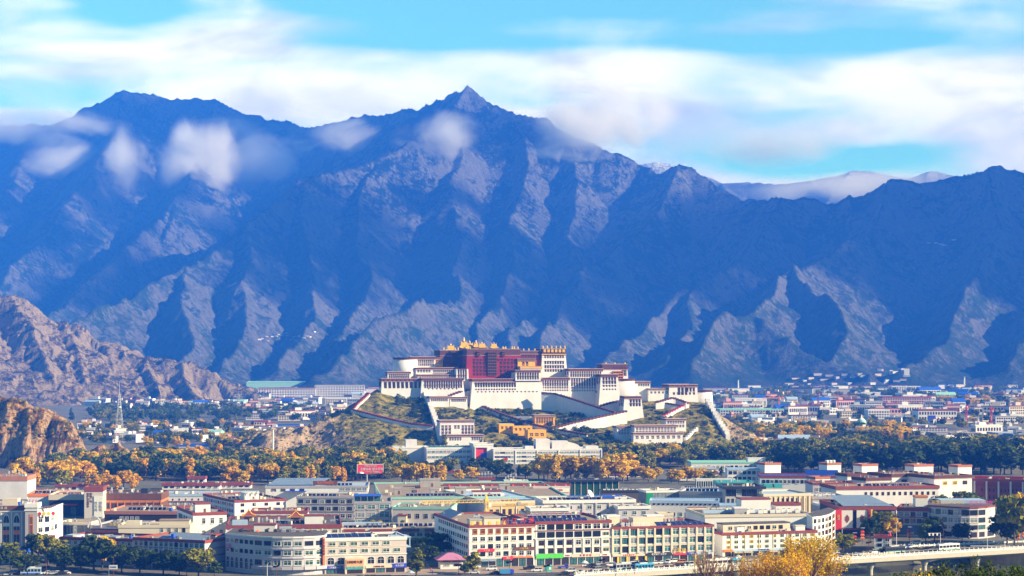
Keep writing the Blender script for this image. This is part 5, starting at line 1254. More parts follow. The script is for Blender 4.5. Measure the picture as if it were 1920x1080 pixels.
    for i in range(3):
        x = L - 3.6 - 4.7 * i; o = obj('arched_window', win_mesh('arch'), parent=r, loc=(x, -.003, 2.0)); o.scale = (3.0, 1, H - 6.2); bm = bmesh.new(); bbox(bm, x - 1.4, x + 1.4, -.18, -.03, 6.2, 8.2); obj('orange_panel', bm, M_SIGNORANGE, r); bm = bmesh.new(); bbox(bm, x - 1.4, x + 1.4, -.18, -.03, 10.2, 11.6); obj('spandrel_panel', bm, M_PAINT, r)
    piers(r, 4, 1, H - 3.2, .5, M_PAINT, L - 15.4, L - 1.2, .3); band(r, H - 3.2, .5, M_PAINT, .4); sign(r, .2, L - .2, H - 2.4, H - .4, M_WOOD, '品 圣 印 社 区 店', M_SIGNWHITE, gap=1.05); sub(r, L - 11, L - 4, 4, 10, H - .8, H + 2.6, M_CREAM, 'stair_house')
    water_tank(r, L - 3.4, 5, 'blue water tank beside the cream roof hut at the left edge', M_BLUE, .8)
    r = B('narrow grey corner tower with one orange strip window at the left edge', 47, 70, 944, 902, 10, 4, M_GREY, M_PAINT, M_ROOF, name='corner_tower', trimh=1.0); L, H = r['_w'], r['_h']; band(r, H - 3.4, .5, M_PAINT, .35); o = obj('strip_window', win_mesh('orange'), parent=r, loc=(L / 2, -.003, 2)); o.scale = (1.6, 1, H - 7)
    for k in range(3):
        t = thing('roof_flag', 'pink slanting flag on the narrow grey corner tower', 'flag', on_roof(r, 1 + 1.4 * k, 2), 0, 'pink flags on the corner tower'); bm = bmesh.new(); bar(bm, (0, 0, 0), (.9, 0, 2.6), .07); obj('pole', bm, M_METAL, t); bm = bmesh.new(); bbox(bm, .1, .3, -.35, .35, 0, 1.4); o = obj('cloth', bm, M_PINK, t, (.4, 0, 1.2)); o.rotation_euler = (0, .35, 0)
    pts = []
    for px, D in ((70, 903), (82, 904.5), (94, 909), (102, 916), (107, 926)): q = at(px, 900, D); pts.append((q.x, q.y))
    r, q, slab = curved_bld('white rounded shop building hung with red and yellow discs', pts, 904, 18.2, 12, M_PAINT, M_PAINT, 'rounded_shop'); seg_windows(r, q, [(7.0, 10.2), (11.4, 15)], ('slot', 'dark', 'pale'), 1, .66, .72)
    for k, c in enumerate((M_SIGNRED, M_SIGNYEL, M_SIGNYEL, M_SIGNRED)):
        x, y = q[0][0] + (k + .6) * 1.9, -.4 + (k / 3) ** 2 * 2; bm = bmesh.new(); lathe(bm, (0, 0, 0), ((.85, 0), (.85, .15)), 14); o = obj('disc_sign', bm, c, r, (x, y, 16.0)); o.rotation_euler = (math.pi / 2, 0, .1 * k)
    for k in range(2): bm = bmesh.new(); bbox(bm, 1.6 + 3.4 * k, 4.6 + 3.4 * k, -.5 + k, -.2 + k, 4.6, 6.2); obj('sign_board', bm, M_SIGNRED, r)
    text(r, '西藏饭店', 4.5, .5, 18.6, 1.2, M_DKRED)
    # ---- second row, left
    r = B('orange timbered restaurant with a dark brown fascia and a row of square bays', 192, 302, 925, 1082, 26, 1, M_WOOD, M_WOOD, M_ROOFD, name='restaurant', trimh=2.6); L, H = r['_w'], r['_h']
    facade(r, 8, 1, .6, L - .3, 3.8, 7.2, 'brown', .84, .78); facade(r, 8, 1, .6, L - .3, .2, 3.3, ('slot', 'pale'), .84, .8); band(r, 7.4, 1.3, M_ORANGE, .2); band(r, 3.2, .8, M_ORANGE, .25); piers(r, 9, 0, 8.6, .5, M_ORANGE, .4, L - .2, .32)
    o = sub(r, L * .62, L * .74, 6, 12, H - .8, H + 2.2, M_DKMETAL, 'roof_frame'); 
    for k in range(3): antenna(r, 4 + 6 * k, 6, random.uniform(3, 4.4), 'thin mast on the orange restaurant roof', 'masts on the orange restaurant roof')
    r = B('beige tower block with a maroon top and a white panel of writing', 158, 193, 913, 1066, 16, 5, M_TILE, M_DKRED, M_ROOFD, name='sign_tower', trimh=1.6); L, H = r['_w'], r['_h']
    sign(r, L * .52, L * .99, .8, H - 5, M_SIGNWHITE, '欢 迎\n光 临\n商 城', M_GREY, fit=.16); text(r, '拉萨百益超市', L * .2, -.1, H - 3.2, 1.35, M_WOOD, vertical=True); text(r, '购物广场', L * .36, -.1, H - 3.2, 1.35, M_WOOD, vertical=True)
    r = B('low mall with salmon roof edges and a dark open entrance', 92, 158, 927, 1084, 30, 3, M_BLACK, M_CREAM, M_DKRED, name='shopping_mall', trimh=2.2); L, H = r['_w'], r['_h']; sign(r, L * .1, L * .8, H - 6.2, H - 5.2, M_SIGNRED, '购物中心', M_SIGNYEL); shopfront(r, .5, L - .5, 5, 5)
    r = B('white mall wing with an orange roof edge behind the rounded shop', 52, 118, 926, 1110, 34, 6, M_PAINT, M_SIGNORANGE, M_ROOF, name='shopping_mall', trimh=.8)
    r = B('plain bright white block with a terracotta coping at the left edge', -60, 51, 893, 1205, 26, 2, M_WHITE, mat('terracotta_coping', (.50, .20, .10), .85), M_ROOF, name='white_block', trimh=2.0); L, H = r['_w'], r['_h']
    for k in range(5): antenna(r, L - 12 + 2 * k, 5, random.uniform(3, 5), 'white aerial on the plain white block at the left edge', 'aerials on the plain white block')
    r = B('long blank white wall building with tiny square windows', 303, 478, 926, 1152, 24, 3, M_WHITE, M_PALEBLUE, M_GREY, name='warehouse', trimh=.7); L, H = r['_w'], r['_h']; facade(r, 14, 1, 1, L - 1, H - 4.4, H - 2.2, 'slot', .16, .5); band(r, 2.6, .4, M_DKRED, .5); facade(r, 12, 1, 1, L - 1, .3, 2.5, ('pale', 'slot'), .7, .8)
    r = B('dark arcade roof with a rounded gable and yellow lettering', 170, 252, 985, 935, 30, -8, M_DKMETAL, M_GREY, M_ROOFD, name='arcade_hall'); L, H = r['_w'], r['_h']
    bm = bmesh.new(); n = 9; P = [(2 + 3.2 * math.cos(math.pi * i / n), H - 1 + 5.2 * math.sin(math.pi * i / n)) for i in range(n + 1)]
    for (a, b) in zip(P, P[1:]): bar(bm, (a[0], -.4, a[1]), (b[0], -.4, b[1]), .5)
    obj('arched_gable', bm, M_LILAC, r); text(r, '大昭美食', 13, -.5, H + .6, 2.0, M_SIGNYEL); band(r, 5, .5, M_DKRED, .2); facade(r, 9, 1, 1, L - 1, .5, 4.6, ('shop', 'slot'), .7, .8)
    r = B('low glass fronted row between the rounded shop and the arcade', 112, 170, 978, 945, 14, -6, M_GREY, M_CREAM, M_ROOF, name='glass_row'); L, H = r['_w'], r['_h']; facade(r, 9, 1, .3, L - .3, .5, H - 1.2, ('blue', 'slot', 'pale'), .84, .8)
    r = B('long low building with a rust coloured coping and dark shaded front', 196, 362, 958, 990, 40, -3, M_BLACK, mat('rust_coping', (.42, .17, .10), .85), M_ROOF, name='long_hall', trimh=.8); L, H = r['_w'], r['_h']; water_tank(r, L * .74, -0.6 + 3, 'round blue tank standing above the dark shaded hall', M_BLUE, 1.0); facade(r, 6, 1, 2, L * .4, 3, H - 2, ('pale', 'slot'), .7, .7)  # near-black wall colour: the shade on the front is painted in
    r = B('sandstone roof terrace with square openings above the shaded block', 222, 356, 984, 886, 16, 2, M_CREAM, M_CREAM, M_ROOF, name='terrace_building'); L, H = r['_w'], r['_h']; facade(r, 4, 1, L * .56, L - 1, H - 4, H - .8, ('green', 'slot'), .4, .7); sub(r, L * .1, L * .3, 1, 6, H - .8, H + 1.5, M_CREAM, 'roof_hut'); sub(r, L * .56, L * .98, 3, 9, H - .8, H + 1.8, M_CREAM, 'penthouse', M_ROOF, .3); solar_row(r, L * .84, 3, 2, 'pale panel on the sandstone roof terrace', 2.4, 3.0, 12)
    r = B('white house with a long lilac flank of small windows', 362, 425, 961, 905, 40, 20, M_PAINT, M_DKRED, M_ROOF, name='apartment_block'); L, H = r['_w'], r['_h']; facade(r, 12, 2, 2, 38, 4, H - 1.4, ('slot', 'dark'), .5, .5, 'L'); facade(r, 3, 2, 3, L - .6, 4, H - 1.2, ('dark', 'green'), .4, .5); stair_house(r, 2, 5, 7, 6, 4.6, M_PAINT, M_DKRED); ac_unit(r, 6, 16, 'white box on the lilac flanked house', None, 1.6)
    r = B('cream three storey building with a red cornice, green windows and two roof kiosks', 424, 640, 985, 882, 52, 6, M_CREAM, M_DKRED, M_ROOFD, name='apartment_block', trimh=.9); L, H = r['_w'], r['_h']
    facade(r, 11, 3, .5, L - .5, 2.8, H - 1.6, ('greenw', 'green'), .46, .52); piers(r, 7, .2, H - 1.7, .5, M_PAINT); pavilion_roof(r, 9, 34, 4.6); pavilion_roof(r, L * .60, 26, 5.0); sub(r, L * .68, L * .84, 12, 18, H - .8, H + 3.2, M_PAINT, 'stair_house', M_DKRED, .4); sub(r, L * .05, L * .18, 4, 8, H - .8, H + 1.8, M_PALEBLUE, 'tank_housing')
    for k in range(6): antenna(r, L * (.28 + .035 * k), 3 + k % 2, random.uniform(3, 4.6), 'white mast pair on the red corniced roof', 'masts on the red corniced roof')
    r = B('white upper wing with a shaded dormer between the two roof kiosks', 470, 576, 958, 944, 20, 4, M_PAINT, M_DKRED, M_ROOF, name='white_wing', trimh=.5); L, H = r['_w'], r['_h']; facade(r, 5, 1, 1, L - 1, H - 4.6, H - 1.2, ('slot', 'brown'), .4, .5); antenna(r, 2, 3, 5, 'tall mast at the left end of the white upper wing', None)
    r = B('white stepped block with a long lilac shaded flank behind the roof kiosks', 440, 536, 938, 1046, 56, 26, M_PAINT, M_DKRED, M_ROOF, name='apartment_block', trimh=.4); L, H = r['_w'], r['_h']; facade(r, 13, 3, 2, 54, 1, H - 1.4, ('slot', 'dark'), .55, .55, 'L'); facade(r, 4, 2, 1, L - 1, 4, H - 1, ('slot', 'brown'), .3, .5); stair_house(r, L * .25, 5, 8, 7, 4.2, M_PAINT, M_PAINT)
    for k in range(6): antenna(r, L * (.3 + .1 * k), 4, random.uniform(4, 6), 'tall white mast on the stepped white block', 'masts on the stepped white block')
    r = B('grey building with a blue roof canopy and pale curtained windows', 665, 734, 940, 1014, 30, 4, M_GREY, M_GREY, M_ROOF, name='office_building', trimh=.4); L, H = r['_w'], r['_h']; facade(r, 2, 3, .5, L * .6, .5, H - 1.2, ('pale', 'teal'), .74, .66); facade(r, 1, 3, L * .63, L - .4, .5, H - 1.2, ('teal',), .84, .8); band(r, H * .36, .5, M_CONC, .3); band(r, H * .68, .5, M_CONC, .3); facade(r, 6, 3, 1, 28, .5, H - 1.2, ('slot',), .6, .6, 'L')
    o = sub(r, -.5, L * .72, 1, 16, H + 2.4, H + 2.7, M_BLUE, 'canopy_roof'); bm = bmesh.new()
    for x in np.linspace(-.2, L * .70, 5):
        for y in (1.2, 15.8): bbox(bm, x - .12, x + .12, y - .12, y + .12, H - .8, H + 2.4)
    obj('canopy_post', bm, M_METAL, o); bm = bmesh.new(); bbox(bm, -.2, L * .7, 3, 14, H - .8, H + 2.0); obj('roof_room', bm, M_TEALGL, r)
    r = B('grey three storey wing in shadow joining the blue canopy building', 556, 664, 930, 1056, 24, -2, M_GREY, M_GREY, M_ROOF, name='office_building', trimh=.4); L, H = r['_w'], r['_h']; facade(r, 8, 3, .5, L - .5, .5, H - 1.2, ('slot', 'pale', 'dark'), .66, .62); band(r, H * .36, .5, M_CONC, .3); band(r, H * .66, .5, M_CONC, .3)
    r = B('long low roofed building with pale blue sheets and orange lettering', 498, 690, 911, 1128, 34, 3, M_PAINT, M_GREY, M_PALEBLUE, name='market_building', trimh=.4); L, H = r['_w'], r['_h']
    bm = bmesh.new(); v = [bm.verts.new(p) for p in ((1, 3, H + .4), (L * .5, 3, H + .4), (L * .62, 26, H + 2.8), (5, 26, H + 2.8))]; bm.faces.new(v); bmesh.ops.solidify(bm, geom=bm.faces[:], thickness=.15); obj('sheet_roof', bm, M_PALEBLUE, r); sign(r, L * .46, L * .70, H + .2, H + 2.6, M_WOOD, '雪域明珠国际', M_SIGNORANGE, y=2.0); facade(r, 5, 1, L * .72, L - .5, H - 3.4, H - .8, ('pale', 'dark'), .86, .8); facade(r, 4, 1, 2, L * .4, H - 4, H - 1, ('slot', 'brown'), .5, .5); bm = bmesh.new(); bbox(bm, L * .2, L * .4, -4, -.02, H - 3.2, H - 2.9); obj('blue_awning', bm, M_BLUE, r)
    r = B('cream cottage row with maroon awnings and green windows', 636, 838, 990, 890, 26, 4, M_CREAM, M_CREAM, M_ROOF, name='terrace_row'); L, H = r['_w'], r['_h']; facade(r, 14, 1, .5, L - .5, H - 4.6, H - 1.6, ('green', 'greenw'), .78, .6); facade(r, 12, 1, .5, L - .5, H - 8, H - 5, ('green', 'greenw'), .7, .6)
    for k in range(4):
        bm = bmesh.new(); x = 2 + L * .25 * k; bbox(bm, x, x + L * .20, -1.6, -.02, H - 1.7, H - .5); obj('maroon_awning', bm, M_DKRED, r)
    heater_row(r, 2, 5, 9, 'solar water heater in the front row on the maroon awning cottages', 'front heaters on the maroon awning cottages'); heater_row(r, 12, 14, 14, 'solar water heater in the rear row on the maroon awning cottages', 'rear heaters on the maroon awning cottages')
    bm = bmesh.new(); bbox(bm, L * .02, L * .4, 18, 22, H - .8, H + .8); obj('sheet_roof', bm, M_PALEBLUE, r)
    r = B('cream wall building with dark square windows and a green edged roof', 736, 846, 950, 1010, 30, -4, M_TILE, M_GREENR, M_ROOF, name='market_building', trimh=.4); L, H = r['_w'], r['_h']; facade(r, 6, 1, 2, L - 2, H - 7, H - 2.5, ('slot', 'plain'), .45, .55); sub(r, L * .1, L * .25, -3, -.02, 0, H - 4, M_CREAM, 'annexe', M_DKRED)
    # ---- sandy building, grey offices
    r = B('sandy yellow hall with a pale metal roof and a long grey shaded flank', 912, 1024, 940, 1036, 92, 16, M_SAND, M_CREAM, M_PALEBLUE, name='hall', trimh=.5); L, H = r['_w'], r['_h']; facade(r, 9, 1, 1, L - 1, H - 8.4, H - 3.2, ('brown', 'plain'), .5, .6); facade(r, 12, 1, 3, 88, H - 7, H - 3, ('slot',), .3, .5, 'L'); sign(r, 1.5, L - .8, H - 2.6, H - 1.2, M_SAND, '中国农业发展 西藏分行 营业厅', M_SIGNYEL); piers(r, 5, .5, H - 2.8, .7, M_CREAM)
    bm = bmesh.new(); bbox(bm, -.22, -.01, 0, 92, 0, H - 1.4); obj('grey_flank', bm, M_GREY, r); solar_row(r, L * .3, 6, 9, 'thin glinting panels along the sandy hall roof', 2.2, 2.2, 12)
    r = B('low shed with dark solar roof panels before the sandy hall', 985, 1072, 962, 975, 14, 12, M_PAINT, M_PAINT, M_ROOF, name='shed'); solar_row(r, 2, 2, 9, 'flat dark solar panels on the shed before the sandy hall', 2.2, 3.6, 16)
    r = B('lilac office centre block with green windows and a pale cornice', 1020, 1190, 938, 972, 26, 9, M_LILAC, M_PAINT, M_ROOF, name='office_building', trimh=.7, over=.6); L, H = r['_w'], r['_h']; facade(r, 9, 2, 1, L - 1, H - 9.2, H - 1.8, 'green', .46, .52); facade(r, 9, 1, 1, L - 1, H - 13, H - 9.6, 'green', .46, .55); piers(r, 6, 0, H - 1.6, .8, M_LILAC, 6, L - 6, .5); dish(r, L * .56, 14, 2.4, 'big white satellite dish tilted above the lilac offices')
    bm = bmesh.new(); bbox(bm, L * .35, L * .95, 16, 24, H - .6, H + .5); obj('blue_roof', bm, M_BLUE, r); [ac_unit(r, L * .85 + 1.6 * k, 12, 'white roof unit right of the big dish', 'white roof units by the big dish', 1.0) for k in range(4)]
    r = B('lower lilac office wing at the left of the offices', 996, 1066, 953, 955, 16, 9, M_LILAC, M_PAINT, M_ROOF, name='office_building', trimh=.6, over=.6); L, H = r['_w'], r['_h']; facade(r, 5, 2, 1, L - .6, H - 8.6, H - 1.6, 'green', .48, .52); bm = bmesh.new(); bbox(bm, -.2, -.01, 0, 16, 0, H - 1.6); obj('sandy_flank', bm, M_SAND, r)
    r = B('lower lilac office wing at the right of the offices', 1160, 1218, 949, 968, 16, 9, M_LILAC, M_PAINT, M_ROOF, name='office_building', trimh=.6, over=.6); L, H = r['_w'], r['_h']; facade(r, 3, 2, 1, L - .6, H - 8.6, H - 1.6, 'green', .44, .52)
    r = B('wide tan flat roof market hall carrying concrete stair heads', 716, 1064, 932, 1070, 122, 6, M_TILE, M_GREENR, M_ROOF, name='market_hall', trimh=.4); L, H = r['_w'], r['_h']
    for (x, y, w, d, h) in ((8, 30, 4, 4, 3.6), (26, 90, 12, 6, 4.6), (28, 26, 5, 5, 3.4), (42, 26, 6, 5, 4.0), (70, 60, 6, 5, 3.0), (50, 8, 16, 5, 3.2)): stair_house(r, x, y, w, d, h, M_CONC if y > 10 else M_PAINT, M_CONC if y > 10 else M_DKRED)
    for k in range(5):
        t = thing('roof_fan', 'dark rooftop fan drum with a red end on the tan market roof', 'fan', on_roof(r, (20, 24, 40, 62, 66)[k], (40, 78, 64, 48, 48)[k]), random.uniform(0, .6), 'fan drums on the tan market roof'); bm = bmesh.new(); bar(bm, (-1.6, 0, 1), (1.2, 0, 1), .8, n=10); bbox(bm, -1.2, 1, -.6, .6, 0, .4); obj('drum', bm, M_DKMETAL, t); bm = bmesh.new(); bar(bm, (1.21, 0, 1), (1.5, 0, 1), .82, n=10); obj('red_end', bm, M_SIGNRED, t)
    r = B('white roof pavilion with red trim at the back of the tan market hall', 898, 928, 896, 1250, 10, 2, M_PAINT, M_DKRED, M_ROOF, name='roof_pavilion', z0=0)
    for k in range(4): antenna(r, 2 + 2 * k, 4, random.uniform(4, 6), 'white whip aerial on the red trimmed pavilion', 'aerials on the red trimmed pavilion')
    r = B('green glazed roof kiosk with a dark zigzag parapet', 922, 945, 902, 1205, 8, 2, M_GREENGL, M_DKMETAL, M_ROOF, name='roof_kiosk'); r = B('white hut with antennas and a red mark right of the green kiosk', 946, 990, 901, 1215, 10, 4, M_PAINT, M_PAINT, M_ROOF, name='roof_hut'); L, H = r['_w'], r['_h']; text(r, '川', L * .72, -.1, H - 1.6, 1.8, M_SIGNRED); [antenna(r, 1 + 1.6 * k, 5, random.uniform(3, 5), 'thin aerial on the white hut', 'aerials on the white hut') for k in range(5)]
    r = B('dark red roof edge hung with lanterns behind the tan market roof', 832, 1070, 908, 1170, 8, 3, M_DKRED, M_DKRED, M_ROOF, name='lantern_terrace'); L, H = r['_w'], r['_h']
    for k in range(12):
        t = thing('lantern', 'round red lantern on the dark red roof edge', 'lantern', (r.location.x + L * (k + .5) / 12 * math.cos(R(3)), r.location.y + L * (k + .5) / 12 * math.sin(R(3)) - .9, H - 1.6), 0, 'red lanterns on the roof edge'); bm = bmesh.new(); lathe(bm, (0, 0, 0), ((.25, 0), (.62, .35), (.68, .7), (.55, 1.05), (.25, 1.3)), 10); obj('shade', bm, M_SIGNRED, t); bm = bmesh.new(); bar(bm, (0, 0, 1.3), (0, 0, 1.7), .06); bar(bm, (0, 0, -.5), (0, 0, 0), .08); obj('tassel', bm, M_SIGNYEL, t)
    r = B('long red lettered banner fence on the market roof', 1000, 1068, 912, 1150, 3, 4, M_TILE, M_TILE, M_ROOF, name='banner_terrace'); L, H = r['_w'], r['_h']; sign(r, 0, L, H - 3.4, H - 1.2, M_SIGNWHITE, '中国梦 劳动美 幸福年', M_SIGNRED)
    r = B('glass roof restaurant with a dark flat lid behind the lilac offices', 1066, 1160, 899, 1205, 14, 3, M_GREENGL, M_DKMETAL, M_GREY, name='glass_pavilion', over=1.2, trimh=.4); L, H = r['_w'], r['_h']; piers(r, 9, 0, H - 1.4, .35, M_CREAM); r = B('brown railing terrace with hanging shirts right of the glass roof restaurant', 1128, 1206, 919, 1110, 10, 3, M_ROOFD, M_DKMETAL, M_ROOFD, name='roof_terrace')
    for k in range(9): ac_unit(r, 2 + 2.3 * k, 3, 'white roof unit in the row on the railing terrace', 'roof units on the railing terrace', 1.0)
    # ---- right of centre
    r = B('glass corner cube with one bright green pane wall', 1212, 1274, 920, 1086, 16, 12, M_PALEGL, M_PAINT, M_ROOF, name='glass_cube', trimh=.3); L, H = r['_w'], r['_h']; piers(r, 11, 0, H - 1, .16, M_METAL, 0, L, .1); bm = bmesh.new(); bbox(bm, .0, L * .2, -.16, -.02, 0, H - 1.1); obj('green_wall', bm, mat('bright_green_glass', (.02, .30, .10), .25), r)
    r = B('low white building under a pale blue sheet roof with high strip windows', 1218, 1348, 938, 1002, 18, -6, M_PAINT, M_PALEBLUE, M_PALEBLUE, name='low_hall', trimh=.5); L, H = r['_w'], r['_h']; facade(r, 14, 1, 1, L - 1, H - 2.8, H - 1.1, ('slot',), .5, .5); facade(r, 6, 1, L * .3, L * .9, H - 8.5, H - 5.5, ('teal', 'green'), .5, .7)
    r = B('smaller white shed row with blue sheet roofs right of the low white building', 1350, 1450, 947, 985, 14, -5, M_PAINT, M_PALEBLUE, M_PALEBLUE, name='low_hall', trimh=.4); L, H = r['_w'], r['_h']; facade(r, 10, 1, 1, L - 1, H - 2.8, H - 1.2, ('slot',), .5, .5)
    for (a, b, tp, D, lab) in ((1296, 1330, 953, 975, 'white stair block with a red lid before the low white building'), (1356, 1382, 956, 965, 'cream stair block before the smaller shed row'), (1455, 1502, 943, 960, 'big plain white block with a maroon lid beside the long dark roof'), (1235, 1262, 962, 940, 'cream roof block before the low white building'), (1428, 1450, 961, 950, 'grey ventilation hut with a pale lid at the long dark roof')):
        q = B(lab, a, b, tp, D, 8, 8, M_PAINT if 'cream' not in lab else M_CREAM, M_DKRED if 'red' in lab or 'maroon' in lab else M_CREAM, M_ROOF, name='roof_block', trimh=.4)
    r = B('concert hall wing with narrow pillars in shade', 1274, 1362, 921, 1072, 30, -12, M_TILE, M_GREY, M_PALEBLUE, name='concert_hall', trimh=.6); L, H = r['_w'], r['_h']; facade(r, 18, 1, .8, L - .5, 1, H - 2.5, ('slot',), .34, .86); band(r, H - 2.0, .4, M_GREY, .3)
    r = B('concert hall glass centre under a dark overhanging lid', 1360, 1430, 912, 1056, 24, 2, M_TILE, M_DKMETAL, M_ROOFD, name='concert_hall', trimh=.5, over=1.6); L, H = r['_w'], r['_h']; facade(r, 8, 1, .5, L - .5, 1, H - 6, ('blue', 'teal'), .5, .9); facade(r, 7, 1, .3, L - .3, H - 5.4, H - 1.4, ('slot', 'pale'), .94, .9)
    r = B('concert hall wing with tall sunlit sandy pillars', 1432, 1520, 926, 1050, 30, 14, M_SAND, M_CREAM, M_PALEBLUE, name='concert_hall', trimh=.6); L, H = r['_w'], r['_h']; facade(r, 9, 1, 2, L - 2, .5, H - 2, ('slot',), .42, .92); piers(r, 10, 0, H - 1.6, 1.0, M_CREAM, .8, L - .8, .4)
    r = B('teal arcade roof behind the concert hall', 1345, 1412, 903, 1150, 16, 2, M_PAINT, mat('teal_sheet', (.08, .42, .42), .5), mat('teal_sheet', (.08, .42, .42), .5), name='teal_hall', trimh=1.2); L, H = r['_w'], r['_h']; facade(r, 11, 1, .5, L - .5, H - 4.2, H - 1.7, ('arch',), .6, .8); [sub(r, L * (1.05 + .28 * k), L * (1.28 + .28 * k), 2, 9, H - 4, H - 1.6, mat('teal_sheet', (.08, .42, .42), .5), 'teal_awning') for k in range(3)]
    r = B('hoarding of slim white letters and an ornament above the concert hall', 1275, 1345, 917, 1100, 4, 2, M_GREY, M_GREY, M_ROOF, name='sign_terrace'); L, H = r['_w'], r['_h']; text(r, '@ LHASA HOTEL', L / 2, 0, H + .4, 2.6, M_SIGNWHITE)
    r = B('white slatted fence block with green panels before the yellow trees', 1306, 1378, 898, 1175, 6, 2, M_GREENGL, M_PAINT, M_ROOF, name='fence_block'); piers(r, 18, 0, r['_h'], .3, M_PAINT)
    # ---- right side
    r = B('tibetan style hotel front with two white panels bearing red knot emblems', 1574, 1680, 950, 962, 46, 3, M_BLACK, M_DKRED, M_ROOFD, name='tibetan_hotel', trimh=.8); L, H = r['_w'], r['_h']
    for k, (a, b) in enumerate(((1.0, 6.4), (8.4, 13.6))):
        bm = bmesh.new(); bbox(bm, a, b, -.5, -.02, 4.2, H - 1.8); o = obj('white_panel', bm, M_WHITE, r); bm = bmesh.new(); cx = (a + b) / 2
        for i in range(-3, 4):
            for j in range(-4, 5):
                if abs(i) + abs(j) <= 4 and (i + j) % 2 == 0: bbox(bm, cx + i * .30 - .2, cx + i * .30 + .2, -.62, -.5, H * .60 + j * .42 - .26, H * .60 + j * .42 + .26)
        obj('knot_emblem', bm, M_DKRED, o)
    for a, b, m in ((-2.2, .9, M_SIGNRED), (13.7, 15.2, M_DKRED), (15.3, 16.2, M_SIGNYEL)):
        bm = bmesh.new(); bbox(bm, a, b, -.9, -.02, 3.5 if a < 5 else 2.5, H - 1.4); o = obj('side_banner', bm, m, r)
        if m is M_SIGNRED: text(o, '藏源', -.7, -1.0, H - 4, 1.3, M_SIGNYEL, vertical=True)
        if m is M_DKRED: text(o, '雪域高原藏式酒店', 14.4, -1.0, H - 2, 1.1, M_SIGNRED, vertical=True)
    facade(r, 5, 2, 16.5, L - .3, H - 8, H - 1.6, ('pale', 'slot'), .7, .55); facade(r, 1, 3, 6.5, 8.3, 4, H - 2, ('slot',), .7, .6); band(r, 3.2, .8, M_DKRED, .6)
    bm = bmesh.new(); v = [bm.verts.new(p) for p in ((2, 1, H + .2), (L - 1, 1, H + .2), (L * .8, 34, H + 3.2), (2, 34, H + 3.2))]; bm.faces.new(v); bmesh.ops.solidify(bm, geom=bm.faces[:], thickness=.2); obj('sheet_roof', bm, M_PALEBLUE, r); solar_row(r, L * .62, 3, 4, 'dark panels at the right of the knot emblem hotel roof', 2.6, 4, 18)
    r = B('shaded hotel wing with dark glass bays behind the round street trees', 1682, 1742, 951, 965, 24, -16, M_LILAC, M_DKRED, M_ROOFD, name='hotel_wing', trimh=.9); L, H = r['_w'], r['_h']; facade(r, 5, 2, .4, L - .4, H - 8.2, H - 1.6, ('slot', 'pale'), .78, .66); band(r, H - 4.9, .5, M_DKRED, .3); bm = bmesh.new(); bbox(bm, .2, L - .2, -.4, -.02, 1.0, H - 8.6); obj('blue_grey_wall', bm, mat('slate_blue_render', (.10, .15, .20), .6), r)
    pts = []
    for px, D in ((1742, 962), (1765, 957), (1788, 952.5), (1802, 950.5), (1818, 950), (1834, 951), (1848, 954), (1866, 961)): q = at(px, 900, D); pts.append((q.x, q.y))
    r, q, slab = curved_bld('shaded curved glass fronted hotel with pink rooftop letters', pts, 955, 15.4, 28, M_LILAC, M_DKRED, 'curved_hotel'); H = 15.4
    seg_windows(r, q, [(H - 4.4, H - 1.2), (H - 8.0, H - 5.0), (H - 11.2, H - 8.6)], ('slot', 'blue', 'pale'), 2, .8, .76, (0, 1)); seg_windows(r, q, [(H - 4.4, H - 1.2), (H - 8.0, H - 5.0), (H - 11.2, H - 8.6)], ('slot', 'blue', 'pale'), 1, .9, .8, range(2, 6)); seg_windows(r, q, [(.5, 3.5)], ('shop',), 1, .7, .8)
    text(r, '雪域天堂宾馆', q[-1][0] * .76, -9, H + 1.6, 2.3, M_PINK, gap=1.05); text(r, '阿里驻拉萨招待处', q[-1][0] * .28, -1.5, H + 1.4, 1.9, M_SIGNYEL, gap=1.1); sub(r, 8, 30, 10, 24, H, H + 1.6, M_PALEBLUE, 'sheet_roof'); sub(r, -6, 0, 3, 9, H - 1, H + 4.2, M_PAINT, 'stair_house', M_ORANGE, .8)
    heater_row(r, 6, 20, 9, 'solar water heater on the curved glass hotel roof', 'heaters on the curved glass hotel roof')
    r = B('long white building with a brown dotted frieze and a row of small windows', 1568, 1760, 912, 1094, 28, 9, M_WHITE, M_DKRED, M_ROOF, name='tibetan_house', trimh=.9, over=.5); L, H = r['_w'], r['_h']; facade(r, 13, 1, L * .26, L * .98, H - 6, H - 2.6, ('tib' if False else 'brown',), .42, .56); band(r, H - 1.9, .35, M_CREAM, .4)
    for k in range(34): pass
    for (a, b, tp, D, dp, lab) in ((1589, 1626, 888, 1175, 12, 'lilac flanked white upper house left of the small windowed upper house'), (1624, 1670, 896, 1130, 14, 'white upper house with a tall dark cornice above the long frieze building'), (1672, 1752, 889, 1150, 24, 'white upper house with three yellow windows and a brown cornice'), (1752, 1822, 892, 1130, 26, 'white house with a downpipe and yellow windows beside the maroon building')):
        q = B(lab, a, b, tp, D, dp, 24, M_WHITE, M_BROWN, M_ROOF, name='tibetan_house', trimh=.9, over=.5); facade(q, 3, 1, q['_w'] * .15, q['_w'] * .95, q['_h'] - 6.4, q['_h'] - 2.4, ('yellow', 'brown'), .46, .55); band(q, q['_h'] - 2.0, .3, M_CREAM, .4)
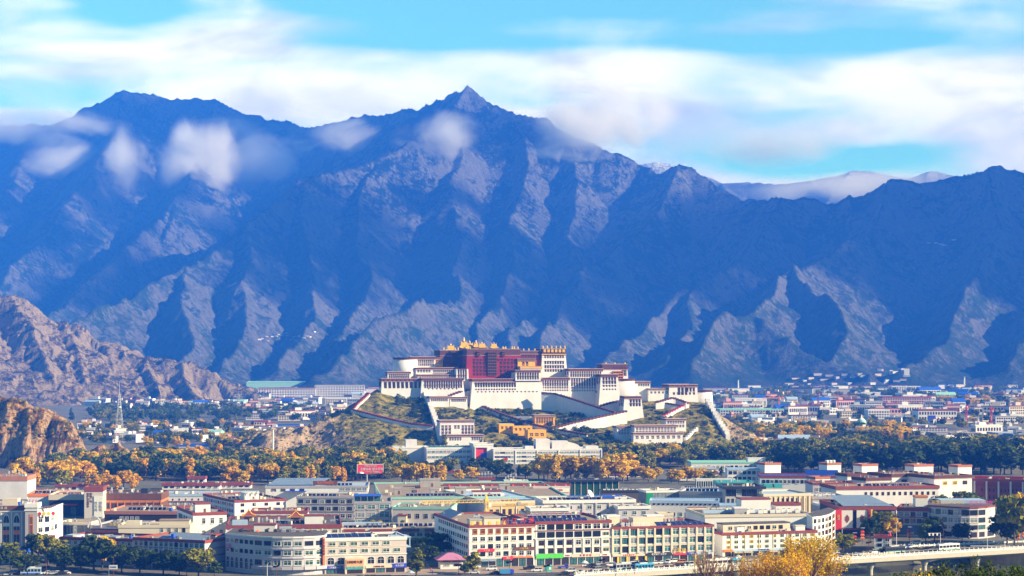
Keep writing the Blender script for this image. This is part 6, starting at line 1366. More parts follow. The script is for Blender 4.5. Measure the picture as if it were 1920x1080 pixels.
    r = B('maroon building with grey pilasters in deep shade at the right edge', 1824, 1990, 897, 1160, 26, -20, mat('maroon_brick', (.20, .045, .05), .9), M_DKRED, M_ROOF, name='maroon_building', trimh=1.0); L, H = r['_w'], r['_h']; piers(r, 8, 0, H - 1.4, 1.0, M_LILAC, 1, L - 1, .4); facade(r, 21, 2, 2, L - 2, 3, H - 4.6, ('brown',), .42, .52); band(r, H - 4.0, .5, M_BROWN, .3); band(r, 1.6, .9, M_SIGNRED, .3); [sub(r, 1 + L * .2 * k, L * .2 * k + L * .17, 1, 1.5, H, H + 1.6, M_SIGNRED, 'roof_panel') for k in range(5)]
    r = B('long white building with a blue roof and dark red cornice before the dark wood', 1425, 1575, 891, 1262, 24, -4, M_PAINT, M_DKRED, M_BLUE, name='long_house', trimh=.8); L, H = r['_w'], r['_h']; facade(r, 18, 1, 1, L - 1, H - 6, H - 2, ('slot', 'dark'), .7, .56); bm = bmesh.new(); v = [bm.verts.new(p) for p in ((L * .58, 2, H + .2), (L, 2, H + .2), (L, 16, H + 2.6), (L * .58, 16, H + 2.6))]; bm.faces.new(v); bmesh.ops.solidify(bm, geom=bm.faces[:], thickness=.2); obj('blue_sheet', bm, M_BLUE, r)
    for (a, b, tp, D, lab) in ((1434, 1464, 868, 1300, 'white roof tower with an orange band left of the blue roof'), (1551, 1577, 868, 1285, 'white roof tower carrying three water drums'), (1616, 1646, 870, 1270, 'white roof tower with a salmon lid, first right of the water drum tower'), (1714, 1750, 871, 1270, 'white roof tower with a salmon lid in the middle of the dark wood'), (1796, 1822, 872, 1270, 'white roof tower with a salmon lid left of the maroon building'), (1529, 1556, 894, 1190, 'white roof tower with a maroon lid below the blue roof')):
        q = B(lab, a, b, tp, D, 10, 24, M_PAINT, mat('salmon_lid', (.42, .13, .06), .8), M_ROOF, name='roof_tower', trimh=.55)
        if 'drums' in lab:
            for k in range(3):
                t = thing('water_drum', 'white water drum on the roof tower at the wood', 'water tank', on_roof(q, 1.6 + 2.6 * k, 3, .1), 0, 'three water drums on the roof tower'); bm = bmesh.new(); lathe(bm, (0, 0, 0), ((1.1, 0), (1.2, .2), (1.2, 2.0), (1.0, 2.3), (.3, 2.4)), 12); obj('shell', bm, M_PAINT, t); bm = bmesh.new(); lathe(bm, (0, 0, .9), ((1.22, 0), (1.22, .3)), 12); obj('hoop', bm, M_GREENR, t)
    r = B('low dark roofed annexe right of the concert hall', 1524, 1590, 931, 1060, 30, 6, M_GREY, M_GREY, M_ROOFD, name='annexe'); [ac_unit(r, 2 + 2.4 * k, 10, 'white roof unit on the dark annexe', 'roof units on the dark annexe', 1.2) for k in range(6)]
    r = B('grey shuttered annexe with stacked white roof slabs behind the corner building', 1524, 1600, 905, 1140, 20, 4, M_LILAC, M_DKRED, M_ROOF, name='annexe', trimh=.4); facade(r, 8, 1, 1, r['_w'] - 1, r['_h'] - 6, r['_h'] - 2, ('slot', 'pale'), .7, .6)
    r = B('flat long low roof with pale slabs left of the knot emblem hotel', 1545, 1602, 948, 1010, 26, 5, M_GREY, M_PAINT, M_ROOFD, name='annexe', trimh=.3)
    for (key, x, y, n, lab) in (('wide tan flat roof', 14, 16, 12, 'the tan market roof'), ('sandy yellow hall', 2, 40, 8, 'the sandy hall roof'), ('lilac office centre', 4, 8, 12, 'the lilac offices roof'), ('long white building with a brown dotted', 16, 10, 14, 'the long frieze building roof'), ('tibetan style hotel', 4, 38, 7, 'the back of the knot emblem hotel'), ('concert hall wing with narrow', 2, 12, 8, 'the shaded concert wing roof'), ('cream three storey', 22, 14, 10, 'the red corniced roof'), ('white stepped block', 3, 20, 7, 'the stepped white block roof'), ('long low roofed building', 34, 12, 7, 'the pale blue sheet roof'), ('long low building with a rust', 8, 16, 9, 'the rust coped roof'), ('grey three storey wing', 3, 8, 8, 'the grey shaded wing roof'), ('white mall wing', 2, 14, 6, 'the white mall wing roof'), ('white four storey hotel', 3, 22, 11, 'the green sign hotel back roof'), ('white five storey hotel', 9, 28, 7, 'the red lettered hotel back roof')):
        for o in [q for q in COL.objects if q.parent is None and str(q.get('label', '')).startswith(key) and '_h' in q][:1]: heater_row(o, x, y, n, 'solar water heater in the row on ' + lab, 'heaters on ' + lab)
    # ---- houses at the edge of the woods
    for (a, b, tp, D, lab) in ((104, 160, 908, 1275, 'low white house with a red roof edge behind the mall'), (304, 412, 906, 1290, 'long low white house with a red eave under the left wood'), (352, 384, 894, 1345, 'small red roofed house half hidden in the left wood'), (412, 470, 905, 1300, 'low red eaved house at the right of the long one under the left wood'), (740, 800, 886, 1440, 'low white house with a red eave left of the golden trees'), (835, 900, 882, 1460, 'low red eaved house right of the golden trees'), (1130, 1200, 886, 1420, 'low red roofed house in the trees below the museum right end'), (1275, 1345, 884, 1380, 'low white house with a maroon band behind the small yellow trees')):
        q = B(lab, a, b, tp, D, 10, 2, M_PAINT, M_DKRED, M_ROOF, name='low_house', trimh=.9, over=.5); facade(q, max(3, int(q['_w'] / 4)), 1, .5, q['_w'] - .5, .6, q['_h'] - 1.4, ('green', 'slot'), .6, .6)
    r = B('white low building with a long turquoise roof strip behind the small conifers', 1296, 1440, 866, 1475, 22, 3, M_PAINT, M_GREENR, M_GREENR, name='low_hall', trimh=.5); L, H = r['_w'], r['_h']; facade(r, 16, 1, 1, L - 1, 1, H - 1.4, ('slot', 'pale'), .6, .5); sub(r, L * .75, L * .98, 4, 12, H - .8, H + 2.6, M_PAINT, 'stair_house')
    r = B('lilac low annexe at the left end of the turquoise roofed building', 1297, 1342, 876, 1425, 14, -6, M_LILAC, M_PAINT, M_ROOF, name='annexe')
    r = B('two storey house with pale balconies below the turquoise roofed building', 1364, 1428, 878, 1305, 10, 3, M_PAINT, M_PALEBLUE, M_PALEBLUE, name='two_storey_house', trimh=.4); facade(r, 7, 3, .5, r['_w'] - .5, .5, r['_h'] - 1, ('slot', 'pale', 'brown'), .74, .56)
    # ---- white museum in front of the hill
    r = B('long white museum left wing with strip windows in front of the palace hill', 800, 890, 839, 1592, 26, 9, M_WHITE, M_PAINT, M_GREY, name='museum_wing', trimh=.6); L, H = r['_w'], r['_h']; facade(r, 12, 2, .5, L - .5, 3, H - 1.4, ('pale', 'teal'), .9, .48); bm = bmesh.new(); bbox(bm, 2, L - 3, 6, 18, H - .7, H + .8); obj('skylight', bm, M_TEALGL, r)
    r = B('white museum gateway block framing a red and blue poster', 888, 925, 832, 1585, 24, 9, M_WHITE, M_PAINT, M_GREY, name='museum_gateway', trimh=.5); L, H = r['_w'], r['_h']; bm = bmesh.new(); bbox(bm, L * .10, L * .66, -.4, -.01, 3, H - 3.6); o = obj('poster', bm, M_SIGNRED, r); bm = bmesh.new(); bbox(bm, L * .36, L * .66, -.5, -.41, 3, H * .55); obj('poster_panel', bm, M_SIGNBLUE, o); bm = bmesh.new(); bbox(bm, L * .04, L * .72, -1.6, -.02, H - 3.2, H - 2.3); bbox(bm, L * .04, L * .10, -1.6, -.02, 0, H - 3.2); bbox(bm, L * .66, L * .72, -1.6, -.02, 0, H - 3.2); obj('portal_frame', bm, M_WHITE, r)
    r = B('white museum right wing with strip windows and rounded roof heads', 926, 1128, 842, 1580, 26, 9, M_WHITE, M_PAINT, M_GREY, name='museum_wing', trimh=.6); L, H = r['_w'], r['_h']; facade(r, 20, 3, .5, L - .5, 1, H - 1.4, ('pale', 'teal', 'slot'), .92, .42); piers(r, 6, 0, H - 1, .9, M_WHITE, 0, L, .5)
    for (x0, x1, y0, h, lab) in ((.40, .53, 6, 8.4, 1), (.55, .70, 6, 6.8, 1), (.30, .38, 6, 3.0, 1), (.86, .98, 4, 2.6, 1)): sub(r, L * x0, L * x1, y0, y0 + 12, H - .8, H + h - 1, M_WHITE, 'roof_head')
    bm = bmesh.new(); n = 8; P = [(L * .70, H - .8), (L * .70, H + 4.6)] + [(L * .70 + L * .12 * math.sin(math.pi / 2 * i / n), H - .8 + 5.4 * math.cos(math.pi / 2 * i / n)) for i in range(n + 1)]
    a = [bm.verts.new((x, 6.5, z)) for x, z in P]; b = [bm.verts.new((x, 16, z)) for x, z in P]; bm.faces.new(a); bm.faces.new(b[::-1])
    for i in range(len(P)): j = (i + 1) % len(P); bm.faces.new((a[i], b[i], b[j], a[j]))
    bmesh.ops.recalc_face_normals(bm, faces=bm.faces); obj('rounded_roof_head', bm, M_WHITE, r)
    r = B('white museum end pavilion with sloping shoulders at the left', 738, 808, 838, 1608, 20, 9, M_WHITE, M_PAINT, M_GREY, name='museum_pavilion', trimh=.4); L, H = r['_w'], r['_h']; sub(r, L * .34, L * .64, 4, 14, H - .8, H + 5.6, M_WHITE, 'roof_head'); bm = bmesh.new(); v = [bm.verts.new(p) for p in ((-6, -.5, 4), (0, -.5, H - .9), (0, 18, H - .9), (-6, 18, 4), (0, -.5, 4), (0, 18, 4))]
    for f in ((0, 4, 1), (0, 1, 2, 3), (3, 2, 5), (0, 3, 5, 4)): bm.faces.new([v[k] for k in f])
    bmesh.ops.recalc_face_normals(bm, faces=bm.faces); obj('sloping_shoulder', bm, M_WHITE, r)
    # ---- pink roofed kiosk and gatehouses by the street
    r = B('small white guard house with an overhanging pink hipped roof', 826, 868, 1049, 818, 7, 10, M_PAINT, M_CREAM, M_CREAM, name='guard_house', trimh=.2, over=.0); L, H = r['_w'], r['_h']; bm = bmesh.new(); q = 2.0; v = [bm.verts.new(p) for p in ((-q, -q, H - .1), (L + q, -q, H - .1), (L + q, 7 + q, H - .1), (-q, 7 + q, H - .1), (L * .38, 3.5, H + 2.4), (L * .62, 3.5, H + 2.4))]
    for f in ((0, 1, 5, 4), (1, 2, 5), (2, 3, 4, 5), (3, 0, 4), (3, 2, 1, 0)): bm.faces.new([v[k] for k in f])
    obj('hipped_roof', bm, mat('pink_tile_roof', (.52, .20, .34), .7, var=.2, scale=2), r); facade(r, 2, 1, .5, L - .4, .8, 2.4, ('pale', 'brown'), .6, .6); band(r, 2.8, .25, M_WOOD, .2); facade(r, 2, 1, .5, L - .5, 3.0, H - .5, ('slot', 'orange'), .8, .7)
    r = B('white two storey police hut with red trim on the bridge approach', 1641, 1672, 1004, 905, 7, -6, M_PAINT, M_DKRED, M_ROOF, name='street_hut', trimh=.4); L, H = r['_w'], r['_h']; facade(r, 2, 2, .3, L - .3, .4, H - .8, ('slot', 'dark'), .6, .62); bm = bmesh.new(); lathe(bm, (L * .9, 2, H), ((.8, 0), (.45, 1.0), (.05, 2.2)), 8); obj('red_finial', bm, M_SIGNRED, r)
build_city()
# ------------------------------------------------------------------ far town and tall thin things
FH = []
def far_house_meshes():
    pal = [(M_WHITE, M_DKRED), (M_WHITE, M_GREY), (M_CREAM, M_DKRED), (mat('pink_render', (.62, .36, .33), .85), M_DKRED), (M_WHITE, M_BLUE), (M_PAINT, M_PALEBLUE), (M_GREY, M_GREENR), (M_CREAM, M_ROOF), (M_LILAC, M_BROWN), (M_WHITE, M_PAINT)]
    for k, (w, rf) in enumerate(pal):
        bm = bmesh.new(); bbox(bm, -.5, .5, -.5, .5, 0, .9, 0); bbox(bm, -.52, .52, -.53, .53, .9, 1.0, 1)
        rows = 1 + k % 3
        for j in range(rows):
            for i in range(9):
                x = -.46 + .92 * (i + .2) / 9; bbox(bm, x, x + .062, -.515, -.49, .12 + .76 * (j + .25) / rows, .12 + .76 * (j + .75) / rows, 2)
        for i in range(5): bbox(bm, -.515, -.49, -.4 + .17 * i, -.31 + .17 * i, .3, .6, 2)
        if k in (4, 5, 6): 
            v = [bm.verts.new(p) for p in ((-.53, -.54, 1.0), (.53, -.54, 1.0), (.53, .54, 1.0), (-.53, .54, 1.0), (-.53, 0, 1.35), (.53, 0, 1.35))]
            for f in ((0, 1, 5, 4), (2, 3, 4, 5), (0, 4, 3), (1, 2, 5)): bm.faces.new([v[q] for q in f]).material_index = 1
        else: bbox(bm, -.3 + .1 * (k % 3), -.05 + .1 * (k % 3), -.1, .3, 1.0, 1.3, 0)
        me = bpy.data.meshes.new('far_house'); bm.to_mesh(me); bm.free()
        for m in (w, rf, M_GLASS): me.materials.append(m)
        FH.append(me)
FHN = ['white house with a maroon roof edge', 'white house with a grey roof', 'cream house with a maroon roof edge', 'pink house with a maroon roof edge', 'white shed with a bright blue roof', 'white shed with a pale blue roof', 'grey shed with a turquoise roof', 'cream house with a tan roof', 'lilac house with a brown roof', 'plain white house']
def town(zone, px0, px1, py0, py1, n, ws, hs, wt, on_mountain=False, single=True):
    out = []
    for i in range(n):
        px = px0 + (px1 - px0) * (i + random.random()) / n; py = random.uniform(py0, py1); k = random.choices(range(10), wt)[0]
        if on_mountain:
            d = (at(px, py, 1000) - Vector((0, 0, HC))).normalized(); ok, p, nn, fi = bpy.data.objects['mountain'].ray_cast(Vector((0, 0, HC)), d, distance=20000)
            if not ok: continue
            loc = p - Vector((0, 0, 2))
        else: D = gd(py); loc = Vector(((px - 960) / F * D, D, 0))
        s = (random.uniform(*ws), random.uniform(8, 16), random.uniform(*hs)); rz = R(random.choice((-18, -8, 4, 12, 20)) + random.uniform(-4, 4))
        if single:
            o = obj('far_house', FH[k], loc=loc); o.scale = s; o.rotation_euler = (0, 0, rz)
            tag(o, '%s %s' % (FHN[k], zone), 'house', '%s, %s' % (FHN[k], zone))
        else: out.append((k, loc, s, rz))
    return out
def tower_lattice(name, label, cat, px, pyb, pyt, D, w0, m=M_METAL, group=None, arms=0):
    base = at(px, pyb, D); h = (pyb - pyt) / F * D; t = thing(name, label, cat, base, .4, group)
    bm = bmesh.new(); n = 10; r = max(.11, D * .00006)
    for k in range(n):
        z0, z1 = h * .78 * k / n, h * .78 * (k + 1) / n; a = w0 * (1 - .86 * k / n) / 2; b = w0 * (1 - .86 * (k + 1) / n) / 2
        P = [(-1, -1), (1, -1), (1, 1), (-1, 1)]
        for i in range(4):
            x, y = P[i]; x2, y2 = P[(i + 1) % 4]
            bar(bm, (x * a, y * a, z0), (x * b, y * b, z1), r); bar(bm, (x * a, y * a, z0), (x2 * b, y2 * b, z1), r * .6); bar(bm, (x * b, y * b, z1), (x2 * b, y2 * b, z1), r * .6)
    obj('lattice', bm, m, t)
    bm = bmesh.new(); bar(bm, (0, 0, h * .78), (0, 0, h), r * 1.6, r2=r * .7, n=5)
    for k in range(arms): bar(bm, (-w0 * .8, 0, h * (.6 + .1 * k)), (w0 * .8, 0, h * (.6 + .1 * k)), r * 1.2)
    obj('mast', bm, m, t)
    if not arms and h > 40:
        bm = bmesh.new(); lathe(bm, (0, 0, h * .58), ((1.6, 0), (1.8, .3), (1.8, 1.2)), 10); obj('platform', bm, m, t)
    return t
def crane(label, px, pyb, pyt, D, jl, jr, m, rz=0.0, cat='crane'):
    base = at(px, pyb, D); h = (pyb - pyt) / F * D; t = thing('tower_crane', label, cat, base, rz); bm = bmesh.new(); r = max(.16, D * .00009); w = .9
    n = int(h / 2.2)
    for k in range(n):
        z0, z1 = h * .82 * k / n, h * .82 * (k + 1) / n
        for (x, y, x2, y2) in ((-w, -w, w, -w), (w, -w, w, w), (w, w, -w, w), (-w, w, -w, -w)):
            bar(bm, (x, y, z0), (x, y, z1), r); bar(bm, (x, y, z0), (x2, y2, z1), r * .7)
    obj('mast', bm, m, t); bm = bmesh.new(); zj = h * .80
    for (L, s) in ((jl, -1), (jr, 1)):
        n = max(3, int(L / 2.0))
        for k in range(n):
            a, b = s * L * k / n, s * L * (k + 1) / n
            for y in (-.6, .6): bar(bm, (a, y, zj), (b, y, zj), r); bar(bm, (a, y, zj), ((a + b) / 2, 0, zj + 1.3), r * .7); bar(bm, ((a + b) / 2, 0, zj + 1.3), (b, y, zj), r * .7)
            bar(bm, (a, 0, zj + 1.3), (b, 0, zj + 1.3), r)
    obj('jib', bm, m, t); bm = bmesh.new()
    frustum(bm, (-.9, .9, -.9, .9), (-.2, .2, -.2, .2), h * .82, h); bar(bm, (0, 0, h), (-jl * .6, 0, zj + 1.3), .06); bar(bm, (0, 0, h), (jr * .8, 0, zj + 1.3), .06); obj('cat_head', bm, m, t)
    bm = bmesh.new(); s = 1 if jr < jl else -1; q = min(jl, jr); bbox(bm, s * q - 1.2, s * q + .6, -.8, .8, zj - 2.2, zj - .1); obj('counterweight', bm, M_CONC, t); bm = bmesh.new(); bbox(bm, .95, 2.4, -.8, .8, zj - 2.4, zj - .2); obj('cab', bm, M_PAINT, t)
def build_far():
    far_house_meshes()
    W1 = (4, 3, 2, 1, .5, .6, .3, 2, 1, 4); W2 = (2, 3, 1, 3, .8, 1, .4, 2, 2, 3)
    town('in the low town above the left wood', 150, 620, 802, 838, 52, (9, 22), (4.5, 9), W1)
    town('at the foot of the rocky hill', 170, 560, 758, 766, 36, (12, 34), (6, 11), W2)
    town('in the town left behind the palace hill', 470, 715, 742, 792, 52, (14, 40), (7, 13), W2)
    town('in the near right hand town', 1350, 1930, 782, 846, 64, (12, 34), (5, 11), W2)
    town('in the far right hand town', 1340, 1930, 742, 780, 66, (16, 48), (7, 15), W2)
    L = town('', 460, 720, 712, 738, 60, (20, 60), (7, 14), W1, single=False) + town('', 1340, 1930, 722, 742, 60, (20, 60), (7, 14), W2, single=False)
    L += town('', 1470, 1700, 700, 722, 24, (8, 22), (4, 7), (2, 4, 2, 4, 0, 0, 0, 1, 2, 4), True, False) + town('', 485, 590, 618, 640, 18, (6, 11), (3, 4), (0, 2, 2, 0, 0, 0, 2, 2, 4, 0), True, False) + town('', 1740, 1790, 450, 460, 5, (10, 16), (4, 6), (0, 0, 1, 1, 0, 0, 0, 0, 0, 2), True, False)
    L += town('', 1640, 1700, 690, 700, 6, (8, 16), (4, 7), (0, 2, 0, 0, 0, 0, 0, 0, 1, 1), True, False)
    # distant suburb that reads as one speckled mass
    bm = bmesh.new(); mats = [M_WHITE, M_DKRED, M_GREY, M_CREAM, M_BLUE, M_PALEBLUE, M_GREENR, M_LILAC]; ix = {0: (0, 1), 1: (0, 2), 2: (3, 1), 3: (3, 1), 4: (0, 4), 5: (0, 5), 6: (2, 6), 7: (3, 2), 8: (7, 1), 9: (0, 0)}
    for (k, loc, s, rz) in L:
        n0 = len(bm.verts); c, q = math.cos(rz), math.sin(rz)
        bm2 = [(-.5, .5, -.5, .5, 0, .86, ix[k][0]), (-.52, .52, -.52, .52, .86, 1, ix[k][1])]
        for (a, b, d, e, f, g, mi) in bm2:
            vs = bbox(bm, a, b, d, e, f, g, mi)
            for v in vs: x, y, z = v.co.x * s[0], v.co.y * s[1], v.co.z * s[2]; v.co = (loc.x + x * c - y * q, loc.y + x * q + y * c, loc.z + z)
    tag(obj('far_suburb', bm, mats), kind='stuff')
    B = bld
    for (lab, a, b, tp, D, dp, m, tr, rf, n, rows, kind, nm) in (
        ('long white apartment row with red roof edges beyond the rocky hill toe', 484, 592, 727, 3820, 24, M_WHITE, M_DKRED, M_ROOF, 22, 4, 'slot', 'apartment_row'), ('white apartment slab in the middle of the far row', 590, 620, 722, 3900, 20, M_WHITE, M_GREY, M_ROOF, 7, 5, 'slot', 'apartment_row'), ('tallest white apartment row left of the palace hill', 594, 684, 722, 3860, 24, M_WHITE, M_GREY, M_ROOF, 18, 5, 'slot', 'apartment_row'),
        ('cream block with many small windows left of the palace hill', 610, 650, 746, 3180, 22, M_CREAM, M_PAINT, M_ROOF, 9, 4, 'slot', 'office_building'), ('cream hall with a brown roof at the left foot of the palace hill', 592, 634, 767, 2760, 20, M_CREAM, M_DKRED, M_ROOFD, 9, 2, 'slot', 'hall'), ('pinkish block with white roof aerials above the left wood', 476, 506, 789, 2330, 18, M_TILE, M_DKRED, M_ROOF, 6, 2, 'slot', 'office_building'), ('long shed with a bright blue roof behind the pinkish block', 506, 572, 796, 2420, 16, M_PAINT, M_BLUE, M_BLUE, 8, 1, 'slot', 'shed'),
        ('wide turquoise sheet roof at the far left of the valley', 462, 580, 716, 4600, 120, M_GREENR, M_GREENR, M_GREENR, 0, 0, '', 'greenhouse'), ('pale greenhouse strip below the lit mountain spur', 585, 690, 702, 5200, 60, M_PALEBLUE, M_PAINT, M_PALEBLUE, 0, 0, '', 'greenhouse'),
        ('long grey two storey building with a green roof right of the palace hill', 1350, 1470, 767, 2790, 40, M_LILAC, M_GREENR, M_GREENR, 24, 2, 'slot', 'office_building'), ('white portico building with pillars behind the long grey building', 1378, 1438, 747, 3230, 30, M_WHITE, M_PAINT, M_ROOF, 9, 1, 'teal', 'portico_hall'), ('white hall with a row of arches right of the blue shed', 1516, 1562, 764, 2920, 24, M_WHITE, M_PAINT, M_ROOF, 9, 1, 'arch', 'hall'), ('long low shed with a bright blue roof beside the grey building', 1470, 1520, 767, 2960, 20, M_PAINT, M_BLUE, M_BLUE, 0, 0, '', 'shed'),
        ('long pink building with many windows and a maroon roof edge', 1655, 1746, 744, 3300, 30, mat('pink_render', (.62, .36, .33), .85), M_DKRED, M_ROOF, 20, 3, 'slot', 'long_building'), ('white apartment pair at the far right below the mountain', 1672, 1726, 724, 4450, 24, M_WHITE, M_PAINT, M_ROOF, 12, 5, 'slot', 'apartment_row'), ('white office with a blue board in front of the right hand town', 1722, 1794, 768, 2560, 30, M_WHITE, M_DKRED, M_ROOF, 14, 2, 'slot', 'office_building'), ('white stepped office with square windows left of the blue board', 1628, 1668, 768, 2650, 20, M_WHITE, M_PAINT, M_ROOF, 8, 3, 'slot', 'office_building'),
        ('low lilac market roof at the right end of the wood top', 1756, 1840, 812, 2120, 40, M_LILAC, M_GREY, M_ROOFD, 16, 1, 'slot', 'market_hall'), ('pale long market hall with a pink base at the right edge', 1872, 1960, 812, 2080, 40, M_PALEBLUE, M_GREY, M_PALEBLUE, 12, 2, 'slot', 'market_hall'), ('white block with red top left of the round green tower', 1535, 1600, 806, 2180, 20, M_CREAM, M_PAINT, M_ROOF, 12, 1, 'slot', 'low_hall'), ('low white house with a brown cornice before the eastern crenellated wall', 1402, 1446, 815, 1990, 14, M_WHITE, M_BROWN, M_ROOF, 8, 1, 'slot', 'low_house'), ('red roofed houses in a clump inside the dark wood', 1485, 1520, 841, 1720, 14, M_WHITE, M_DKRED, M_ROOF, 6, 1, 'slot', 'low_house'), ('large shed with a blue roof at the left below the palace hill', 330, 402, 834, 1860, 18, M_PAINT, M_BLUE, M_BLUE, 10, 1, 'slot', 'shed'), ('white hall with three rows of windows left of the lattice tower', 142, 186, 806, 2200, 20, M_WHITE, M_PAINT, M_ROOF, 9, 2, 'slot', 'hall')):
        q = B(lab, a, b, tp, D, dp, 4, m, tr, rf, name=nm, trimh=.8)
        if n: facade(q, n, rows, .5, q['_w'] - .5, .8, q['_h'] - 1.6, kind, .56, .56)
    o = bld('blue board on posts in front of the right hand town', 1740, 1754, 779, 2540, 1, 4, M_SIGNBLUE, M_SIGNBLUE, M_SIGNBLUE, name='hoarding')
    t = thing('round_tower', 'round green and cream tower above the right wood', 'tower', at(1615, 812, 2150)); h = 17; bm = bmesh.new(); lathe(bm, (0, 0, -4), ((4.6, 0), (4.6, 9), (5.4, 9.2), (5.4, 12)), 16); obj('wall', bm, M_TEALGL, t); bm = bmesh.new(); lathe(bm, (0, 0, 8.1), ((5.6, 0), (5.6, 2.2), (5.0, 5.0), (4.0, 6.4)), 16); obj('band', bm, M_GREENR, t); bm = bmesh.new(); lathe(bm, (0, 0, 14.5), ((4.0, 0), (1.2, 2.4), (.2, 6)), 12); obj('cap', bm, M_PAINT, t)
    t = thing('dome_building', 'white dome among the right hand town roofs', 'dome', at(1840, 772, 2900)); bm = bmesh.new(); lathe(bm, (0, 0, 0), ((6, 0), (6.2, 4), (5.8, 8), (4.4, 11), (2.2, 12.6), (.2, 13)), 16); o = obj('shell', bm, M_PALEGL, t)
    t = thing('white_monument', 'square white wall painting screen on the mountain foot at the right', 'monument', at(1700, 700, 4600)); bm = bmesh.new(); bbox(bm, -6, 6, -2, 2, -8, 11); obj('slab', bm, M_WHITE, t); bm = bmesh.new(); bbox(bm, -8, 8, -3, 3, -8, -4); obj('base', bm, M_GREY, t)
    tower_lattice('radio_tower', 'tall white lattice radio mast standing in the left town', 'mast', 224, 834, 714, 1930, 9.0, M_PAINT)
    for (px, pb, ptp, D) in ((448, 776, 730, 2900), (494, 778, 734, 2850)): tower_lattice('power_pylon', 'grey power pylon before the rocky hill', 'pylon', px, pb, ptp, D, 9, M_METAL, 'power pylons before the rocky hill', 3)
    crane('yellow tower crane rising beside the sandy hall', 912, 1004, 926, 985, 33, 17, M_SIGNYEL, R(14))
    crane('small yellow crane in the right hand town', 1461, 766, 742, 3000, 26, 8, M_SIGNORANGE, .1); crane('yellow crane with a long right jib in the far right town', 1571, 764, 738, 3050, 6, 30, M_SIGNORANGE, -.1); crane('rust red crane mast between the two yellow cranes', 1534, 764, 732, 3100, 4, 5, M_DKRED); crane('red crane mast standing in the right hand town', 1812, 800, 757, 2400, 3, 4, M_SIGNRED); crane('rightmost red crane mast in the right hand town', 1859, 804, 760, 2380, 3, 4, M_SIGNRED)
    for (px, pb, ptp, D, lab) in ((1808, 728, 708, 4700, 'thin white chimney at the mountain foot'), (512, 850, 806, 1730, 'white concrete post before the hill cliffs'), (1384, 732, 714, 4500, 'white pillar in the far right woodland')):
        t = thing('white_post', lab, 'post', at(px, pb, D)); h = (pb - ptp) / F * D; r = .9 if D < 2000 else 2.4; bm = bmesh.new(); bar(bm, (0, 0, -2), (0, 0, h), r, n=8, r2=r * .7); obj('shaft', bm, M_PAINT, t); bm = bmesh.new(); bar(bm, (0, 0, h), (0, 0, h + r), r * .9, n=8); obj('cap', bm, M_CONC, t)
    # billboard on its pole
    D = 1345; p = at(694, 905, D); t = thing('billboard', 'big red billboard with white writing on a pole before the left wood', 'billboard', (p.x, p.y, 0), R(6)); s = D / F; z0, z1 = HC - (888 - HZ) * s, HC - (871 - HZ) * s
    bm = bmesh.new(); bbox(bm, -24.5 * s, 24.5 * s, -.4, .4, z0, z1); obj('panel', bm, mat('billboard_red', (.80, .05, .07), .5, var=.06), t)
    bm = bmesh.new(); bar(bm, (-6 * s, .6, 0), (-6 * s, .6, z1 - 1), .55, n=10); obj('pole', bm, M_METAL, t)
    bm = bmesh.new()
    for x in (-24.6 * s, 24.2 * s): bbox(bm, x, x + .3, -.5, .5, z0, z1)
    bbox(bm, -24.6 * s, 24.5 * s, -.5, .5, z1, z1 + .25); obj('frame', bm, M_SIGNWHITE, t)
    for x in (-9, 5): bm = bmesh.new(); bar(bm, (x * s, -.3, z1), (x * s - .5, -1.4, z1 + 2.6), .14); obj('lamp_arm', bm, M_PAINT, t)
    text(t, '中国移动 预存话费', 0, -.5, z1 - 1.1, 1.05, M_SIGNWHITE); text(t, '五星钻石 盛大开盘', 1.0, -.5, z1 - 3.2, 1.9, M_SIGNWHITE); text(t, '新品上市 欢迎光临 热线电话', 1.5, -.5, z0 + 1.35, .75, M_SIGNWHITE); text(t, '一百二十平米 南向户型', 3.0, -.5, z0 + .5, .75, M_SIGNWHITE)
    bm = bmesh.new(); lathe(bm, (-17 * s, -.42, z0 + .2), ((2.0, 0), (1.6, .6), (.7, 1.1)), 10); obj('white_shape', bm, M_SIGNWHITE, t)
    p = at(952, 884, 1460); t = thing('flagpole', 'flagpole with a red flag before the museum right wing', 'flag', (p.x, p.y, 0)); bm = bmesh.new(); bar(bm, (0, 0, 0), (0, 0, 14), .12, n=6); obj('pole', bm, M_METAL, t); bm = bmesh.new(); bbox(bm, -2.6, -.1, -.05, .05, 9.6, 11.6); obj('cloth', bm, M_SIGNRED, t)
build_far()
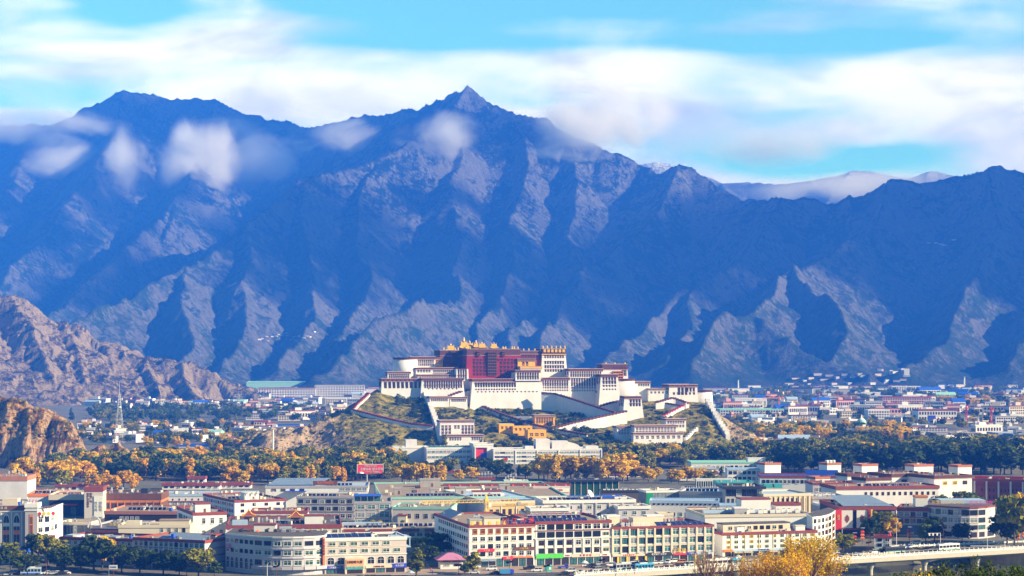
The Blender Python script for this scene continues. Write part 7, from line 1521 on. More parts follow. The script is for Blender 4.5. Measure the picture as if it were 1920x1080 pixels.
# ------------------------------------------------------------------ street, bridge and traffic
def rail_y(x): return 797 + (x - 30) * .52 if x > 20 else 791.8 + (x - 20) * .16
def hotel_y(x): return 829 + (x + 18) * .27
def sheet(name, pts, z, m):
    bm = bmesh.new(); bm.faces.new([bm.verts.new((x, y, z)) for x, y in pts]); bmesh.ops.recalc_face_normals(bm, faces=bm.faces)
    if bm.faces[:][0].normal.z < 0: bmesh.ops.reverse_faces(bm, faces=bm.faces)
    return tag(obj(name, bm, m), kind='structure')
M_ASPH = mat('asphalt', (.075, .07, .068), .95, var=.2, scale=.5); M_PAVE = mat('pavement_slabs', (.36, .27, .20), .95, var=.18, scale=.4); M_KERB = mat('kerb_stone', (.5, .47, .43), .9); M_MARK = mat('road_paint', (.75, .74, .70), .8)
def build_street():
    xs = [-260, -120, -60, 0, 20, 60, 100, 140, 180, 215, 260, 340]
    lo = [(x, rail_y(x) + .4) for x in xs]; hi = [(x, rail_y(x) + 17 if x > 20 else rail_y(x) + 15) for x in xs]
    sheet('road', lo + hi[::-1], .02, M_ASPH)
    sheet('pavement', [(x, rail_y(x) + 15.2) for x in (-60, 0, 20)] + [(x, rail_y(x) + 17.2) for x in (60, 100, 112)] + [(112, 862), (60, 850), (-10, 830), (-30, 826), (-60, 812)], .012, M_PAVE)
    sheet('side_street', [(-95, 795), (-40, 800), (-34, 826), (-46, 900), (-56, 900), (-100, 808)], .008, M_PAVE)
    bm = bmesh.new()
    for x0, x1 in zip(range(-240, 300, 10), range(-236, 304, 10)):
        y0, y1 = rail_y(x0) + 8, rail_y(x1) + 8; d = .1
        bm.faces.new([bm.verts.new(p) for p in ((x0, y0 - d, .026), (x1, y1 - d, .026), (x1, y1 + d, .026), (x0, y0 + d, .026))])
    tag(obj('lane_marking', bm, M_MARK), kind='structure')
    for (nm, off, x0, x1) in (('kerb', 15.0, -230, 20), ('kerb', 17.0, 26, 116)):
        bm = bmesh.new(); a = np.linspace(x0, x1, 12)
        for p, q in zip(a, a[1:]):
            v = [bm.verts.new(c) for c in ((p, rail_y(p) + off, .0), (q, rail_y(q) + off, .0), (q, rail_y(q) + off + .3, .0), (p, rail_y(p) + off + .3, .0), (p, rail_y(p) + off, .14), (q, rail_y(q) + off, .14), (q, rail_y(q) + off + .3, .14), (p, rail_y(p) + off + .3, .14))]
            for f in ((0, 1, 5, 4), (1, 2, 6, 5), (2, 3, 7, 6), (3, 0, 4, 7), (4, 5, 6, 7)): bm.faces.new([v[i] for i in f])
        tag(obj(nm, bm, M_KERB), kind='structure')
    # bridge
    t = thing('bridge', 'pale concrete road bridge with a white balustrade crossing the river', 'bridge', (30, 797, 0), math.atan(.52)); Lb = 330; w = 17
    bm = bmesh.new(); bbox(bm, -6, Lb, -.6, w, -1.9, -.02); frustum(bm, (0, Lb, 3, w - 3), (0, Lb, 1.2, w - 1.2), -3.0, -1.901); obj('deck', bm, mat('bridge_concrete', (.50, .46, .38), .85, var=.1), t)
    bm = bmesh.new(); bbox(bm, -6, Lb, -.75, -.1, -.019, .3); obj('plinth', bm, M_SIGNWHITE, t)
    bm = bmesh.new(); bbox(bm, -6, Lb, -.55, -.3, .95, 1.15); bbox(bm, -6, Lb, -.5, -.36, .301, .949) if False else None; obj('handrail', bm, M_SIGNWHITE, t)
    pm = bmesh.new(); bbox(pm, -.18, .18, -.62, -.24, .301, 1.45); lathe(pm, (0, -.43, 1.451), ((.2, 0), (.26, .2), (.05, .4)), 6); pme = bpy.data.meshes.new('post'); pm.to_mesh(pme); pm.free(); pme.materials.append(M_SIGNWHITE)
    gm = bmesh.new(); bbox(gm, .2, .6, -.5, -.36, .301, .949); bbox(gm, 2.0, 2.4, -.5, -.36, .301, .949); bbox(gm, .6, 2.0, -.5, -.36, .301, .5); bbox(gm, 1.15, 1.45, -.5, -.36, .5, .949); gme = bpy.data.meshes.new('balustrade_panel'); gm.to_mesh(gme); gm.free(); gme.materials.append(M_SIGNWHITE)
    for k in range(92):
        obj('post', pme, parent=t, loc=(-5 + 2.6 * k, 0, 0)); obj('balustrade_panel', gme, parent=t, loc=(-5 + 2.6 * k, 0, 0))
    for k in range(5):
        bm = bmesh.new(); x = 116 + 30 * k; lathe(bm, (x, 4, -14), ((1.0, 0), (1.0, 8.5), (1.9, 10.6), (1.9, 11.0)), 14); bbox(bm, x - 1.4, x + 1.4, 2, 15, -3.6, -2.9); obj('pier', bm, mat('bridge_concrete', (0, 0, 0)), t)
    # sunlit stone bank at the far right and rear railing
    r = thing('river_wall', 'sunlit sandstone river wall under the right end of the bridge', 'wall', (212, 912, -9.4), R(-18)); bm = bmesh.new(); bbox(bm, 0, 40, 0, 6, 0, 9.2); obj('wall', bm, mat('river_sandstone', (.60, .36, .14), .9, var=.35, scale=.5), r); bm = bmesh.new(); bbox(bm, -.3, 40, -.4, 6.2, 9.2, 9.7); obj('coping', bm, M_CONC, r)
    t = thing('rear_balustrade', 'low white balustrade curving behind the cars at the bridge approach', 'balustrade', (138, 868, 0), .30); bm = bmesh.new(); bbox(bm, 0, 34, -.12, .12, .2, .9); obj('rail', bm, M_CREAM, t)
    for k in range(14): bm = bmesh.new(); bbox(bm, 2.6 * k - .2, 2.6 * k + .2, -.25, .25, 0, 1.3); obj('post', bm, M_SIGNWHITE, t)
    t = thing('rear_balustrade', 'long white balustrade along the far side of the bridge road at the right', 'balustrade', (178, 908, 0), .36); bm = bmesh.new(); bbox(bm, 0, 90, -.12, .12, .2, .9); obj('rail', bm, M_PAINT, t)
    for k in range(34): bm = bmesh.new(); bbox(bm, 2.7 * k - .2, 2.7 * k + .2, -.25, .25, 0, 1.3); obj('post', bm, M_PAINT, t)
# ---- vehicles
CAR_P = {'white': (.80, .80, .80), 'black': (.012, .012, .014), 'silver': (.42, .44, .47), 'red': (.30, .03, .03), 'blue': (.03, .12, .45), 'grey': (.12, .12, .13), 'maroon': (.14, .03, .04), 'orange': (.75, .25, .03), 'cyan': (.06, .35, .60), 'beige': (.45, .38, .28)}
VM = {}
def car_meshes(kind):
    if kind in VM: return VM[kind]
    L, Wd, h0, h1, cab = {'saloon': (4.6, 1.8, .95, 1.48, ((-.95, 1.55), (-.35, 1.0))), 'suv': (4.7, 1.9, 1.1, 1.80, ((-1.25, 2.2), (-.55, 2.05))), 'van': (5.0, 1.9, 1.15, 2.05, ((-1.9, 2.4), (-1.2, 2.35)))}[kind]
    bm = bmesh.new()
    prof = [(-L / 2, .35), (-L / 2, .72), (-L / 2 + .12, h0 - .16), (cab[0][0], h0), (cab[0][1], h0), (L / 2 - .1, h0 - .04), (L / 2, .7), (L / 2, .35)]
    for s in (1, -1): pass
    A = [bm.verts.new((x, -Wd / 2, z)) for x, z in prof]; Bv = [bm.verts.new((x, Wd / 2, z)) for x, z in prof]
    bm.faces.new(A); bm.faces.new(Bv[::-1])
    for i in range(len(prof)): j = (i + 1) % len(prof); bm.faces.new((A[i], Bv[i], Bv[j], A[j]))
    t0, t1 = cab[1]; q = Wd / 2 - .22
    bbox(bm, t0, t1, -q, q, h1 - .07, h1)
    for (x0, x1) in ((cab[0][0], t0), (cab[0][1], t1), ((cab[0][0] + cab[0][1]) / 2, (t0 + t1) / 2)):
        for s in (-1, 1): bar(bm, (x0, s * (Wd / 2 - .06), h0), (x1, s * (q - .02), h1 - .04), .05)
    bmesh.ops.recalc_face_normals(bm, faces=bm.faces); body = bpy.data.meshes.new('body'); bm.to_mesh(body); bm.free(); body.materials.append(M_PAINT)
    bm = bmesh.new(); w = Wd / 2 - .1; v = [bm.verts.new(p) for p in ((cab[0][0], -w, h0), (cab[0][1], -w, h0), (cab[0][1], w, h0), (cab[0][0], w, h0), (t0, -q, h1 - .06), (t1, -q, h1 - .06), (t1, q, h1 - .06), (t0, q, h1 - .06))]
    for f in ((0, 1, 5, 4), (1, 2, 6, 5), (2, 3, 7, 6), (3, 0, 4, 7)): bm.faces.new([v[i] for i in f])
    glass = bpy.data.meshes.new('windows'); bm.to_mesh(glass); bm.free(); glass.materials.append(M_GLASS)
    bm = bmesh.new(); bar(bm, (0, -.11, 0), (0, .11, 0), .34, n=12); wheel = bpy.data.meshes.new('wheel'); bm.to_mesh(wheel); bm.free(); wheel.materials.append(mat('tyre_rubber', (.02, .02, .02), .9))
    bm = bmesh.new(); bbox(bm, -.05, .05, -.2, .2, -.09, .09); lamp = bpy.data.meshes.new('headlight'); bm.to_mesh(lamp); bm.free(); lamp.materials.append(M_SIGNWHITE)
    bm = bmesh.new(); bbox(bm, -.05, .05, -.18, .18, -.09, .09); tail = bpy.data.meshes.new('tail_light'); bm.to_mesh(tail); bm.free(); tail.materials.append(M_SIGNRED)
    VM[kind] = (body, glass, wheel, lamp, tail, L, Wd)
    return VM[kind]
def car(kind, colour, x, y, rz, label, group=None, z=.02):
    body, glass, wheel, lamp, tail, L, Wd = car_meshes(kind)
    r = thing({'saloon': 'parked_car', 'suv': 'parked_car', 'van': 'minivan'}[kind], label, 'van' if kind == 'van' else 'car', (x, y, z), rz, group)
    o = obj('body', body, parent=r); o.material_slots[0].link = 'OBJECT'; o.material_slots[0].material = mat('car_paint_' + colour, CAR_P[colour], .28, var=.03, spec=.6)
    obj('windows', glass, parent=r)
    for a in (-1, 1):
        for b in (-1, 1): obj('wheel', wheel, parent=r, loc=(a * L * .31, b * (Wd / 2 - .06), .34))
        obj('headlight', lamp, parent=r, loc=(-L / 2, a * (Wd / 2 - .32), .70)); obj('tail_light', tail, parent=r, loc=(L / 2, a * (Wd / 2 - .3), .80))
    return r
def bus(label, x, y, rz, m, L=11.0, m2=None, z=.02):
    r = thing('bus', label, 'bus', (x, y, z), rz); bm = bmesh.new(); bbox(bm, -L / 2, L / 2, -1.25, 1.25, .4, 1.35); bbox(bm, -L / 2, L / 2, -1.25, 1.25, 2.45, 3.05)
    for k in range(7):
        xx = -L / 2 + (L - .2) * k / 6; [bbox(bm, xx, xx + .2, s * 1.25 - (.12 if s > 0 else 0), s * 1.25 + (.12 if s < 0 else 0), 1.351, 2.449) for s in (-1, 1)]
    obj('body', bm, m, r); bm = bmesh.new(); bbox(bm, -L / 2 + .05, L / 2 - .05, -1.18, 1.18, 1.36, 2.44); obj('windows', bm, M_GLASS, r); bm = bmesh.new(); bbox(bm, -L / 2 + .2, L / 2 - .2, -1.28, -1.252, .5, .95); obj('side_stripe', bm, m2 or M_PAINT, r); bm = bmesh.new(); bbox(bm, -L * .2, L * .2, -.7, .7, 3.051, 3.3); obj('roof_unit', bm, M_PAINT, r)
    bm = bmesh.new(); bar(bm, (0, -.13, 0), (0, .13, 0), .48, n=12); wm = bpy.data.meshes.new('wheel'); bm.to_mesh(wm); bm.free(); wm.materials.append(mat('tyre_rubber', (.02, .02, .02), .9))
    for a in (-.33, .30):
        for s in (-1, 1): obj('wheel', wm, parent=r, loc=(L * a, s * 1.18, .48))
def P2(px, py, z=0.0):
    D = gd(py, z); return ((px - 960) / F * D, D)
def lamp_post(px, py, pyt, label, flag=True, arm=1, m=None, group=None):
    x, y = P2(px, py); D = y; h = (py - pyt) / F * D; t = thing('street_lamp', label, 'street lamp', (x, y, 0), 0, group); bm = bmesh.new(); bar(bm, (0, 0, 0), (0, 0, h * .86), .14, n=6, r2=.09); bar(bm, (0, 0, h * .86), (1.1 * arm, 0, h), .08); obj('pole', bm, m or M_WOOD, t); bm = bmesh.new(); bbox(bm, 1.0 * arm - .1, 1.0 * arm + .9 if arm > 0 else 1.0 * arm + .1, -.18, .18, h - .05, h + .14) if arm > 0 else bbox(bm, arm - .9, arm + .1, -.18, .18, h - .05, h + .14); obj('lamp_head', bm, M_METAL, t)
    if flag:
        for s in (-1, 1):
            bm = bmesh.new(); v = [bm.verts.new(p) for p in ((0, -.05, h * .50), (s * 1.3, -.05, h * .50 + s * .25 + .2), (s * 1.3, -.05, h * .50 + .9 + s * .25), (0, -.05, h * .50 + .8))]; bm.faces.new(v); bmesh.ops.solidify(bm, geom=bm.faces[:], thickness=.06); obj('flag', bm, M_SIGNRED, t)
def build_traffic():
    C = ['white', 'white', 'white', 'silver', 'black', 'grey', 'white', 'maroon', 'black', 'silver']
    spots = [  # px, py, kind, colour, yaw, label
        (889, 1076, 'saloon', 'white', .1, 'white saloon at the left end of the square by the cypress'), (921, 1069, 'suv', 'white', .2, 'white off-roader parked left of the red wine shop'), (928, 1077, 'saloon', 'black', .3, 'black car half hidden by the blue truck'),
        (992, 1068, 'suv', 'black', .2, 'black car on the square behind the white estate'), (1006, 1072, 'suv', 'white', .15, 'white estate car on the open square'), (1069, 1073, 'suv', 'white', .2, 'white off-roader below the blue pickup'), (1058, 1078, 'saloon', 'black', .4, 'black car with a white nose at the bottom of the square'), (1089, 1075, 'saloon', 'white', 1.2, 'white hatchback seen from behind on the square'),
        (1100, 1063, 'saloon', 'white', .3, 'white saloon under the tent by the clinic sign'), (1112, 1064, 'suv', 'black', 1.3, 'black off-roader left of the silver row'), (1120, 1060, 'saloon', 'silver', .3, 'silver saloon in the row below the clinic sign'), (1130, 1064, 'saloon', 'grey', .3, 'grey saloon in the row below the clinic sign'), (1137, 1061, 'saloon', 'white', .3, 'white saloon in the row below the clinic sign'), (1144, 1062, 'suv', 'white', .2, 'white off-roader at the end of the clinic row'),
        (1118, 1071, 'suv', 'silver', .5, 'silver estate with bright windscreen in the middle of the car park'), (1134, 1073, 'saloon', 'black', .5, 'black saloon beside the silver estate'), (1147, 1070, 'suv', 'silver', 1.3, 'silver minivan with its tail to the street'),
        (1228, 1058, 'saloon', 'white', .3, 'white saloon parked before the first yellow pillar'), (1240, 1057.5, 'saloon', 'white', .3, 'white saloon parked before the second yellow pillar'), (1252, 1057, 'suv', 'white', 1.3, 'white off-roader nose-on before the last yellow pillar'), (1262, 1055, 'suv', 'white', .6, 'white off-roader left of the orange car'), (1276, 1057, 'suv', 'orange', .3, 'orange car before the red gateway'),
        (1247, 1066, 'saloon', 'maroon', .4, 'dull maroon saloon on the road behind the blue bus'), (1260, 1067, 'saloon', 'maroon', .5, 'wine red saloon on the road by the railing'), (1272, 1063, 'suv', 'black', .5, 'black off-roader in the road queue'), (1280, 1066, 'saloon', 'black', .6, 'dark saloon beside the white pickup'), (1215, 1068, 'saloon', 'white', .8, 'white car behind the pale blue bus'),
        (1312, 1060, 'saloon', 'silver', .6, 'silver car right of the yellow post'), (1363, 1055, 'saloon', 'white', .5, 'white car behind the red striped bus'), (1205, 1056, 'saloon', 'black', .4, 'black saloon behind the green glass bus'), (1190, 1056, 'saloon', 'white', .4, 'white saloon at the yellow pillars left end'),
        (1565, 1040, 'suv', 'silver', .5, 'silver off-roader behind the golden tree'), (1572, 1045, 'suv', 'maroon', .6, 'dark red car with lit tail lights on the bridge'), (1584, 1045, 'saloon', 'silver', .5, 'silver saloon ahead of the red tailed car'), (1603, 1042, 'saloon', 'silver', .5, 'silver saloon driving on the bridge'), (1618, 1040, 'saloon', 'beige', .5, 'beige car in the dark bridge queue'), (1624, 1039, 'saloon', 'black', .5, 'black car in the dark bridge queue'), (1631, 1038.5, 'saloon', 'beige', .5, 'second beige car in the dark bridge queue'), (1640, 1038, 'van', 'white', .5, 'white minivan in the bridge queue'), (1652, 1037, 'saloon', 'black', .5, 'black car before the dark bus'),
        (1664, 1031, 'saloon', 'silver', .4, 'silver car by the police hut'), (1681, 1030, 'suv', 'white', 1.2, 'white off-roader by the police hut'), (1694, 1029, 'saloon', 'white', .9, 'first of three white cars parked aslant by the lamp'), (1700, 1028, 'saloon', 'blue', .9, 'blue car between the slanting white cars'), (1706, 1027.5, 'saloon', 'white', .9, 'last white car parked aslant by the lamp'), (1717, 1020, 'suv', 'white', .2, 'white car on the far side of the street'), (1556, 1036, 'saloon', 'black', .5, 'black car half hidden by the golden tree'),
        (22, 1077, 'suv', 'white', .2, 'white off-roader in the street at the bottom left'), (12, 1079, 'saloon', 'silver', .3, 'silver car at the bottom left corner'), (36, 1077, 'saloon', 'red', .4, 'red tailed car beside the bottom left off-roader'), (88, 1077, 'saloon', 'white', .2, 'white car in the left end of the bottom car queue'), (98, 1077.5, 'saloon', 'silver', .3, 'silver car in the bottom car queue'), (106, 1077, 'saloon', 'white', .5, 'second white car in the bottom car queue'), (115, 1077.5, 'saloon', 'black', .4, 'black car in the bottom car queue'), (122, 1077, 'saloon', 'white', .3, 'last white car of the bottom car queue')]
    for (px, py, k, c, a, lab) in spots: x, y = P2(px, py); car(k, c, x, y, a, lab)
    x, y = P2(1290, 1062); car('van', 'white', x, y, .35, 'white double cab pickup by the railing')
    x, y = P2(944, 1078); r = thing('truck', 'bright blue truck at the bottom of the square', 'truck', (x, y, .02), .15); bm = bmesh.new(); bbox(bm, -1.6, 2.6, -1.1, 1.1, .7, 2.3); obj('cargo_box', bm, mat('truck_blue', (.05, .28, .60), .5), r); bm = bmesh.new(); frustum(bm, (2.62, 4.2, -1.05, 1.05), (2.62, 3.9, -.95, .95), .6, 2.2); obj('cab', bm, M_SIGNBLUE, r); bm = bmesh.new(); bbox(bm, 4.0, 4.16, -.9, .9, 1.4, 2.0); obj('windscreen', bm, M_GLASS, r); [obj('wheel', car_meshes('suv')[2], parent=r, loc=(a, b, .4)) for a in (-1, 3.3) for b in (-1, 1)]
    x, y = P2(1056, 1066); r = thing('pickup', 'small bright blue pickup parked below the green sign', 'truck', (x, y, .02), .2); bm = bmesh.new(); bbox(bm, -2.2, .6, -.85, .85, .5, .95); obj('load_bed', bm, M_SIGNBLUE, r); bm = bmesh.new(); frustum(bm, (.65, 2.3, -.8, .8), (.75, 1.8, -.75, .75), .5, 1.9); obj('cab', bm, M_SIGNBLUE, r); bm = bmesh.new(); bbox(bm, 1.2, 1.9, -.86, .86, 1.1, 1.6); obj('side_windows', bm, M_GLASS, r); [obj('wheel', car_meshes('saloon')[2], parent=r, loc=(a, b, .34)) for a in (-1.4, 1.5) for b in (-.75, .75)]
    for (px, py, a, m, m2, L, lab) in ((1172, 1069, .5, M_METAL, M_GREENR, 10, 'silver coach with big dark windows in the car park'), (1206, 1070, .5, mat('bus_cyan', (.05, .36, .62), .4), M_GREENR, 9, 'cyan and green city bus on the riverside road'), (1352, 1061, .45, M_PAINT, M_SIGNRED, 15, 'long white articulated bus with a red stripe behind bare branches'), (1384, 1060, .4, mat('bus_cyan', (0, 0, 0)), M_GREENR, 7, 'blue bus behind the golden trees'), (1676, 1037, .48, M_DKMETAL, M_GREENR, 11, 'dark green city bus in the bridge queue'), (1777, 1032, .50, M_PAINT, M_GREENR, 12, 'white topped dark windowed bus crossing the bridge'), (58, 1078, .15, M_PALEBLUE, M_BLUE, 8, 'pale blue minibus at the bottom left street')):
        x, y = P2(px, py); bus(lab, x, y, a, m, L, m2)
    for (px, py, pyt, lab, fl, arm) in ((87, 1080, 1050, 'leaning rust brown lamp post with red flags at the bottom left', 1, -1), (213, 1080, 1037, 'tall rust brown lamp post beside the white direction sign', 1, 1), (350, 1082, 1044, 'rust brown lamp post before the shaded block corner', 1, 1), (518, 1082, 1046, 'lamp post with red flag before the curved hotel', 1, 1), (690, 1070, 1040, 'lamp post with red flag before the orange entrance board', 1, -1), (860, 1078, 1045, 'dark lamp post with a red flag before the guard house', 1, -1), (955, 1072, 1040, 'dark lamp post before the red wine shop', 1, -1), (1025, 1080, 1046, 'dark lamp post before the bright green sign', 1, 1), (1129, 1076, 1028, 'slim lamp post before the clinic sign', 1, -1), (1190, 1076, 1038, 'lamp post with red flags beside the yellow pillars', 1, 1), (1262, 1068, 1026, 'thin lamp post before the red gateway', 0, 1), (1629, 1040, 998, 'brown lamp post with red flags on the bridge approach', 1, 1), (1769, 1030, 985, 'slim brown lamp post before the shaded hotel', 1, -1)): lamp_post(px, py, pyt, lab, fl, arm)
    for (px, py, pyt, lab) in ((1579, 1022, 988, 'short white double lamp before the knot emblem hotel'), (1681, 1028, 973, 'tall white lamp mast right of the police hut'), (1851, 1030, 958, 'tall white lamp mast before the curved glass hotel'), (1884, 1026, 1014, 'short white post on the bridge at the far right'), (501, 1080, 1054, 'white lamp with a curved arm before the curved hotel')): 
        lamp_post(px, py, pyt, lab, 0, 1, M_PAINT)
    # direction sign, gantry, kiosk, lantern masts, umbrellas, bunting
    x, y = P2(206, 1084); t = thing('direction_sign', 'white direction board on two posts at the bottom left', 'road sign', (x, y, 0), 0); bm = bmesh.new(); bbox(bm, -.2, 3.0, -.08, .08, 3.6, 5.2); obj('board', bm, M_SIGNWHITE, t); bm = bmesh.new(); bar(bm, (-.4, 0, 0), (-.4, 0, 5.2), .12); obj('post', bm, M_METAL, t); text(t, '布达拉宫', 1.4, -.1, 4.4, .62, M_SIGNBLUE)
    x, y = P2(1755, 1024); t = thing('traffic_gantry', 'white gantry with small boards over the bridge road', 'gantry', (x, y, 0), .2); bm = bmesh.new(); bar(bm, (2.2, 0, 0), (2.2, 0, 6), .14); bar(bm, (2.2, 0, 6), (-4.0, 0, 6), .12); obj('frame', bm, M_PAINT, t); [obj('board', (lambda b: (bbox(b, x0, x0 + .7, -.2, .2, 4.9, 5.9), b)[1])(bmesh.new()), M_SIGNWHITE, t) for x0 in (-3.6, -1.8, .2)]
    x, y = P2(1028, 1071); t = thing('street_kiosk', 'turquoise street kiosk on the square below the green sign', 'kiosk', (x, y, .02), .2); bm = bmesh.new(); bbox(bm, -1.3, 1.3, -.9, .9, 0, 2.3); obj('cabin', bm, mat('kiosk_teal', (.03, .42, .36), .5), t); bm = bmesh.new(); bbox(bm, -1.5, 1.5, -1.1, 1.1, 2.3, 2.5); obj('roof', bm, M_GREENR, t); bm = bmesh.new(); bbox(bm, .1, 1.0, -.95, -.9, .7, 1.7); obj('poster', bm, M_SIGNWHITE, t)
    for (px, py, lab) in ((1617, 1020, 'red lantern mast with a solar lid right of the weeping willow'), (1602, 1030, 'orange lantern mast low beside the weeping willow'), (1705, 1018, 'red lantern mast at the bunting left end'), (1757, 1018, 'red lantern mast at the bunting right end'), (1667, 1028, 'red and orange lantern mast before the police hut'), (1909, 1020, 'left of two lantern masts at the right edge'), (1919, 1016, 'right of two lantern masts at the right edge')):
        x, y = P2(px, py); t = thing('lantern_mast', lab, 'lantern', (x, y, 0), .2); bm = bmesh.new(); bar(bm, (0, 0, 0), (0, 0, 7.6), .1); obj('pole', bm, M_DKMETAL, t); bm = bmesh.new(); bbox(bm, -.9, .9, -.6, .6, 7.6, 7.7); o = obj('solar_lid', bm, M_METAL, t); o.rotation_euler = (.1, 0, 0)
        for k, m in enumerate((M_SIGNORANGE, M_SIGNORANGE, M_SIGNRED)):
            for s in (-.45, .45): bm = bmesh.new(); lathe(bm, (s, 0, 2.2 + 1.45 * k), ((.2, 0), (.5, .35), (.5, .85), (.2, 1.2)), 8); obj('lantern', bm, m, t)
    a = Vector((*P2(1706, 1018), 5.0)); b = Vector((*P2(1757, 1018), 5.4)); t = thing('bunting', 'string of coloured pennants between two lantern masts', 'bunting', a); bm = bmesh.new(); bar(bm, (0, 0, 0), b - a, .04); obj('cord', bm, M_PAINT, t)
    for i, m in enumerate((M_SIGNRED, M_SIGNYEL, M_SIGNWHITE, M_SIGNBLUE) * 5):
        p = (b - a) * ((i + .5) / 20); bm = bmesh.new(); bbox(bm, p.x - .22, p.x + .22, p.y - .03, p.y + .03, p.z - .75, p.z - .06); obj('pennant', bm, m, t)
    x, y = P2(1303, 1063); t = thing('marker_post', 'slanting bright yellow post in front of the blue shop signs', 'post', (x, y, 0)); bm = bmesh.new(); bar(bm, (0, 0, .3), (.2, 0, 5.6), .28, n=6); obj('post', bm, M_SIGNYEL, t); bm = bmesh.new(); bbox(bm, -.4, .4, -.4, .4, 0, .3); obj('base', bm, M_CONC, t)
    for (px, py, m, lab) in ((776, 1080, M_CREAM, 'cream parasol at the right end of the arched hotel'), (1096, 1064, M_PAINT, 'white pointed tent before the clinic sign'), (1384, 1053, M_CREAM, 'cream awning tent behind the golden trees'), (770, 1083, M_PALEBLUE, 'pale blue parasol before the arched hotel')):
        x, y = P2(px, py); t = thing('parasol', lab, 'parasol', (x, y, 0)); bm = bmesh.new(); bar(bm, (0, 0, 0), (0, 0, 2.6), .06); obj('pole', bm, M_METAL, t); bm = bmesh.new(); lathe(bm, (0, 0, 2.0), ((1.7, 0), (1.0, .45), (.05, .95)), 8); obj('canopy', bm, m, t)
    # walkers
    for (px, py, m, m2, lab) in ((866 + 116, 1069, M_SIGNBLACK, M_SIGNBLACK, 'person in black walking before the teal shop windows'), (808, 1072, M_SIGNORANGE, M_SIGNBLUE, 'person in an orange jacket walking left of the guard house'), (811, 1077, M_SIGNBLUE, M_SIGNBLACK, 'person in blue walking left of the guard house'), (1296, 1060, M_SIGNRED, M_SIGNBLUE, 'person in a red top standing by the slanting yellow post'), (1040, 1062, M_SIGNBLUE, M_SIGNBLACK, 'person in blue under the right end of the green sign'), (916, 1075, M_SIGNBLUE, M_SIGNWHITE, 'person in blue beside the white off-roader')):
        x, y = P2(px, py); t = thing('person', lab, 'person', (x, y, .02), random.uniform(-.6, .6)); bm = bmesh.new(); vs = {}
        J = {'p': (0, 0, .92, .15), 'c': (0, 0, 1.28, .17), 'n': (0, 0, 1.47, .07), 'h': (0, -.02, 1.63, .105), 't': (0, 0, 1.72, .07), 'lk': (-.1, -.12, .5, .085), 'lf': (-.1, .02, .06, .06), 'lt': (-.1, -.14, .04, .04), 'rk': (.1, .04, .5, .085), 'rf': (.1, .2, .08, .06), 'rt': (.1, .07, .03, .04), 'ls': (-.2, 0, 1.38, .08), 'le': (-.26, .08, 1.1, .055), 'lh': (-.26, -.05, .86, .045), 'rs': (.2, 0, 1.38, .08), 're': (.26, -.06, 1.1, .055), 'rh': (.26, -.2, .9, .045)}
        me = bpy.data.meshes.new('person_body'); K = list(J); E = [('p', 'c'), ('c', 'n'), ('n', 'h'), ('h', 't'), ('p', 'lk'), ('lk', 'lf'), ('lf', 'lt'), ('p', 'rk'), ('rk', 'rf'), ('rf', 'rt'), ('c', 'ls'), ('ls', 'le'), ('le', 'lh'), ('c', 'rs'), ('rs', 're'), ('re', 'rh')]
        me.from_pydata([J[k][:3] for k in K], [(K.index(a), K.index(b)) for a, b in E], []); o = obj('body', me, None, t); md = o.modifiers.new('skin', 'SKIN'); sv = me.skin_vertices[0].data
        for i, k in enumerate(K): sv[i].radius = (J[k][3], J[k][3]); sv[i].use_root = (k == 'p')
        o.modifiers.new('sub', 'SUBSURF').levels = 1; o.modifiers['sub'].render_levels = 1
        def pm(T, b, m=m, m2=m2):
            z = T.sep(T.node('ShaderNodeTexCoord').outputs['Object'])[2]; ca = [n for n in m.node_tree.nodes if n.type == 'MIX_RGB'][0].inputs[1].default_value[:3]; cb = [n for n in m2.node_tree.nodes if n.type == 'MIX_RGB'][0].inputs[1].default_value[:3]
            c = T.mix(T.math('GREATER_THAN', z, .92), tuple(q * .7 + .01 for q in cb), tuple(ca)); c = T.mix(T.math('GREATER_THAN', z, 1.48), c, (.42, .24, .16)); T.link(T.mix(T.math('GREATER_THAN', z, 1.66), c, (.015, .012, .01)), b.inputs['Base Color'])
        me.materials.append(mat('clothes_%d' % px, (0, 0, 0), .8, build=pm))
        bm = bmesh.new(); lathe(bm, (0, .0, 1.66), ((.12, 0), (.115, .06), (.05, .1)), 8); obj('hair', bm, M_BLACK, t)
    # scooters in a row at the far side of the street
    sc0 = None
    for k in range(16):
        px = 1690 + 7 * k + random.uniform(-1, 1); x, y = P2(px, 1024 - .3 * k)
        if sc0 is None:
            sc0 = thing('motor_scooter', 'motor scooter in the parked row beyond the bridge road', 'scooter', (x, y, 0), 1.3, 'scooters parked beyond the bridge road'); bm = bmesh.new(); frustum(bm, (-.7, .5, -.18, .18), (-.6, .2, -.14, .14), .35, .75); bbox(bm, .45, .6, -.2, .2, .4, 1.0); obj('body', bm, M_PAINT, sc0); bm = bmesh.new(); bar(bm, (.5, -.35, 1.05), (.5, .35, 1.05), .04); obj('handlebar', bm, M_DKMETAL, sc0); [obj('wheel', (lambda b: (bar(b, (xx, -.06, .26), (xx, .06, .26), .26, n=10), b)[1])(bmesh.new()), M_DKMETAL, sc0) for xx in (-.6, .65)]
        else: c = copy_tree(sc0); c.location = (x, y, 0); c.rotation_euler = (0, 0, 1.3 + random.uniform(-.2, .2))
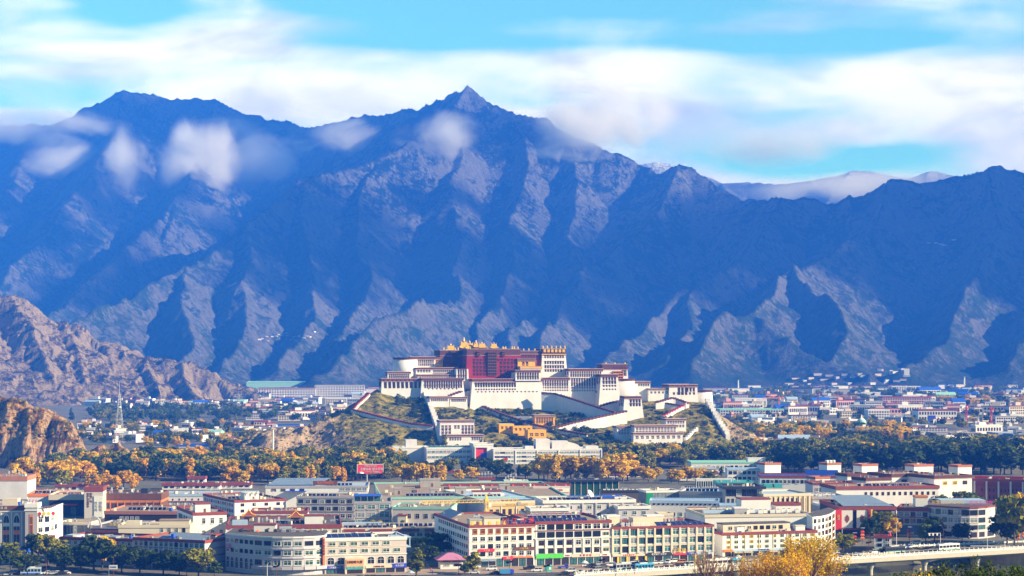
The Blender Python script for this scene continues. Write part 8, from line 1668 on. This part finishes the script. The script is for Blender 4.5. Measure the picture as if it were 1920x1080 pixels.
# ---- trees of the streets and the near bank
def street_trees():
    T_ = lambda px, py, h, k, c, lab, w=1.0, z=0.0: tree(k, c, ((px - 960) / F * gd(py, z), gd(py, z), z - .1), h, lab, None, w)
    for (px, py, h, k, c, lab, w) in ((539, 1022, 12, 'poplar', 'olive', 'left of the slim poplar pair before the red corniced building', 1.2), (548, 1022, 11.4, 'poplar', 'yellow', 'right of the slim poplar pair before the red corniced building', 1.2), (700, 1022, 13, 'poplar', 'olive', 'left slim poplar among the maroon awning cottages', 1.3), (711, 1021, 12.4, 'poplar', 'yellow', 'right slim poplar among the maroon awning cottages', 1.2), (781, 1082, 12.6, 'poplar', 'olive', 'tall cypress-like tree right of the arched hotel', 1.7), (887, 1076, 10.6, 'poplar', 'olive', 'pointed green tree at the corner of the white hotel', 1.9), (871, 1078, 4.6, 'round', 'dark', 'low dark tree right of the pink roofed guard house', 1.3),
        (20, 1068, 12, 'round', 'olive', 'round tree before the arches at the left edge', 1.3), (-6, 1076, 12, 'round', 'dark', 'dark tree at the bottom left corner', 1.5), (48, 1078, 9, 'wide', 'dark', 'dark spreading tree left of the lamp post', 1.4), (72, 1052, 13, 'round', 'dark', 'tall dark tree before the narrow corner tower', 1.3), (90, 1060, 14, 'round', 'olive', 'olive tree lit at its top beside the sandy wall', 1.2), (118, 1074, 11, 'wide', 'dark', 'dark tree before the left end of the shaded block', 1.3), (120, 1066, 12.5, 'poplar', 'olive', 'small yellowish tree before the shaded block', 2.2), (152, 1072, 11, 'wide', 'dark', 'second dark tree before the shaded block', 1.5), (176, 1072, 16, 'round', 'dark', 'broad dark tree under the yellow topped one', 1.4), (192, 1068, 15.6, 'round', 'yellow', 'yellow topped tree before the lilac block', 1.1), (228, 1074, 12, 'wide', 'dark', 'dark tree right of the yellow topped one', 1.4), (262, 1076, 11, 'wide', 'dark', 'dark tree before the middle of the window grid', 1.4), (306, 1078, 12, 'round', 'dark', 'tallest dark tree before the window grid', 1.4), (336, 1080, 10, 'wide', 'dark', 'dark tree left of the lit willow', 1.4), (372, 1082, 12, 'wide', 'olive', 'willow with lit yellow strands at the corner of the shaded block', 1.3), (402, 1084, 7, 'round', 'dark', 'small dark tree at the corner of the curved hotel', 1.4),
        (345, 985, 6, 'round', 'dark', 'small dark tree under the long blank white wall', 1.5), (798, 1062, 10, 'wide', 'dark', 'dark tree in the lane left of the white hotel', 1.4), (822, 1048, 12, 'round', 'dark', 'dark tree against the shaded hotel flank', 1.5), (790, 1040, 8, 'wide', 'olive', 'low yellowish tree behind the lane', 1.6), (660, 1000, 7, 'round', 'olive', 'small tree before the left maroon awning', 1.5), (755, 1004, 8, 'cone', 'dark', 'small conifer before the right maroon awning', 1.2),
        (1580, 1038, 9.5, 'wide', 'olive', 'weeping willow at the bridge approach', 1.25), (1594, 1030, 7, 'wide', 'dark', 'dark tree behind the weeping willow', 1.3), (1652, 1008, 14, 'round', 'olive', 'big round tree before the knot emblem hotel', 1.3), (1632, 1014, 12, 'round', 'dark', 'dark tree left of the big round tree', 1.2), (1675, 1010, 11, 'round', 'yellow', 'yellowish tree right of the big round tree', 1.1), (1752, 1018, 13.5, 'round', 'dark', 'dark round tree before the curved glass hotel', 1.2), (1736, 1020, 10, 'round', 'green', 'smaller green tree left of the dark round one', 1.3), (1804, 1018, 10, 'wide', 'dark', 'dark low tree before the curved front', 1.1), (1764, 962, 12, 'round', 'green', 'green tree behind the frieze building right end', 1.0), (1742, 960, 10, 'round', 'olive', 'small tree before the frieze building', 1.0), (1798, 962, 13, 'round', 'olive', 'sunlit tree before the maroon building', 1.2), (1822, 964, 13, 'round', 'green', 'wide sunlit tree before the maroon building', 1.4), (1844, 966, 9, 'round', 'dark', 'low dark tree at the maroon building foot', 1.2),
        (1902, 1024, 26, 'round', 'olive', 'tall tree at the right edge with a lit yellow crown', 1.0), (1922, 1020, 24, 'wide', 'yellow', 'yellow crowned tree cut by the right edge', .9), (1888, 1022, 15, 'wide', 'dark', 'dark undergrowth tree below the tall right edge tree', 1.2), (1303, 900, 9, 'cone', 'dark', 'first small conifer before the turquoise roofed building', 1.0), (1352, 894, 8, 'cone', 'dark', 'second small conifer before the turquoise roofed building', 1.0), (1366, 893, 8, 'cone', 'dark', 'third small conifer before the turquoise roofed building', 1.0), (1402, 892, 8, 'cone', 'dark', 'rightmost small conifer before the turquoise roofed building', 1.0)): T_(px, py, h, k, c, lab, w)
    # golden trees and bare twigs on the near bank
    def big(px, D, zb, h, w, leaf, n, label, colour, bare=0, seed=0, lean=0.0, kind='poplar', name='golden_tree', ls=.011, pyt=None):
        rs = random.Random(seed); x = (px - 960) / F * D; r = thing(name, label, 'tree', (x, D, zb)); bm = bmesh.new(); tips = []
        def grow(p, d, l, rad, lev):
            q = p + d * l; bar(bm, p, q, rad, 0, 6 if lev < 2 else 4, rad * .62)
            if lev >= 4: tips.append(q); return
            tips.append(q) if lev >= 2 else None
            for k in range(3 if lev < 3 else 2):
                a = rs.uniform(0, 6.28); s = .34 if kind == 'poplar' else .62
                e = (d + Vector((math.cos(a) * s, math.sin(a) * s, rs.uniform(-.02, .25)))).normalized(); grow(p + d * l * rs.uniform(.55, 1), e, l * rs.uniform(.62, .80), rad * .6, lev + 1)
        for k in range(4 if bare or kind == 'poplar' else 2): a = k * 1.7 + seed; grow(Vector((math.cos(a) * w * .12, math.sin(a) * w * .12, 0)), Vector((math.cos(a) * .10 + lean, math.sin(a) * .10, 1)).normalized(), h * .34, h * .016, 0)
        zg = 86 * (1 - D / 640) ** .97; r.location.z = zg - .3; k = (HC - (pyt - HZ) / F * D - zg) / max(q.z for q in tips); r.scale = (min(k, 1.25), min(k, 1.25), k)
        obj('trunk', bm, mat('pale_bark', (.30, .17, .09), .9, var=.3), r)
        if n:
            rg = np.random.RandomState(seed); T = np.array([t[:] for t in tips]); c = T[rg.randint(len(T), size=n)] + rg.normal(size=(n, 3)) * np.array([w * .055, w * .055, h * .022]); nn = rg.normal(size=(n, 3)); nn /= np.linalg.norm(nn, axis=1)[:, None]; t = np.cross(nn, rg.normal(size=(n, 3))); t /= np.linalg.norm(t, axis=1)[:, None]; b = np.cross(nn, t); s = h * ls * rg.uniform(.6, 1.3, (n, 1))
            V = np.stack([c - t * s, c - b * s * .55, c + t * s, c + b * s * .55], 1).reshape(-1, 3); obj('crown', quads_mesh('leaves', V, [LEAF[colour]]), None, r)
        return r
    for (px, D, h, w, n, lab, c, sd, pt) in ((1505, 430, 24.5, 8, 5200, 'tallest golden poplar on the near river bank', 'yellow', 1, 1003), (1462, 425, 22.4, 8, 4600, 'amber poplar left of the tallest on the near bank', 'orange', 2, 1020), (1537, 440, 22.0, 7, 4000, 'golden poplar at the right of the near bank clump', 'yellow', 3, 1026), (1416, 420, 20.6, 5, 2200, 'small amber tree at the left of the near bank clump', 'orange', 4, 1040), (1485, 415, 21.5, 7, 3000, 'amber tree in the middle of the near bank clump', 'orange', 5, 1030)): big(px, D, 0, h, w, 0, n, lab, c, 0, sd, pyt=pt)
    for (px, D, h, lab, sd, pt) in ((1334, 420, 21.0, 'bare reddish twiggy tree left of the golden clump', 11, 1016), (1370, 425, 19.4, 'low bare tree between the twiggy one and the golden clump', 12, 1048), (1445, 428, 19.8, 'bare trunks standing inside the golden clump', 13, 1036)): big(px, D, 0, h, 4, 0, 160 if sd == 11 else 60, lab, 'orange', 1, sd, pyt=pt)
    # dark leafy branches of trees close to the camera
    for (px, py, D, h, c, lab, sd) in ((1845, 1046, 150, 7.5, 'dark', 'dark leafy tree top in the lower right corner', 21), (1800, 1052, 146, 6.6, 'dark', 'dark leafy tree top left of the corner one', 22), (1770, 1058, 152, 6.4, 'olive', 'olive leafy tree top in the lower right', 23), (1722, 1058, 140, 6.0, 'yellow', 'thin yellowish shoots at the lower right', 24), (1890, 1060, 142, 6.4, 'dark', 'dark leafy tree top at the right edge', 25), (1650, 1072, 140, 5.4, 'olive', 'low olive shoots right of the golden clump', 26), (1700, 1066, 150, 5.6, 'dark', 'sparse dark shoots between the yellowish ones', 27), (1158, 1060, 150, 5.2, 'yellow', 'little yellowish tree tip before the railing', 28)):
        big(px, D, 0, h, 3.4 if sd != 28 else .8, 0, 2600 if c == 'dark' else (700 if sd != 28 else 160), lab, c, 0, sd, kind='round' if c == 'dark' else 'poplar', name='near_tree', ls=.016, pyt=py)
build_street(); build_traffic(); street_trees()
def letters_to_mesh():
    bpy.context.view_layer.update(); dg = bpy.context.evaluated_depsgraph_get()
    for o in LETTERS:
        me = bpy.data.meshes.new_from_object(o.evaluated_get(dg)); n = bpy.data.objects.new('tmp', me); COL.objects.link(n)
        n.parent = o.parent; n.location = o.location; n.rotation_euler = o.rotation_euler
        bpy.data.objects.remove(o); n.name = 'sign_lettering'
letters_to_mesh()
